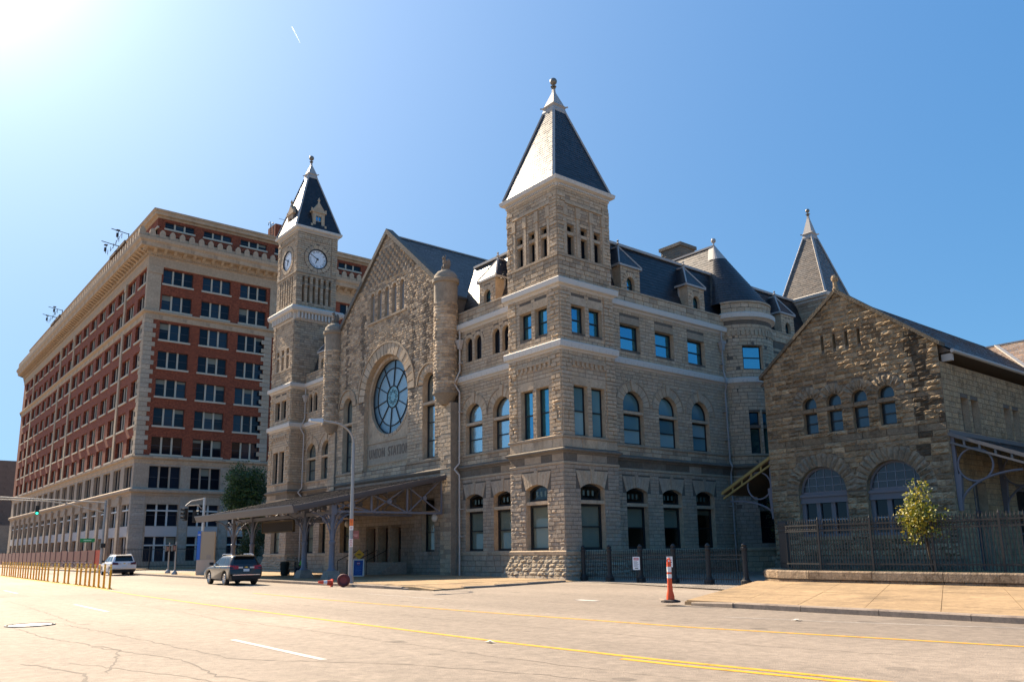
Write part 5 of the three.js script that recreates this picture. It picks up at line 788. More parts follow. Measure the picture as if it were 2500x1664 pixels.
// ---------------------------------------------------------------- rough stone freight house on the right
const FX0 = -26.65, FX1 = -16.7, FZ = -41, FC = -21.675, FE = 11.55, FA = 15.5;
{
  const FH = thing('freight_house', 'rough faced brown stone gabled freight house with two large arched windows', 'building');
  const MF = new Masonry(FH, rockM, 290), m = planeZ(FZ), BR = [.43, .325, .215], put = (n, g, mt, sm) => mesh(n, g, mt, FH, sm);
  const half = y => (FX1 - FX0) / 2 * clamp((FA - y) / (FA - FE) , 0, 1);
  const archW = [-23.55, -19.6].map(c => ({ t: 'a', x0: c - 1.42, x1: c + 1.42, y0: 2.2, ys: 4.55, ring: .72, rec: .32 }));
  const uc = [-23.85, -22.4, -20.95, -19.5], up = uc.map(c => ({ t: 'r', x0: c - .42, x1: c + .42, y0: 7.8, y1: 8.95, rec: .28 })), ul = uc.map(c => ({ t: 'a', x0: c - .42, x1: c + .42, y0: 9.2, ys: 9.42, ring: .62, rec: .28 }));
  const sl = [-22.75, -22.05, -21.35, -20.65].map(c => ({ t: 'r', x0: c - .08, x1: c + .08, y0: 12.35, y1: 13.15, rec: .4 }));
  const holes = [...archW, ...up, ...ul, ...sl];
  backing(FH, m, [[FX0, 0], [FX1, 0], [FX1, FE], [FC, FA], [FX0, FE]], holes, { rc: BR, rm: rockM });
  const xr = y => [FC - half(y), FC + half(y)];
  const tn = (x, y) => { const r = rnd(); if (y > 6 && r < .8 && (Math.abs(x + 18.1) < .32 || Math.abs(x + 16.95) < .25)) return [.13, .10, .07]; return r < .28 ? [.31, .235, .16] : r < .4 ? [.52, .40, .27] : BR; };
  const spec = { xr, holes, rock: 2, p: .085, v: .2, tone: tn };
  courses(MF, m, { ...spec, y0: 1.15, y1: 7.2, ch: .3, sw: .72 });
  courses(MF, m, { ...spec, y0: 7.55, y1: 8.95, ch: .23, sw: .6 }); courses(MF, m, { ...spec, y0: 9.2, y1: 15.4, ch: .27, sw: .66 });
  courses(MF, m, { xr, holes, y0: 7.2, y1: 7.55, ch: .35, sw: 1.3, p: .05, tone: () => [.285, .225, .16] }); courses(MF, m, { xr, y0: 8.95, y1: 9.2, ch: .25, sw: 1.6, p: .05, tone: () => [.27, .21, .15] });
  courses(MF, (s, y, d) => m(s, y, d + .15), { x0: FX0 - .1, x1: FX1 + .1, y0: 0, y1: 1.0, ch: .5, sw: .9, rock: 1, p: .06, tone: () => [.22, .19, .15] });
  const pc = new GB(); pc.k = [.3, .25, .18]; pc.box(FX0 - .2, FX1 + .2, 1.0, 1.15, FZ - .5, FZ + .24); pc.box(FX0 - .08, FX1 + .08, 0, 1.0, FZ - .5, FZ + .14); put('plinth', pc, rockM);
  for (const h of archW) { const c = (h.x0 + h.x1) / 2; ring(MF, m, c, h.ys, 1.42, 2.16, 0, Math.PI, 19, .1, 1, [.36, .29, .215]); }
  for (const h of ul) { const c = (h.x0 + h.x1) / 2; ring(MF, m, c, h.ys, .42, 1.02, .12, Math.PI - .12, 9, .1, 1, [.36, .29, .215]); }
  const gf = std({ color: RGB(.15, .145, .16), roughness: .7 });
  for (const h of archW) {   // big arched window: fanlight with small panes, entablature, three sashes
    const c = (h.x0 + h.x1) / 2, d = -.32, g = new GB(); const fan = { ...h, y0: 4.5 }, lowr = { ...h, t: 'r', y1: 4.02 }; ringFrame(g, m, outline(fan), outline(fan, .12), d - .1, d + .04); g.mbox(m, h.x0, h.x1, 4.05, 4.5, d - .1, d + .16); g.mbox(m, h.x0, h.x1, 4.34, 4.46, d, d + .24); g.mbox(m, h.x0, h.x1, 4.0, 4.1, d, d + .2);
    for (const k of [0, 1, 2, 3]) { const x = lerp(h.x0 + .12, h.x1 - .12, k / 3); g.mbox(m, x - .12, x + .12, h.y0, 4.05, d - .1, d + .08); } g.mbox(m, h.x0, h.x1, h.y0, h.y0 + .14, d - .1, d + .12);
    const W = put('arched_window', g, gf); const I = outline(fan, .1); pane('pane', m, I, d - .02, new THREE.MeshStandardMaterial({ color: RGB(.03, .036, .045), metalness: .12, roughness: .2 }), W);
    const mu = new GB(); for (let i = 1; i < 6; i++) { const x = lerp(h.x0, h.x1, i / 6), q = Math.sqrt(Math.max(0, 1.32 ** 2 - (x - c) ** 2)); mu.mbox(m, x - .012, x + .012, 4.5, 4.55 + q, d - .02, d + .01); } for (const y of [4.95, 5.4]) { const q = Math.sqrt(1.32 ** 2 - (y - 4.55) ** 2); mu.mbox(m, c - q, c + q, y - .012, y + .012, d - .02, d + .01); } mesh('glazing_bar', mu, std({ color: RGB(.24, .26, .3) }), W);
    for (let k = 0; k < 3; k++) { const a = lerp(h.x0 + .12, h.x1 - .12, k / 3) + .12, b = lerp(h.x0 + .12, h.x1 - .12, (k + 1) / 3) - .12; for (const [p, q] of [[h.y0 + .14, 3.08], [3.12, 4.0]]) pane('pane', m, [[a, p], [b, p], [b, q], [a, q]], d - .04, darkGlassM, W); mesh('sash_rail', new GB().mbox(m, a, b, 3.07, 3.13, d - .04, d), std({ color: RGB(.35, .36, .38) }), W); }
    const s2 = new GB(); s2.k = BR; s2.mbox(m, h.x0 - .15, h.x1 + .15, h.y0 - .2, h.y0 - .003, -.3, .14); mesh('sill', s2, rockM, W);
  }
  const g2 = new THREE.MeshStandardMaterial({ color: RGB(.05, .08, .10), metalness: .4, roughness: .2 });
  for (const h of up) win(FH, m, h, { glass: g2, f: .07 }); for (const h of ul) win(FH, m, h, { glass: g2, f: .06, rail: 0 });
  put('slit_backing', new GB().mbox(m, -23, -20.4, 12.2, 13.3, -.6, -.42), darkM);
  // copings and finial
  const cp = new GB(); cp.k = [.17, .14, .105]; for (const s of [-1, 1]) { const e = [FC + s * ((FX1 - FX0) / 2 + .18), FE - .2], a = [FC, FA]; cp.hexa([[e[0], e[1], FZ + .2], [a[0], a[1] - .1, FZ + .2], [a[0], a[1] - .1, FZ - .45], [e[0], e[1], FZ - .45], [e[0], e[1] + .2, FZ + .2], [a[0], a[1] + .14, FZ + .2], [a[0], a[1] + .14, FZ - .45], [e[0], e[1] + .2, FZ - .45]]); } cp.k = BR; cp.lathe(FC, FZ, [[.22, 0], [.12, .25], [.11, .55], [.17, .62], [.2, .75], [.15, .9], [0, .96]], 12, FA); put('gable_coping', cp, rockM);
  // side wall with paired blind windows
  const mr = planeX(FX1), BW = [.47, .355, .225], prs = []; for (let i = 0; i < 6; i++) { const z = -44.0 - i * 5.5; for (const k of [-.62, .62]) prs.push({ t: 'r', x0: z + k - .45, x1: z + k + .45, y0: 7.3, y1: 9.0, rec: .3 }); }
  const door = { t: 'r', x0: -44.7, x1: -43.1, y0: .3, y1: 4.7, rec: .45 }, d2 = { t: 'r', x0: -51.2, x1: -48.6, y0: 1.2, y1: 4.6, rec: .4 };
  backing(FH, mr, [[-78, 0], [FZ, 0], [FZ, 10.6], [-78, 10.6]], [...prs, door, d2]);
  courses(MF, mr, { x0: -60, x1: FZ, y0: .0, y1: 10.6, holes: [...prs, door, d2], ch: .28, sw: .6, p: .02, tone: () => BW, v: .07 });
  for (const h of prs) { const g = new GB(); g.k = [.2, .17, .13]; g.mbox(mr, h.x0, h.x1, h.y0, h.y1, -.36, -.3); put('window_board', g, rockM); }
  put('door', new GB().mbox(mr, door.x0, door.x1, .3, 3.2, -.5, -.44).mbox(mr, door.x0, door.x1, 3.2, 3.35, -.5, -.3), std({ color: RGB(.045, .05, .075), roughness: .6 })); { const g = new GB(); for (let i = 0; i <= 4; i++) { const z = lerp(door.x0, door.x1, i / 4); g.mbox(mr, z - .03, z + .03, 3.35, 4.7, -.46, -.4); } g.mbox(mr, door.x0, door.x1, 4.0, 4.06, -.46, -.4); const w = put('fanlight', g, gf); pane('pane', mr, [[door.x0, 3.35], [door.x1, 3.35], [door.x1, 4.7], [door.x0, 4.7]], -.48, std({ color: RGB(.36, .33, .27), roughness: .4 }), w); }
  win(FH, mr, d2, { glass: darkGlassM, frame: gf, transom: [3.2, 3.35] });
  const ml = planeXn(FX0); backing(FH, ml, [[-78, 0], [FZ, 0], [FZ, 11.4], [-78, 11.4]], []); courses(MF, ml, { x0: -55, x1: FZ, y0: 0, y1: 11.4, ch: .3, sw: .7, p: .04, rock: 1, tone: tn });
  put('inner_wall', new GB().box(FX0 + .6, FX1 - .7, 0, 11, -77, FZ - .9), darkM);
  // main roof (long ridge running back) and a farther cross roof
  const rf = new GB(), zb = -78, sb = [.045, .042, .044]; slates(rf, [FX1 + .55, FE - .45, FZ - .4], [FX1 + .55, FE - .45, -62], [FC, FA - .15, -62], [FC, FA - .15, FZ - .4], { base: sb, rh: .22, tw: .3 }); slates(rf, [FX0 - .5, FE - .45, zb], [FX0 - .5, FE - .45, FZ - .4], [FC, FA - .15, FZ - .4], [FC, FA - .15, zb], { base: sb, rh: .5, tw: .8 }); put('roof', rf, slateM);
  put('roof_boarding', new GB().prism([[FX1 + .5, FE - .5, FZ - .3], [FC, FA - .25, FZ - .3], [FX0 - .45, FE - .5, FZ - .3]], [0, 0, zb - FZ]), darkM);
  const gt = new GB(); gt.tube([[FX1 + .62, FE - .52, FZ - .1], [FX1 + .62, FE - .52, -66]], .1, 8); gt.box(FX1 + .0, FX1 + .5, FE - .95, FE - .6, FZ - .5, FZ - .3); put('gutter', gt, std({ color: RGB(.4, .37, .33), roughness: .6 }));
  const x2 = new GB(); const zc = -60; slates(x2, [-19, 10.9, zc + 5], [-4, 10.9, zc + 5], [-4, 15.0, zc], [-21.6, 15.0, zc], { base: [.30, .22, .16], rh: .3, tw: .42 }); put('cross_roof', x2, slateM); put('cross_wing', new GB().box(-16.6, -5, 0, 10.9, zc - 5, zc + 4.7), std({ color: RGB(.36, .29, .2), map: stoneTex })); put('ridge_cap', new GB().bar([-21.6, 15.03, zc], [-4, 15.03, zc], .2, .1).bar([-16.2, 10.95, zc + 5], [-20.6, 15.05, zc], .24, .1), leadM);
  MF.flush();
  // canopies on curved iron brackets, both sides
  const canopy = (s, label, wx, yw, len0, yo, n, fasc) => {
    const C = thing('platform_canopy', label, 'canopy', 'iron canopies of the freight house'), X = k => wx + s * k, z0 = FZ - .1, z1 = FZ - 16; const g = new GB(); const A = s > 0 ? [[X(len0), yo, z0], [X(len0), yo, z1], [X(0), yw, z1], [X(0), yw, z0]] : [[X(len0), yo, z1], [X(len0), yo, z0], [X(0), yw, z0], [X(0), yw, z1]]; slates(g, ...A, { base: [.035, .036, .042], rh: .25, tw: .35 }); mesh('roof', g, slateM, C);
    const bd = new GB(); bd.hexa([[X(len0), yo - .12, z0], [X(0), yw - .12, z0], [X(0), yw - .12, z1], [X(len0), yo - .12, z1], [X(len0), yo - .02, z0], [X(0), yw - .02, z0], [X(0), yw - .02, z1], [X(len0), yo - .02, z1]]); mesh('boarding', bd, std({ color: RGB(.12, .085, .05) }), C);
    const fs = new GB(); fs.bar([X(len0 + .05), yo - .02, z0 + .06], [X(-.02), yw + .02, z0 + .06], .09, .16); fs.bar([X(len0 + .03), yo - .36, z0 + .02], [X(0), yw - .4, z0 + .02], .1, .1); for (let i = 1; i < 5; i++) { const k = i / 5 * len0, y = lerp(yw, yo, i / 5); fs.box(Math.min(X(k) - .05, X(k) + .05), X(k) + .05, y - .38, y - .02, z0, z0 + .05); } fs.tube([[X(len0 + .06), yo - .05, z0 + .1], [X(len0 + .06), yo - .05, z1]], .09, 8); fs.box(Math.min(X(0), X(-.02)), Math.max(X(.08), X(0)), yw, yw + .22, z1, z0); mesh('fascia', fs, fasc, C);
    for (let i = 0; i < n; i++) { const z = z0 - .12 - i * 5.5, b = new GB(), R = .78, cx = .98, cy = yw - 1.55; b.torus([X(cx), cy, z], [1, 0, 0], [0, 1, 0], R, .05, 32, 6); b.bar([X(.1), 3.3, z], [X(.1), yw, z], .16, .16); b.hexa([[X(.05), 3.25, z - .1], [X(.2), 3.25, z - .1], [X(.2), 3.25, z + .1], [X(.05), 3.25, z + .1], [X(0), 5.0, z - .12], [X(.34), 5.0, z - .12], [X(.34), 5.0, z + .12], [X(0), 5.0, z + .12]]); const pts = []; for (let k = 0; k <= 14; k++) { const t = k / 14 * Math.PI / 2; pts.push([X(.15 + (len0 - .5) * (1 - Math.cos(t))), 3.4 + (yo - .55 - 3.4) * Math.sin(t), z]); } b.tube(pts, .055, 6); mesh('bracket', b, std({ color: RGB(.16, .15, .17), roughness: .7 }), C); }
    return C;
  };
  canopy(1, 'slate canopy on ringed iron brackets along the right side of the freight house', FX1, 6.95, 3.3, 5.55, 3, std({ color: RGB(.15, .14, .135), roughness: .8 }));
  canopy(-1, 'yellowish edged canopy end poking out left of the freight house', FX0, 6.75, 3.4, 4.95, 2, std({ color: RGB(.30, .215, .07), roughness: .8 }));
}
// garden wall, railings, lawn strip and the young tree in front of the freight house
{
  const GW = thing('garden_wall', 'low coped stone garden wall curving round the railings before the freight house', 'wall');
  const pts = [[-21.9, -34.2], [-21.7, -32.6], [-21.0, -31.2], [-19.8, -30.4], [-18.2, -30.1]]; for (let x = -15.6; x < 14; x += 2.6) pts.push([x, -30.1 + (x + 15.6) * .005]);
  const seg = (a, b, y0, y1, w, n, mt, j = .012) => { const d = nrm([b[0] - a[0], 0, b[1] - a[1]]), s = [d[2], 0, -d[0]], A = [a[0] + d[0] * j, a[1] + d[2] * j], B = [b[0] - d[0] * j, b[1] - d[2] * j], q = (p, k, y) => [p[0] + s[0] * k, y, p[1] + s[2] * k], e = y1 - y0 > .3 ? .05 : 0, g = new GB(); g.k = toneOf([.33, .255, .19], .1); g.hexa([q(A, 0, y0), q(B, 0, y0), q(B, w, y0), q(A, w, y0), q(A, 0, y1 - e), q(B, 0, y1 - e), q(B, w, y1 - e), q(A, w, y1 - e)]); if (e) g.hexa([q(A, 0, y1 - e), q(B, 0, y1 - e), q(B, w, y1 - e), q(A, w, y1 - e), q(A, .05, y1), q(B, .05, y1), q(B, w - .05, y1), q(A, w - .05, y1)]); mesh(n, g, mt, GW); };
  for (let i = 0; i + 1 < pts.length; i++) { seg(pts[i], pts[i + 1], .42, .74, .42, 'coping_stone', rockM); }
  for (let i = 0; i + 1 < pts.length; i++) { const n = Math.max(2, Math.round(Math.hypot(pts[i + 1][0] - pts[i][0], pts[i + 1][1] - pts[i][1]) / .62)); for (let k = 0; k < n; k++) { const f = t => [lerp(pts[i][0], pts[i + 1][0], t), lerp(pts[i][1], pts[i + 1][1], t) - .06]; seg(f(k / n), f((k + 1) / n), .1, .415, .3, 'wall_stone', rockM, .01); } }
  struct('garden_bed', new GB().poly([[-21.3, .5, -40.8], ...pts.map(p => [p[0] + .15, .5, p[1] - .25]).filter((_, i) => i < 10), [8, .5, -40.8]]), std({ color: RGB(.10, .11, .05), map: asphTex }));
  // railings: posts, rails, rings, spear-headed bars
  const RL = thing('garden_railing', 'black spear topped iron railing with ring frieze on the freight house garden wall', 'railing');
  const path = [[-20.9, -33.2], [-20.6, -31.9], [-19.6, -31.0], [-18.0, -30.75]]; for (let x = -15.8; x < 10; x += 2.3) path.push([x, -30.75]);
  const Y = .74, TOP = 2.75, rails = [1.0, 2.32, 2.55]; let nb = 0;
  const barG = new GB().box(-.017, .017, 0, 1.88, -.017, .017).geo(), tipG = new GB().cyl([0, 1.88, 0], [0, 2.07, 0], .035, 0, 6).add(new GB().box(-.035, .035, 1.86, 1.89, -.014, .014)).geo();
  const ringsG = new GB();
  for (let i = 0; i + 1 < path.length; i++) { const a = path[i], b = path[i + 1], L = Math.hypot(b[0] - a[0], b[1] - a[1]), n = Math.max(2, Math.round(L / .125)), big = i === 0 || i >= 3;
    if (big) { const p = new GB(); p.box(a[0] - .04, a[0] + .04, Y, TOP + .02, a[1] - .04, a[1] + .04); p.cyl([a[0], TOP + .02, a[1]], [a[0], TOP + .14, a[1]], .05, 0, 6); mesh('post', p, ironM, RL); }
    for (const y of rails) mesh('rail', new GB().bar([a[0], y, a[1]], [b[0], y, b[1]], .05, .055), ironM, RL);
    for (let k = 1; k < n; k++) { const x = lerp(a[0], b[0], k / n), z = lerp(a[1], b[1], k / n); if (nb++ < 230) { const o = mesh('bar', barG, ironM, RL); o.position.set(x, Y + .04, z); const t = mesh('spear_head', tipG, ironM, o); } }
    for (let k = 0; k < n; k++) { const x = lerp(a[0], b[0], (k + .5) / n), z = lerp(a[1], b[1], (k + .5) / n), dx = (b[0] - a[0]) / L, dz = (b[1] - a[1]) / L; ringsG.torus([x, 2.435, z], [dx, 0, dz], [0, 1, 0], .055, .014, 10, 4); } }
  mesh('ring_frieze', ringsG, ironM, RL).userData.kind = 'stuff';
}
// ---------------------------------------------------------------- iron entrance canopy
{
  const C = thing('entrance_canopy', 'grey metal entrance canopy with crossed iron trusses on posts below the rose window', 'canopy');
  const put = (n, g, m, sm) => mesh(n, g, m, C, sm);
  const XL = -62.4, XR = -45.2, ZE = -20.2, ZB = -31.0, yE = 4.42, yB = 6.72, yAt = z => lerp(yE, yB, (z - ZE) / (ZB - ZE));
  const roofM = std({ color: RGB(.055, .052, .062), map: slateTex, roughness: .42, metalness: .35 }), ironB = std({ color: RGB(.17, .18, .22), roughness: .6, metalness: .2 });
  put('roof', new GB().hexa([[XL, yE - .06, ZE], [XR, yE - .06, ZE], [XR, yB - .06, ZB], [XL, yB - .06, ZB], [XL, yE, ZE], [XR, yE, ZE], [XR, yB, ZB], [XL, yB, ZB]]), roofM);
  const sm = new GB(); for (let i = 0; i <= 34; i++) { const x = lerp(XL + .02, XR - .02, i / 34); sm.bar([x, yE + .025, ZE], [x, yB + .025, ZB], .035, .05); } put('standing_seam', sm, roofM);
  const f = new GB(); f.hexa([[XL - .05, yE - .36, ZE + .02], [XR + .05, yE - .36, ZE + .02], [XR + .05, yE - .36, ZE - .2], [XL - .05, yE - .36, ZE - .2], [XL - .12, yE + .02, ZE + .14], [XR + .12, yE + .02, ZE + .14], [XR + .12, yE + .02, ZE - .2], [XL - .12, yE + .02, ZE - .2]]); f.bar([XR + .06, yE - .05, ZE], [XR + .06, yB - .05, ZB], .12, .2); f.bar([XR + .02, yE - .22, ZE], [XR + .02, yB - .22, ZB], .08, .14); f.bar([XL - .06, yE - .05, ZE], [XL - .06, yB - .05, ZB], .12, .2); f.bar([XL - .1, yE + .06, ZE + .1], [XR + .1, yE + .06, ZE + .1], .16, .08); put('fascia', f, std({ color: RGB(.085, .08, .085), roughness: .5 }));
  const jo = new GB(); for (let i = 0; i <= 14; i++) { const x = lerp(XL + .2, XR - .2, i / 14); jo.bar([x, yE - .2, ZE - .3], [x, yB - .2, ZB], .08, .2); } for (const z of [-22.9, -26.5, -30]) jo.bar([XL, yAt(z) - .34, z], [XR, yAt(z) - .34, z], .1, .16); put('rafter', jo, std({ color: RGB(.10, .085, .075) }));
  const xs = [-45.55, -49.4, -58.2, -61.95];
  for (const x of xs) {
    const p = new GB(); p.lathe(x, -22.9, [[.3, .62], [.26, .7], [.18, .8], [.16, 2.2], [.2, 2.25], [.2, 2.4], [.14, 2.45], [.13, 4.2]], 14); p.box(x - .17, x + .17, 4.0, yAt(-22.9) - .1, -23.07, -22.73); put('post', p, ironB, .7);
    const b = new GB(); b.k = [.33, .29, .25]; b.hexa([[x - .5, .1, -22.4], [x + .5, .1, -22.4], [x + .5, .1, -23.4], [x - .5, .1, -23.4], [x - .33, .64, -22.57], [x + .33, .64, -22.57], [x + .33, .64, -23.23], [x - .33, .64, -23.23]]); put('post_base', b, stoneM);
    const br = new GB(); for (const s of [-1, 1]) { const pts = []; for (let i = 0; i <= 8; i++) { const t = i / 8 * Math.PI / 2; pts.push([x, 2.5 + 1.6 * Math.sin(t), -22.9 + s * (.12 + 1.3 * (1 - Math.cos(t)))]); } br.tube(pts, .045, 6); br.torus([x, 3.75, -22.9 + s * .42], [0, 0, 1], [0, 1, 0], .26, .03, 18, 5); br.torus([x, 3.75, -22.9 + s * .42], [0, 0, 1], [0, 1, 0], .13, .025, 14, 5); const p2 = []; for (let i = 0; i <= 8; i++) { const t = i / 8 * Math.PI / 2; p2.push([x + s * (.12 + 1.2 * (1 - Math.cos(t))), 2.5 + 1.6 * Math.sin(t), -22.9]); } br.tube(p2, .04, 6); } put('bracket', br, ironB);
    const t = new GB(), zz = [-22.9, -25.55, -28.2, -30.9]; t.bar([x, 4.2, -22.9], [x, 4.2, -30.95], .1, .13); for (let i = 0; i < 4; i++) { const top = yAt(zz[i]) - .24; t.bar([x, 4.2, zz[i]], [x, top, zz[i]], .11); if (i < 3) { t.bar([x, 4.25, zz[i] - .1], [x, yAt(zz[i + 1]) - .3, zz[i + 1] + .1], .075); t.bar([x, yAt(zz[i]) - .3, zz[i] - .1], [x, 4.25, zz[i + 1] + .1], .075); const zc = (zz[i] + zz[i + 1]) / 2, yc = (4.25 + (yAt(zz[i + 1]) + yAt(zz[i])) / 2 - .3) / 2; t.cyl([x - .05, yc, zc], [x + .05, yc, zc], .16, .16, 14); } } put('truss', t, ironB);
  }
  const bm = new GB(); bm.bar([XL + .4, 4.12, -22.9], [XR - .3, 4.12, -22.9], .14, .22); put('front_beam', bm, ironB);
  const sb = new GB(); sb.box(-56.4, -51.3, 3.18, 3.82, -23.0, -22.9); const sg = put('sign_board', sb, std({ color: RGB(.025, .016, .01), roughness: .8 })); mesh('sign_rim', new GB().box(-56.5, -51.2, 3.82, 3.9, -23.03, -22.87).box(-56.5, -51.2, 3.1, 3.18, -23.03, -22.87).box(-56.5, -56.4, 3.1, 3.9, -23.03, -22.87).box(-51.3, -51.2, 3.1, 3.9, -23.03, -22.87), std({ color: RGB(.11, .075, .035) }), sg);
  const gl = (x) => { const l = thing('globe_lamp', x > -50 ? 'unlit white globe lamp hanging by the wall at the right canopy end' : 'unlit white globe lamp hanging by the wall left of the entrance', 'lamp', 'globe lamps under the canopy'); const p = []; for (let i = 0; i <= 8; i++) { const a = -Math.PI / 2 + i / 8 * Math.PI; p.push([.22 * Math.cos(a), .27 * Math.sin(a)]); } mesh('globe', new GB().lathe(x, -30.6, p, 16, 3.9), std({ color: RGB(.55, .53, .48), roughness: .4 }), l, .8); mesh('bracket', new GB().bar([x, 4.1, -30.6], [x, 4.25, -31.25], .05), ironM, l); }; gl(-45.9); gl(-58.3);
}
// ---------------------------------------------------------------- cars
function makeSUV(name, label, o) {
  const C = thing(name, label, 'car'), L = o.L, Wd = o.W, Hh = o.H, hl = L / 2, hw = Wd / 2, wx = o.wb / 2, wr = .36, B = o.belt;
  const paint = new THREE.MeshPhysicalMaterial({ color: RGB(...o.paint), roughness: .35, metalness: o.metal, clearcoat: .6, clearcoatRoughness: .04 });
  const glass = new THREE.MeshStandardMaterial({ color: RGB(.01, .012, .014), roughness: .04, metalness: .1 }), black = std({ color: RGB(.012, .012, .013), roughness: .6 }), chrome = std({ color: RGB(.6, .6, .62), metalness: .9, roughness: .2 });
  const s = new THREE.Shape(); s.moveTo(-hl + .12, .42); s.lineTo(-hl, .62); s.lineTo(-hl + .02, .95); s.lineTo(-hl + .1, B + .02); s.lineTo(.9, B - .02); s.quadraticCurveTo(1.75, B - .06, hl - .28, .86); s.quadraticCurveTo(hl - .02, .8, hl, .62); s.lineTo(hl - .06, .36); s.lineTo(wx + wr + .07, .3);
  s.absarc(wx, .36, wr + .07, -.12, Math.PI + .12, false); s.lineTo(-wx + wr + .07, .28); s.absarc(-wx, .36, wr + .07, -.12, Math.PI + .12, false); s.lineTo(-hl + .12, .42);
  const eg = new THREE.ExtrudeGeometry(s, { depth: Wd - .2, bevelEnabled: true, bevelThickness: .1, bevelSize: .06, bevelOffset: -.06, bevelSegments: 4, curveSegments: 14 }); eg.translate(0, 0, -(Wd - .2) / 2);
  mesh('body', toCreasedNormals(eg, .5), paint, C);
  // cabin lofted from belt to roof
  const rr4 = (x0, x1, h, y, r) => { const P = [], K = [[x1 - r, h - r, 0], [x0 + r, h - r, 1], [x0 + r, -h + r, 2], [x1 - r, -h + r, 3]]; for (const [cx, cz, q] of K) for (let i = 0; i <= 4; i++) { const t = (q + i / 4) * Math.PI / 2; P.push([cx + r * Math.cos(t), y, cz + r * Math.sin(t)]); } return P; };
  const lv = [[-hl + .12, 1.05, hw - .05, B - .06, .2], [-hl + .17, .95, hw - .075, B + .06, .2], [-hl + .44, .12, hw - .22, Hh - .13, .22], [-hl + .52, -.0, hw - .28, Hh - .05, .24], [-hl + .75, -.3, hw - .42, Hh, .24]].map(a => rr4(...a)), cg = new GB();
  for (let i = 0; i + 1 < lv.length; i++) for (let j = 0; j < 20; j++) { const k = (j + 1) % 20; cg.quad(lv[i][j], lv[i][k], lv[i + 1][k], lv[i + 1][j]); } cg.poly(lv[4]); mesh('cabin', cg, paint, C, .5);
  // glazing laid just proud of the cabin skin
  const y0 = B + .06, y1 = Hh - .13, zAt = y => lerp(hw - .075, hw - .22, (y - y0) / (y1 - y0)) + .006, xr = y => lerp(-hl + .17, -hl + .44, (y - y0) / (y1 - y0)) - .006, xf = y => lerp(.95, .12, (y - y0) / (y1 - y0)) + .006;
  const side = (a0, a1, b0, b1, sg) => { const ya = y0 + .04, yb = y1 - .04, n = 1; return new GB().quad([a0, ya, sg * zAt(ya)], [a1, ya, sg * zAt(ya)], [b1, yb, sg * zAt(yb)], [b0, yb, sg * zAt(yb)]); };
  for (const sg of [-1, 1]) { mesh('side_window', side(-.05, .72, -.05, .06, sg), glass, C); mesh('side_window', side(-1.0, -.15, -.98, -.15, sg), glass, C); mesh('side_window', side(-hl + .55, -1.12, -hl + .78, -1.1, sg), glass, C); }
  const rw = new GB(); { const ya = y0 + .05, yb = y1 + .02, za = hw - .25, zb = hw - .36; rw.quad([xr(ya), ya, -za], [xr(ya), ya, za], [xr(yb), yb, zb], [xr(yb), yb, -zb]); } mesh('rear_window', rw, glass, C);
  const ws = new GB(); { const ya = y0 + .02, yb = y1, za = hw - .28, zb = hw - .42; ws.quad([xf(ya), ya, -za], [xf(ya), ya, za], [xf(yb), yb, zb], [xf(yb), yb, -zb]); } mesh('windscreen', ws, glass, C);
  mesh('spoiler', new GB().hexa([[-hl + .28, Hh - .1, -hw + .34], [-hl + .28, Hh - .1, hw - .34], [-hl + .6, Hh - .08, hw - .34], [-hl + .6, Hh - .08, -hw + .34], [-hl + .26, Hh - .05, -hw + .36], [-hl + .26, Hh - .05, hw - .36], [-hl + .62, Hh - .01, hw - .36], [-hl + .62, Hh - .01, -hw + .36]]), paint, C);
  const red = std({ color: RGB(.42, .02, .02), roughness: .15 }), pale = std({ color: RGB(.6, .55, .52), roughness: .2 });
  for (const sg of [-1, 1]) { const g = new GB(), q = (x, y, z) => [x, y, sg * z]; g.hexa([q(-hl - .015, B - .17, hw - .5), q(-hl + .02, B - .17, hw - .02), q(-hl + .45, B - .1, hw + .01), q(-hl + .1, B - .17, hw - .5), q(-hl + .06, B + .0, hw - .5), q(-hl + .1, B + .05, hw - .05), q(-hl + .42, B + .02, hw - .02), q(-hl + .2, B + .0, hw - .5)]); const t = mesh('tail_light', g, o.darkLamp ? std({ color: RGB(.10, .015, .02), roughness: .15 }) : red, C); mesh('reverse_lens', new GB().box(-hl - .02, -hl + .08, B - .13, B - .04, sg > 0 ? hw - .72 : -hw + .48, sg > 0 ? hw - .48 : -hw + .72), pale, t);
    mesh('headlight', new GB().box(hl - .28, hl - .06, .68, .8, Math.min(sg * (hw - .45), sg * (hw - .06)), Math.max(sg * (hw - .45), sg * (hw - .06))), pale, C);
    mesh('mirror', new GB().hexa([q(.62, B + .02, hw - .02), q(.82, B + .02, hw - .02), q(.8, B + .04, hw + .2), q(.64, B + .04, hw + .2), q(.64, B + .2, hw - .04), q(.78, B + .18, hw - .04), q(.78, B + .19, hw + .2), q(.66, B + .2, hw + .2)]), black, C);
    mesh('roof_rail', new GB().tube([[-hl + .7, Hh + .0, sg * (hw - .3)], [-hl + .85, Hh + .05, sg * (hw - .32)], [-.1, Hh + .05, sg * (hw - .32)], [.05, Hh - .02, sg * (hw - .3)]], .02, 6), chrome, C);
    for (const x of [.42, -.55]) mesh('door_handle', new GB().box(x - .1, x + .1, B - .12, B - .08, Math.min(sg * hw * .985, sg * (hw + .02)), Math.max(sg * hw * .985, sg * (hw + .02))), paint, C); }
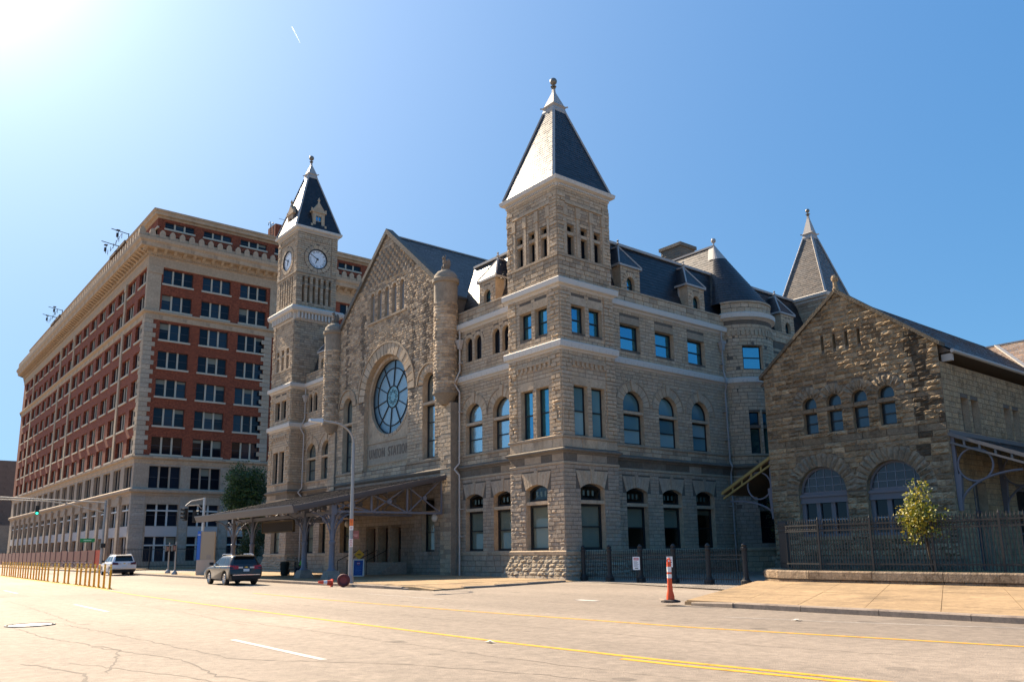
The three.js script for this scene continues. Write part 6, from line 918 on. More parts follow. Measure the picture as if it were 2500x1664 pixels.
  mesh('rear_bumper', new GB().hexa([[-hl - .02, .32, -hw + .12], [-hl - .02, .32, hw - .12], [-hl + .3, .3, hw - .05], [-hl + .3, .3, -hw + .05], [-hl - .05, .55, -hw + .06], [-hl - .05, .55, hw - .06], [-hl + .35, .55, hw], [-hl + .35, .55, -hw]]), black, C); mesh('bumper_trim', new GB().box(-hl - .07, -hl - .02, .55, .6, -hw + .15, hw - .15), chrome, C);
  mesh('licence_plate', new GB().box(-hl - .03, -hl + .02, .76, .9, -.16, .16), std({ color: RGB(.6, .68, .75), roughness: .5 }), C); mesh('emblem', new GB().box(-hl + .0, -hl + .05, B - .09, B - .05, -.1, .1).box(-hl - .005, -hl + .05, B - .11, B - .03, -.04, .04), std({ color: RGB(.6, .45, .12), metalness: .8, roughness: .3 }), C);
  mesh('underbody', new GB().box(-hl + .2, hl - .2, .22, .5, -hw + .15, hw - .15), black, C); mesh('aerial', new GB().hexa([[-hl + .9, Hh, -.02], [-hl + 1.1, Hh, -.02], [-hl + 1.1, Hh, .02], [-hl + .9, Hh, .02], [-hl + .86, Hh + .09, -.01], [-hl + .95, Hh + .06, -.01], [-hl + .95, Hh + .06, .01], [-hl + .86, Hh + .09, .01]]), black, C);
  for (const x of [-wx, wx]) for (const sg of [-1, 1]) { const z = sg * (hw - .12), t = new GB(), q = (i, r, d) => { const a = i / 24 * Math.PI * 2; return [x + r * Math.cos(a), .36 + r * Math.sin(a), z + sg * d]; }; for (let i = 0; i < 24; i++) for (const [r0, d0, r1, d1] of [[.23, .1, .33, .11], [.33, .11, .36, .06], [.36, .06, .36, -.1], [.36, -.1, .3, -.12]]) t.quad(q(i, r0, d0), q(i + 1, r0, d0), q(i + 1, r1, d1), q(i, r1, d1)); const W = mesh('wheel', t, std({ color: RGB(.016, .016, .017), roughness: .9 }), C, .6); const r = new GB(); for (let k = 0; k < 10; k++) { const a = k / 10 * Math.PI * 2; r.bar([x + .04 * Math.cos(a), .36 + .04 * Math.sin(a), z + sg * .085], [x + .23 * Math.cos(a + .12), .36 + .23 * Math.sin(a + .12), z + sg * .1], .035, .03, [0, 0, 1]); } r.torus([x, .36, z + sg * .095], [1, 0, 0], [0, 1, 0], .235, .018, 24, 5); r.cyl([x, .36, z + sg * .04], [x, .36, z + sg * .11], .05, .05, 10); mesh('rim', r, chrome, W); mesh('brake_disc', new GB().cyl([x, .36, z - sg * .02], [x, .36, z + sg * .03], .2, .2, 18), black, W); }
  return C;
}
{ const a = makeSUV('dark_car', 'black sport utility car driving away past the entrance canopy', { L: 4.65, W: 1.84, H: 1.66, wb: 2.73, belt: 1.06, paint: [.005, .005, .007], metal: 0 }); a.position.set(-47.55, .0, -17.6); a.rotation.y = Math.PI - .03;
  const b = makeSUV('white_car', 'white sport utility car driving away beside the yellow lane posts', { L: 5.1, W: 1.98, H: 1.78, wb: 3.0, belt: 1.1, paint: [.72, .71, .70], metal: 0, darkLamp: 1 }); b.position.set(-79.5, 0, -19.0); b.rotation.y = Math.PI - .02; }
// ---------------------------------------------------------------- street furniture
const galvM = std({ color: RGB(.33, .33, .32), roughness: .5, metalness: .4 });
function canvasM(w, h, draw, ro = .5) { const c = document.createElement('canvas'); c.width = w; c.height = h; draw(c.getContext('2d'), w, h); const t = new THREE.CanvasTexture(c); t.colorSpace = THREE.SRGBColorSpace; return new THREE.MeshStandardMaterial({ map: t, roughness: ro }); }
function plate(name, w, h, mat, parent, back = galvM) { const g = new THREE.PlaneGeometry(w, h), o = new THREE.Mesh(g, mat); o.name = name; o.castShadow = o.receiveShadow = true; parent.add(o); const b = mesh('plate_back', new GB().box(-w / 2, w / 2, -h / 2, h / 2, -.012, -.002), back, parent); return o; }
// yellow lane posts
{
  const px = [[266, 0], [251.5, 0], [239, .22], [227.5, 0], [216, 0], [206, 0], [194, 0], [184.5, 0], [165, 0], [155.5, 0], [139, 0], [130, 0], [115, 0], [107, 0], [100, 0], [93, 0], [86.5, 0], [80, 0], [73, 0], [66, 0], [60, 0], [54, 0], [48, .05], [42.5, 0], [36, 0], [31, 0], [26, 0], [21.5, .1], [15, 0], [9, 0], [4, .12]];
  const proto = new GB().cyl([0, .03, 0], [0, 1.28, 0], .055, .05, 10).geo(.6), bp = new GB().cyl([0, 0, 0], [0, .05, 0], .13, .1, 12).geo(), bandG = new GB().cyl([0, .98, 0], [0, 1.06, 0], .056, .056, 10, false).cyl([0, 1.14, 0], [0, 1.22, 0], .055, .055, 10, false).geo(.6);
  const ym = std({ color: RGB(.78, .38, .015), roughness: .6 }), bm = std({ color: RGB(.8, .62, .2), roughness: .4 });
  const ord = ['nearest', 'second', 'third', 'fourth', 'fifth', 'sixth', 'seventh', 'eighth', 'ninth', 'tenth', 'eleventh', 'twelfth'];
  px.forEach(([p, lean], i) => { // direction of the pixel column near its foot
    const y = 1400 + p * .143, dx = (p - 1246.4) / 1963.4, dy = -(y - 948.3) / 1963.4, v = new THREE.Vector3(dx, dy, -1).applyQuaternion(camera.quaternion), z = -10.95 - i * .02, x = v.x / v.z * z;
    const T = thing('lane_post', i < 12 ? `${ord[i]} ${lean ? 'yellow lane post of the row, leaning over' : 'yellow flexible lane post, counted from the right end of the row'}` : 'thin yellow lane post far along the close set row', 'lane post', i < 12 ? 'yellow lane posts, near part' : 'yellow lane posts, far part');
    mesh('base', bp, ym, T); mesh('tube', proto, ym, T); mesh('band', bandG, bm, T); T.position.set(x, .006, z); T.rotation.x = lean * .3; T.rotation.z = -lean; });
}
// street lamp with its signs
{
  const x = -38.6, z = -20.5, L = thing('street_lamp', 'tall leaning grey street lamp with curved arm at the kerb by the canopy', 'street lamp'); const tx = .0;
  mesh('pole', new GB().cyl([x, .1, z], [x + .05, 7.4, z + .02], .12, .075, 12).cyl([x, .1, z], [x, .5, z], .19, .16, 12), galvM, L, .6); const pts = []; for (let i = 0; i <= 12; i++) { const t = i / 12 * Math.PI / 2; pts.push([x + .05, 7.4 + 1.05 * Math.sin(t), z + .02 + 1.25 * (1 - Math.cos(t))]); } pts.push([x + .05, 8.52, z + 2.0]); mesh('arm', new GB().tube(pts, .06, 8), galvM, L, .6); mesh('lamp_head', new GB().hexa([[x - .12, 8.38, z + 1.9], [x + .22, 8.38, z + 1.9], [x + .2, 8.42, z + 2.6], [x - .1, 8.42, z + 2.6], [x - .08, 8.62, z + 1.9], [x + .18, 8.62, z + 1.9], [x + .14, 8.54, z + 2.6], [x - .04, 8.54, z + 2.6]]), std({ color: RGB(.6, .6, .58), roughness: .4 }), L);
  const sg = (n, lab, y, w, h, m, dz, rot) => { const S = thing(n, lab, 'sign'); plate('face', w, h, m, S); S.position.set(x + .13, y, z + dz); S.rotation.y = rot; };
  sg('route_sign', 'narrow orange and white sign strapped to the street lamp, topmost of three', 3.15, .2, .58, canvasM(64, 192, (c, w, h) => { c.fillStyle = '#f07c33'; c.fillRect(0, 0, w, h); c.fillStyle = '#f3ece4'; c.fillRect(0, 120, w, 72); c.fillStyle = '#b8431c'; c.font = 'bold 26px sans-serif'; c.textAlign = 'center'; c.fillRect(14, 16, 36, 8); c.fillRect(14, 36, 36, 8); c.fillRect(14, 56, 36, 8); c.fillRect(12, 140, 40, 8); c.fillRect(12, 160, 40, 8); }), .08, 1.2);
  sg('route_sign', 'square maroon sign on the street lamp, middle of three', 2.62, .46, .42, canvasM(128, 128, (c, w, h) => { c.fillStyle = '#8a5148'; c.fillRect(0, 0, w, h); c.fillStyle = '#c99a8e'; c.fillRect(18, 60, 92, 10); c.fillRect(60, 84, 46, 8); }), -.12, 1.2);
  sg('parking_sign', 'narrow white sign with red lettering on the street lamp, lowest of three', 2.2, .2, .42, canvasM(64, 128, (c, w, h) => { c.fillStyle = '#e6d9d3'; c.fillRect(0, 0, w, h); c.fillStyle = '#b43a35'; c.font = 'bold 28px sans-serif'; c.textAlign = 'center'; c.fillText('NO', 32, 36); c.beginPath(); c.arc(32, 66, 17, 0, 7); c.lineWidth = 6; c.strokeStyle = '#b43a35'; c.stroke(); c.fillRect(12, 100, 40, 10); }), .08, 1.2);
}
// fallen cone and drum base at the lamp's foot
{
  const c = thing('traffic_cone', 'red and white striped cone lying in the gutter beside the street lamp', 'traffic cone'); const or = std({ color: RGB(.62, .07, .03), roughness: .5 }), wh = std({ color: RGB(.8, .78, .75), roughness: .5 }); mesh('cone', new GB().cyl([0, 0, 0], [0, .26, 0], .15, .115, 16, false).cyl([0, .44, 0], [0, .7, 0], .09, .05, 16), or, c, .6); mesh('reflective_band', new GB().cyl([0, .26, 0], [0, .44, 0], .117, .09, 16, false), wh, c, .6); mesh('base', new GB().box(-.2, .2, -.03, .02, -.2, .2), or, c); c.rotation.set(Math.PI / 2 - .1, 0, .2); c.position.set(-38.9, .19, -19.6);
  const d = thing('barrel_base', 'dark red round barrel base tipped against the foot of the street lamp', 'barrel base'); mesh('disc', new GB().torus([0, 0, 0], [1, 0, 0], [0, 1, 0], .24, .09, 28, 8), std({ color: RGB(.12, .02, .02), roughness: .7 }), d, .8); mesh('hub', new GB().cyl([0, 0, -.05], [0, 0, .05], .2, .17, 20), std({ color: RGB(.2, .03, .03), roughness: .6 }), d); d.position.set(-37.9, .33, -19.75); d.rotation.y = 1.0;
}
// orange channelizer post at the driveway corner
{
  const t = thing('channelizer_post', 'orange channelizer post with two white bands on the driveway corner', 'traffic post'), x = -16.65, z = -19.75, Y = .1, or = std({ color: RGB(.78, .085, .012), roughness: .45 });
  mesh('tube', new GB().lathe(x, z, [[.13, .06], [.12, .2], [.085, .34], [.07, .6], [.065, 1.18], [.06, 1.2], [0, 1.2]], 18, Y), or, t, .7); mesh('reflective_band', new GB().lathe(x, z, [[.074, .72], [.072, .84]], 18, Y).lathe(x, z, [[.072, .9], [.07, 1.06]], 18, Y), std({ color: RGB(.82, .8, .77), roughness: .35 }), t, .7); mesh('grip', new GB().torus([x, Y + 1.24, z], [1, 0, 0], [0, 1, 0], .06, .022, 16, 6), or, t, .7); mesh('base', new GB().lathe(x, z, [[.3, 0], [.29, .05], [.16, .08], [0, .08]], 8, Y), std({ color: RGB(.03, .022, .02), roughness: .9 }), t);
}
// railing across the yard gap beside the station, with two notice signs
{
  const R = thing('yard_railing', 'old black iron railing with fluted posts closing the yard beside the station', 'railing'), Z = -31.15, Y = .06, xs = [-32.2, -30.25, -28.1, -25.95, -23.9, -21.9];
  const barG = new GB().box(-.012, .012, 0, 1.42, -.012, .012).cyl([0, 1.42, 0], [0, 1.56, 0], .03, 0, 6).geo(), scr = new GB();
  xs.forEach((x, i) => { const p = new GB(); p.lathe(x, Z, [[.24, 0], [.24, .18], [.17, .22], [.13, .34], [.12, .4], [.12, 1.5], [.15, 1.54], [.15, 1.62], [.1, 1.66], [.13, 1.74], [.05, 1.84], [0, 1.86]], 10, Y); mesh('post', p, ironM, R, .5); if (i < xs.length - 1) { const b = xs[i + 1]; for (const y of [.22, 1.12, 1.3]) mesh('rail', new GB().bar([x, Y + y, Z], [b, Y + y, Z], .03, .045), ironM, R); const n = 15; for (let k = 1; k < n; k++) { const o = mesh('bar', barG, ironM, R); o.position.set(lerp(x, b, k / n), Y + .08, Z); } for (let k = 0; k < n; k++) scr.torus([lerp(x, b, (k + .5) / n), Y + .72, Z], [1, 0, 0], [0, 1, 0], .05, .01, 8, 4); } });
  mesh('scroll_work', scr, ironM, R).userData.kind = 'stuff';
  const s1 = thing('notice_sign', 'white notice sign with red heading on the yard railing, left of the orange post', 'sign'); plate('face', .38, .64, canvasM(96, 160, (c, w, h) => { c.fillStyle = '#dfe3e6'; c.fillRect(0, 0, w, h); c.fillStyle = '#b4393c'; c.fillRect(14, 12, 68, 30); c.fillStyle = '#dfe3e6'; c.fillRect(22, 20, 52, 4); c.fillRect(22, 30, 52, 4); c.fillStyle = '#6d7580'; for (let i = 0; i < 7; i++) c.fillRect(16, 54 + i * 11, 40 + (i * 17) % 26, 5); c.fillStyle = '#2c3a34'; c.fillRect(24, 136, 48, 10); }), s1); s1.position.set(-28.1, .98, Z + .3); s1.rotation.y = .35; mesh('pole', new GB().cyl([0, -.95, -.04], [0, .3, -.04], .03, .03, 8), ironM, s1);
  const s2 = thing('notice_sign', 'white and red no parking sign on the yard railing, just right of the orange post', 'sign'); plate('face', .31, .5, canvasM(96, 160, (c, w, h) => { c.fillStyle = '#e4e0dd'; c.fillRect(0, 0, w, h); c.fillStyle = '#a83a38'; c.font = 'bold 26px sans-serif'; c.textAlign = 'center'; c.fillText('NO', 48, 30); c.font = 'bold 17px sans-serif'; c.fillText('PARKING', 48, 56); c.fillStyle = '#4a3634'; c.fillRect(16, 80, 22, 16); c.fillRect(58, 80, 22, 16); c.fillStyle = '#a83a38'; c.fillRect(18, 116, 60, 5); c.fillRect(26, 130, 44, 5); }), s2); s2.position.set(-25.95, 1.06, Z + .3); s2.rotation.y = .35; mesh('pole', new GB().cyl([0, -1.0, -.04], [0, .25, -.04], .03, .03, 8), ironM, s2);
}
// sandwich board, warning sign, litter bin, bench and the sitter
{
  const a = thing('sandwich_board', 'blue sandwich board with white frame on the pavement by the entrance steps', 'sandwich board'), wf = std({ color: RGB(.68, .66, .62), roughness: .6 }); const face = canvasM(160, 256, (c, w, h) => { c.fillStyle = '#123f86'; c.fillRect(0, 0, w, h); c.beginPath(); c.arc(80, 52, 24, 0, 7); c.lineWidth = 7; c.strokeStyle = '#c0463f'; c.stroke(); c.fillStyle = '#cfd8e6'; c.fillRect(58, 48, 44, 8); c.fillStyle = '#2d62b4'; c.fillRect(18, 92, 124, 6); c.fillStyle = '#3a6cb8'; for (let i = 0; i < 5; i++) c.fillRect(28, 120 + i * 22, 104 - (i % 2) * 24, 8); });
  for (const s of [1, -1]) { const g = new THREE.Group(); g.name = 'panel'; const f = new GB(); f.box(-.36, .36, 0, .06, -.02, .02).box(-.36, .36, 1.06, 1.12, -.02, .02).box(-.36, -.3, .06, 1.06, -.02, .02).box(.3, .36, .06, 1.06, -.02, .02); const fm = new THREE.Mesh(f.geo(), wf); fm.name = 'panel'; fm.castShadow = fm.receiveShadow = true; const p = new THREE.Mesh(new THREE.PlaneGeometry(.6, 1.0), face); p.name = 'poster'; p.position.set(0, .56, .012); fm.add(p); fm.rotation.x = -.2; if (s < 0) { fm.rotation.set(.2, Math.PI, 0, 'YXZ'); fm.rotation.x = -.2; } fm.position.z = s * .24; a.add(fm); } a.position.set(-48.6, .15, -26.4); a.rotation.y = .95;
  const y = thing('warning_sign', 'yellow diamond warning sign on a short stand behind the sandwich board', 'sign'); mesh('pole', new GB().cyl([0, 0, 0], [0, 1.3, 0], .03, .03, 8).box(-.25, .25, 0, .04, -.25, .25), ironM, y); const dm = canvasM(128, 128, (c) => { c.fillStyle = '#d9a21b'; c.fillRect(0, 0, 128, 128); c.save(); c.translate(64, 64); c.rotate(-Math.PI / 4); c.fillStyle = '#2a2415'; c.beginPath(); c.arc(2, -26, 8, 0, 7); c.fill(); c.fillRect(-6, -17, 14, 26); c.lineWidth = 7; c.strokeStyle = '#2a2415'; c.beginPath(); c.moveTo(2, 6); c.lineTo(-10, 34); c.moveTo(2, 6); c.lineTo(14, 34); c.moveTo(0, -12); c.lineTo(-16, 4); c.moveTo(2, -12); c.lineTo(18, 0); c.stroke(); c.restore(); }); const dp = new THREE.Mesh(new THREE.PlaneGeometry(.5, .5), dm); dp.name = 'face'; dp.rotation.z = Math.PI / 4; dp.position.set(0, 1.4, .05); dp.castShadow = true; y.add(dp); y.position.set(-50.2, .15, -27.3); y.rotation.y = .95;
  const b = thing('litter_bin', 'dark green ribbed litter bin under the canopy, left of the bench', 'litter bin'), gm = std({ color: RGB(.012, .02, .016), roughness: .6 }); mesh('drum', new GB().lathe(0, 0, [[.24, 0], [.27, .1], [.3, .85], [.32, .88], [.32, .95], [.2, .97], [.18, .9]], 20), gm, b, .5); const ribs = new GB(); for (let i = 0; i < 20; i++) { const t = i / 20 * 6.283; ribs.bar([.265 * Math.cos(t), .08, .265 * Math.sin(t)], [.31 * Math.cos(t), .86, .31 * Math.sin(t)], .03); } mesh('rib', ribs, gm, b); b.position.set(-56.0, .15, -24.5);
  const n = thing('bench', 'dark slatted bench under the canopy with a person sitting on its right end', 'bench'); for (let i = 0; i < 4; i++) mesh('seat_slat', new GB().box(-1.1, .9, .43, .46, -.22 + i * .12, -.12 + i * .12), std({ color: RGB(.03, .02, .014), roughness: .7 }), n); for (let i = 0; i < 3; i++) mesh('back_slat', new GB().box(-1.1, .9, .56 + i * .14, .66 + i * .14, -.28, -.25), std({ color: RGB(.03, .02, .014), roughness: .7 }), n); for (const x of [-1.0, .8]) for (const z of [-.22, .2]) mesh('leg', new GB().box(x - .03, x + .03, 0, z < 0 ? .95 : .43, z - .03, z + .03), ironM, n); n.position.set(-54.0, .15, -24.6);
  // seated person: one continuous body from tapered capsules
  const P = thing('person', 'person in green top and dark trousers sitting on the bench under the canopy', 'person');
  const J = { hip: [0, .55, 0], chest: [0, .95, .02], neck: [0, 1.08, .05], head: [0, 1.2, .09], lh: [-.1, .54, .02], rh: [.1, .54, .02], lk: [-.13, .53, .45], rk: [.13, .55, .42], la: [-.13, .1, .5], ra: [.13, .1, .38], lt: [-.13, .05, .66], rt: [.13, .05, .54], ls: [-.19, 1.0, .02], rs: [.19, 1.0, .02], le: [-.26, .76, .1], re: [.26, .76, .1], lw: [-.12, .66, .3], rw: [.12, .66, .3], lf: [-.03, .65, .36], rf: [.03, .65, .36] };
  const bones = [['hip', 'chest', .15, .16], ['chest', 'neck', .13, .065], ['neck', 'head', .06, .06], ['ls', 'rs', .085, .085], ['lh', 'lk', .1, .075], ['rh', 'rk', .1, .075], ['lk', 'la', .07, .05], ['rk', 'ra', .07, .05], ['la', 'lt', .05, .04], ['ra', 'rt', .05, .04], ['ls', 'le', .065, .05], ['rs', 're', .065, .05], ['le', 'lw', .05, .035], ['re', 'rw', .05, .035], ['lw', 'lf', .04, .035], ['rw', 'rf', .04, .035]];
  const sd = (p) => { let d = 9; for (const [u, v, r0, r1] of bones) { const a = J[u], c = J[v], ab = sub(c, a), ap = sub(p, a), t = clamp((ap[0] * ab[0] + ap[1] * ab[1] + ap[2] * ab[2]) / (ab[0] ** 2 + ab[1] ** 2 + ab[2] ** 2)), k = len(sub(p, add(a, mul(ab, t)))) - lerp(r0, r1, t); const h = Math.max(.04 - Math.abs(d - k), 0) / .04; d = Math.min(d, k) - h * h * .01; } const hd = Math.hypot((p[0]) / .085, (p[1] - 1.21) / .115, (p[2] - .09) / .1); const k2 = (hd - 1) * .09, ns = len(sub(p, [0, 1.2, .195])) - .018; return Math.min(d, k2, ns); };
  const RS = 92, mc = new MarchingCubes(RS, std({ color: RGB(1, 1, 1) }), false, false, 120000); const SC = 1.5, O = [0, .67, .2]; mc.isolation = 0; for (let z = 0; z < RS; z++) for (let yy = 0; yy < RS; yy++) for (let x = 0; x < RS; x++) mc.field[x + yy * RS + z * RS * RS] = -sd([O[0] + (x / RS * 2 - 1) * SC / 2, O[1] + (yy / RS * 2 - 1) * SC / 2, O[2] + (z / RS * 2 - 1) * SC / 2]); mc.update();
  const cnt = mc.count, pos = new Float32Array(cnt * 3), nor = new Float32Array(cnt * 3), col = new Float32Array(cnt * 3);
  for (let i = 0; i < cnt; i++) { const p = [O[0] + mc.positionArray[i * 3] * SC / 2, O[1] + mc.positionArray[i * 3 + 1] * SC / 2, O[2] + mc.positionArray[i * 3 + 2] * SC / 2]; pos.set(p, i * 3); nor.set([mc.normalArray[i * 3], mc.normalArray[i * 3 + 1], mc.normalArray[i * 3 + 2]], i * 3);
    let c = [.09, .42, .05]; if (p[1] < .6) c = [.012, .014, .03]; if (p[1] < .6 && p[1] < .12) c = [.02, .018, .018]; if (p[1] > .6 && p[2] > .14 && p[1] < .8) c = [.10, .06, .042]; if (p[1] > 1.085) c = [.10, .06, .042]; if (p[1] > 1.255 || (p[1] > 1.12 && p[2] < .07)) c = [.012, .01, .009]; col.set(c, i * 3); }
  const pg = new THREE.BufferGeometry(); pg.setAttribute('position', new THREE.BufferAttribute(pos, 3)); pg.setAttribute('normal', new THREE.BufferAttribute(nor, 3)); pg.setAttribute('color', new THREE.BufferAttribute(col, 3)); mesh('body', pg, std({ vertexColors: true, roughness: .9 }), P); P.position.set(-53.25, .11, -24.62); P.rotation.y = .15;
}
// information pillar, signals
{
  const k = thing('information_pillar', 'tall beige information pillar with a blue edge at the street corner', 'pillar'); mesh('slab', new GB().box(-.62, .62, 0, 3.3, -.16, .16), std({ color: RGB(.42, .36, .27), roughness: .7 }), k); mesh('blue_edge', new GB().box(-.7, -.44, 1.15, 3.34, -.18, .19), std({ color: RGB(.03, .16, .62), roughness: .45 }), k); mesh('plinth', new GB().box(-.68, .66, 0, 1.14, -.18, .19), std({ color: RGB(.5, .43, .36), roughness: .7 }), k); mesh('emblem', new GB().box(-.66, -.48, 3.02, 3.1, .19, .2), std({ color: RGB(.7, .72, .75) }), k); mesh('notice', new GB().box(.05, .4, 1.2, 1.5, .16, .175), std({ color: RGB(.36, .32, .28) }), k); k.position.set(-64.6, .15, -21.8); k.rotation.y = 1.0;
  const head = (p, T, lit, face, o = {}) => { const g = new GB(), n = 'signal_head'; g.box(-.18, .18, -.5, .5, -.14, .1); const m = mesh(n, g, std({ color: RGB(.012, .012, .012), roughness: .6 }), T); m.position.set(...p); m.rotation.y = face; for (let i = 0; i < 3; i++) { const y = .33 - i * .33, L = mesh('lens', new GB().cyl([0, y, .1], [0, y, .12], .13, .13, 16), i === 2 && lit ? new THREE.MeshStandardMaterial({ color: RGB(.02, .3, .2), emissive: RGB(.04, .9, .55), emissiveIntensity: 1.0 }) : std({ color: RGB(.03, .03, .02), roughness: .3 }), m); const v = new GB(); for (let k2 = 0; k2 < 8; k2++) { const a = k2 / 8 * Math.PI, b = (k2 + 1) / 8 * Math.PI; v.quad([.15 * Math.cos(a), y + .15 * Math.sin(a), .1], [.15 * Math.cos(b), y + .15 * Math.sin(b), .1], [.15 * Math.cos(b), y + .15 * Math.sin(b), .34], [.15 * Math.cos(a), y + .15 * Math.sin(a), .34]); } mesh('visor', v, ironM, m); } return m; };
  const M = thing('signal_mast', 'long galvanised mast arm with two lit green traffic signals before the office block', 'traffic signal'), x = -103, z = -22.8; mesh('pole', new GB().cyl([x, .1, z], [x, 8.0, z], .17, .12, 12).cyl([x, .1, z], [x, .7, z], .3, .26, 10), galvM, M, .6); mesh('mast_arm', new GB().tube([[x, 7.75, z], [x, 8.1, z + 11.4]], .08, 8).tube([[x, 6.6, z], [x, 7.45, z + 3.6], [x, 7.75, z + 6], [x, 7.85, z + 11.4]], .06, 8), galvM, M); head([x, 7.0, z + 11.6], M, 1, 1.45); head([x, 6.75, z + 6.9], M, 1, 1.45); mesh('walk_signal', new GB().box(x - .2, x + .3, 2.6, 3.1, z - .3, z + .2), ironM, M);
  const ns = thing('street_name_sign', 'small green street name sign by the signal mast', 'sign'); plate('face', 1.5, .42, canvasM(256, 72, (c, w, h) => { c.fillStyle = '#1f8a4c'; c.fillRect(0, 0, w, h); c.fillStyle = '#bfe3cd'; c.fillRect(62, 26, 132, 20); c.fillStyle = '#1f8a4c'; for (let i = 0; i < 8; i++) c.fillRect(76 + i * 15, 26, 4, 20); }), ns); ns.position.set(x + .1, 3.45, z + 1.6); ns.rotation.y = 1.35;
  const M2 = thing('signal_mast', 'pale short mast arm with two dark traffic signals above the information pillar', 'traffic signal'), x2 = -70, z2 = -23.2; mesh('pole', new GB().cyl([x2, .1, z2], [x2, 6.45, z2], .13, .11, 12), std({ color: RGB(.55, .57, .56), roughness: .4, metalness: .4 }), M2, .6); mesh('mast_arm', new GB().tube([[x2, 6.35, z2], [x2, 6.1, z2 + 1.1], [x2, 5.7, z2 + 1.55]], .055, 8).tube([[x2, 5.5, z2 + .2], [x2, 5.8, z2 + .5], [x2, 5.72, z2 + 1.5]], .045, 8), galvM, M2); head([x2, 5.0, z2 + 1.55], M2, 0, .3); head([x2 + .1, 4.85, z2 + .75], M2, 0, 2.3);
  for (const [px, pz, lab] of [[-74.5, -21.9, 'thin pedestrian signal pole with dark box, left of its pair'], [-68.8, -20.75, 'thick based pedestrian signal pole at the kerb, right of its pair']]) { const S = thing('walk_signal_pole', lab, 'signal pole', 'pedestrian signal poles by the corner'); mesh('pole', new GB().cyl([px, .1, pz], [px, 2.75, pz], .06, .055, 10).lathe(px, pz, [[.24, .12], [.22, .3], [.12, .42], [.07, .48]], 12), galvM, S, .6); mesh('signal_box', new GB().box(px - .22, px + .22, 2.0, 2.5, pz + .06, pz + .32), ironM, S); mesh('lens', new GB().box(px + .221, px + .23, 2.08, 2.42, pz + .1, pz + .28), std({ color: RGB(.25, .16, .14) }), S); }
}
// red construction fence, bicycles and iron fence before the office block
{
  const F = thing('construction_fence', 'red mesh construction fence along the pavement before the office block', 'fence'), rm = new THREE.MeshPhysicalMaterial({ color: RGB(.17, .025, .018), roughness: 1, transmission: .15, thickness: 0, map: stoneTex }); for (let i = 0; i < 25; i++) { const x = -105 - i * 4; mesh('net_panel', new GB().box(x - 3.95, x, .25, 2.35 + rr(-.06, .06), -23.42, -23.4), i < 1 ? std({ color: RGB(.42, .04, .015), map: stoneTex }) : rm, F); mesh('post', new GB().cyl([x, .1, -23.4], [x, 2.55, -23.4], .04, .04, 6), ironM, F); }
  const bike = (x) => { const B = thing('bicycle', 'small dark bicycle parked in the row before the red fence', 'bicycle', 'bicycles before the red fence'), X = [1, 0, 0], Y = [0, 1, 0]; for (const k of [-.52, .52]) { const w = mesh('wheel', new GB().torus([k, .34, 0], X, Y, .31, .025, 18, 5), ironM, B); const s = new GB(); for (let i = 0; i < 6; i++) { const t = i / 6 * Math.PI; s.cyl([k - .3 * Math.cos(t), .34 - .3 * Math.sin(t), 0], [k + .3 * Math.cos(t), .34 + .3 * Math.sin(t), 0], .005, .005, 4); } mesh('spokes', s, galvM, w); } const c = std({ color: RGB(.5, .5, .5), metalness: .5, roughness: .3 }); mesh('frame', new GB().tube([[-.52, .34, 0], [-.12, .3, 0], [.4, .78, 0], [-.22, .78, 0], [-.12, .3, 0]], .025, 6).cyl([-.52, .34, 0], [-.22, .78, 0], .018, .018, 6).cyl([.52, .34, 0], [.38, .95, 0], .025, .025, 6), c, B); mesh('handlebar', new GB().tube([[.3, 1.0, -.28], [.38, .98, -.1], [.38, .98, .1], [.3, 1.0, .28]], .02, 6), c, B); mesh('saddle', new GB().box(-.36, -.1, .9, .95, -.07, .07).cyl([-.22, .78, 0], [-.24, .92, 0], .02, .02, 6), ironM, B); B.position.set(x, .15, -22.3); B.rotation.y = 1.15; };
  for (let i = 0; i < 11; i++) bike(-107 - i * 3.1);
  const I = thing('iron_fence', 'black iron fence at the foot of the office block, behind the signal poles', 'fence'); const x = -100.9; const bars = new GB(); for (let i = 0; i < 150; i++) { const z = -24.5 - i * .16; bars.box(x - .012, x + .012, .1, 2.5, z - .012, z + .012); } const bo = mesh('bars', bars, ironM, I); bo.userData.kind = 'stuff'; for (let i = 0; i < 9; i++) mesh('post', new GB().box(x - .06, x + .06, .1, 2.7, -24.5 - i * 3 - .06, -24.5 - i * 3 + .06), ironM, I); for (const y of [.4, 2.3]) mesh('rail', new GB().box(x - .02, x + .02, y, y + .06, -48.5, -24.5), ironM, I);
  struct('corner_pavement', new GB().box(-108.8, -99.6, -.1, .14, -60, -20.4), walkM);
}
// litter on the road, vapour trail
{
  const at = (px, py, d) => { const v = new THREE.Vector3((px - 1246.4) / 1963.4, -(py - 948.3) / 1963.4, -1).applyQuaternion(camera.quaternion).normalize(); return [v.x * d, 1.75 + v.y * d, v.z * d]; };
  const o = mesh('cloud_vapour_trail', new GB().cyl(at(712, 64, 3000), at(733, 106, 3000), 2.6, .5, 6), new THREE.MeshPhysicalMaterial({ color: RGB(.98, .98, .98), roughness: 1, transmission: .6, thickness: 0 }), null); tagged(o, 'short thin white vapour trail high in the sky', 'vapour trail');
  for (const [x, z, l] of [[-12.9, -9.75, 'scrap of white paper lying on the road beside the yellow line'], [-11.2, -17.6, 'scrap of pale paper lying on the road near the right kerb']]) { const o = mesh('paper_scrap', new GB().quad([x, .012, z], [x + .22, .03, z + .03], [x + .25, .014, z - .1], [x + .05, .04, z - .1]).tri([x + .05, .04, z - .1], [x + .2, .05, z - .04], [x + .1, .02, z + .02]), whiteM, null); tagged(o, l, 'litter'); }
}
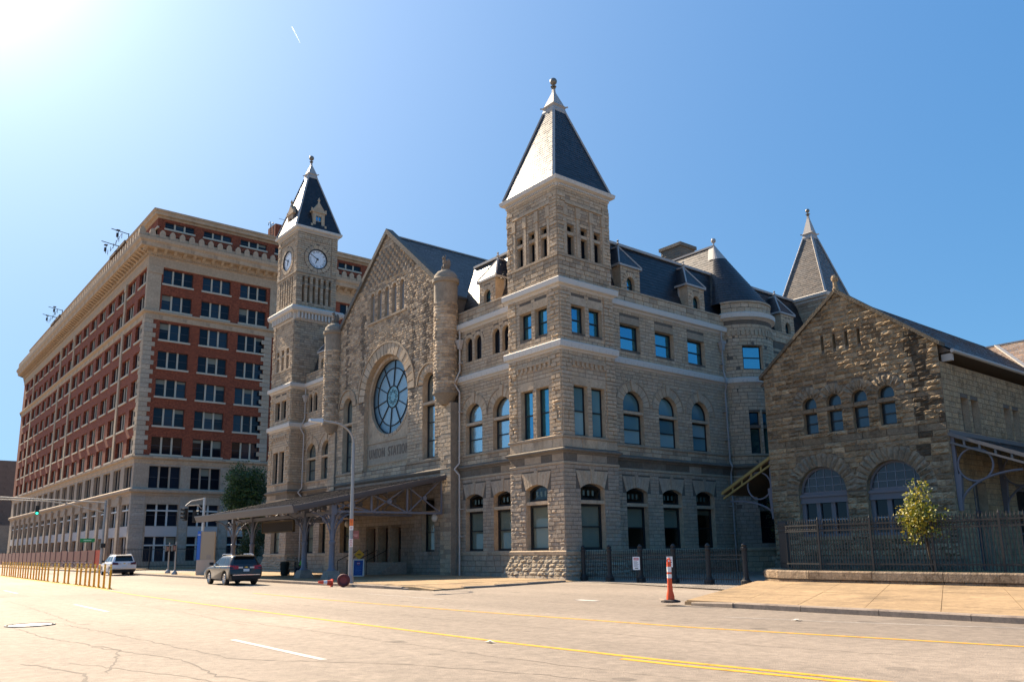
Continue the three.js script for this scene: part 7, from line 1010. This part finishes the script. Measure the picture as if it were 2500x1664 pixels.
// ---------------------------------------------------------------- trees
function crownGB(blobs, n, size, cols, core = .35) {
  const g = new GB(), tot = blobs.reduce((s, b) => s + b[3] * b[4] * b[5], 0);
  for (const [cx, cy, cz, rx, ry, rz] of blobs) {
    const k = Math.round(n * rx * ry * rz / tot), tw = Math.max(6, Math.round(k / 22)), tips = [];
    for (let i = 0; i < tw; i++) { let x, y, z; do { x = rr(-1, 1); y = rr(-1, 1); z = rr(-1, 1); } while (x * x + y * y + z * z > 1); const r = Math.hypot(x, y, z) || 1, q = Math.pow(rnd(), core) / r * rr(.85, 1.12); tips.push([cx + x * q * rx, cy + y * q * ry, cz + z * q * rz]); }
    for (let i = 0; i < k; i++) {
      const t = tips[Math.floor(rnd() * tw)], sp = size * 2.6, p = [t[0] + rr(-sp, sp), t[1] + rr(-sp, sp) * .8, t[2] + rr(-sp, sp)];
      const a = nrm([rr(-1, 1), rr(-.9, .5), rr(-1, 1)]), b = nrm(crs(a, [rr(-1, 1), rr(-1, 1), rr(-1, 1)])), L = size * rr(.7, 1.35), w = L * .36, c = cols[Math.floor(rnd() * cols.length)], v = rr(.75, 1.25); g.k = [c[0] * v, c[1] * v, c[2] * v];
      const m = add(p, mul(a, L * .5)), e = add(p, mul(a, L)), dn = mul(crs(a, b), -L * .08); g.tri(p, add(m, mul(b, w)), add(e, dn)); g.tri(p, add(e, dn), add(m, mul(b, -w)));
    }
  } return g;
}
function treeOf(name, label, x, y, z, trunk, blobs, n, size, cols, trans) {
  const T = thing(name, label, 'tree'); const t = new GB(); for (const [a, b, r0, r1] of trunk) t.cyl(add(a, [x, y, z]), add(b, [x, y, z]), r0, r1, 8);
  mesh('trunk', t, std({ color: RGB(.085, .06, .042), map: stoneTex }), T, .8);
  mesh('crown', crownGB(blobs.map(b => [b[0] + x, b[1] + y, b[2] + z, b[3], b[4], b[5]]), n, size, cols), new THREE.MeshPhysicalMaterial({ vertexColors: true, roughness: .62, transmission: trans, thickness: 0 }), T); return T;
}
treeOf('street_tree', 'dense dark green street tree rising behind the canopy left of the clock tower', -84, .1, -32.2,
  [[[0, 0, 0], [0, 4, .1], .2, .15], [[0, 3.6, .1], [-.6, 6.8, .9], .11, .05], [[0, 3.8, .1], [.5, 7.4, -.9], .11, .05], [[0, 4, .1], [0, 9, 0], .1, .04]],
  [[0, 9.2, 1.0, 1.3, 1.9, 1.2], [0, 9.0, -.9, 1.4, 1.9, 1.3], [.2, 7.2, .2, 1.6, 1.6, 2.1], [.2, 5.6, -.6, 1.4, 1.3, 1.7], [0, 6.6, 1.3, 1.2, 1.3, 1.0], [0, 4.3, -1.2, 1.2, 1.0, 1.1]], 13000, .2, [[.035, .09, .014], [.05, .12, .02], [.07, .15, .025], [.025, .065, .012]], .4);
treeOf('street_tree', 'low dark bushy tree beside the foot of the clock tower', -80.5, .1, -31.6,
  [[[0, 0, 0], [0, 1.6, 0], .12, .07]], [[0, 2.6, -.2, 1.2, 1.4, 1.3], [0, 1.6, .5, 1.0, 1.1, 1.0], [.1, 3.4, -.9, .9, .9, .9]], 5000, .16, [[.02, .05, .012], [.03, .075, .015]], .3);
treeOf('young_tree', 'slim young tree with sunlit yellow green leaves behind the freight house railing', -13.75, .5, -30.95,
  [[[.1, 0, 0], [-.02, 1.2, .02], .06, .045], [[-.02, 1.2, .02], [-.12, 2.2, 0], .045, .03], [[-.12, 2.2, 0], [-.22, 3.4, 0], .03, .01], [[-.05, 1.5, 0], [.42, 1.75, .1], .02, .008], [[-.08, 1.7, 0], [-.55, 2.3, -.1], .02, .008], [[-.1, 2.0, 0], [.25, 2.5, .1], .018, .007], [[-.08, 1.6, 0], [-.4, 1.9, .3], .018, .007]],
  [[-.08, 2.25, 0, .48, .5, .44], [-.2, 3.05, 0, .24, .58, .24], [-.5, 2.3, .1, .3, .42, .32], [-.36, 2.65, -.1, .3, .32, .3], [.22, 2.1, 0, .38, .42, .36], [-.26, 1.8, .1, .4, .32, .34], [.42, 1.6, .1, .2, .16, .18], [-.42, 1.55, .15, .2, .2, .2]], 2600, .115, [[.30, .30, .02], [.42, .36, .022], [.20, .24, .02], [.10, .14, .015], [.48, .40, .03]], .5);
treeOf('yard_tree', 'dark shaded tree in the gap between the station and the freight house', -29.2, 0, -47.5,
  [[[0, 0, 0], [0, 4, 0], .18, .12], [[0, 3, 0], [.6, 7, .4], .1, .04]], [[0, 3.6, 0, 1.5, 1.8, 1.6], [.3, 6.0, .2, 1.5, 1.8, 1.5], [.7, 8.2, 0, 1.0, 1.4, 1.0], [-.9, 5.0, 0, 1.0, 1.1, 1.0]], 9000, .2, [[.018, .045, .014], [.028, .065, .018]], .3);
// grass showing behind the garden wall
{ const g = new GB(); for (let i = 0; i < 2600; i++) { const x = rr(-20, 2), z = rr(-31.6, -30.5), h = rr(.06, .2), d = [rr(-.06, .06), rr(-.06, .06)]; g.k = mul([.10, .15, .02], rr(.6, 1.4)); g.tri([x - .012, .5, z], [x + .012, .5, z], [x + d[0], .5 + h + .1, z + d[1]]); } const o = mesh('grass', g, new THREE.MeshPhysicalMaterial({ vertexColors: true, roughness: .8, transmission: .3, thickness: 0 }), null); o.userData = { kind: 'stuff', label: 'green grass growing behind the low garden wall', category: 'grass' }; }
MS.flush(); part('inner_wall', coreG, darkM);
renderer.render(scene, camera);
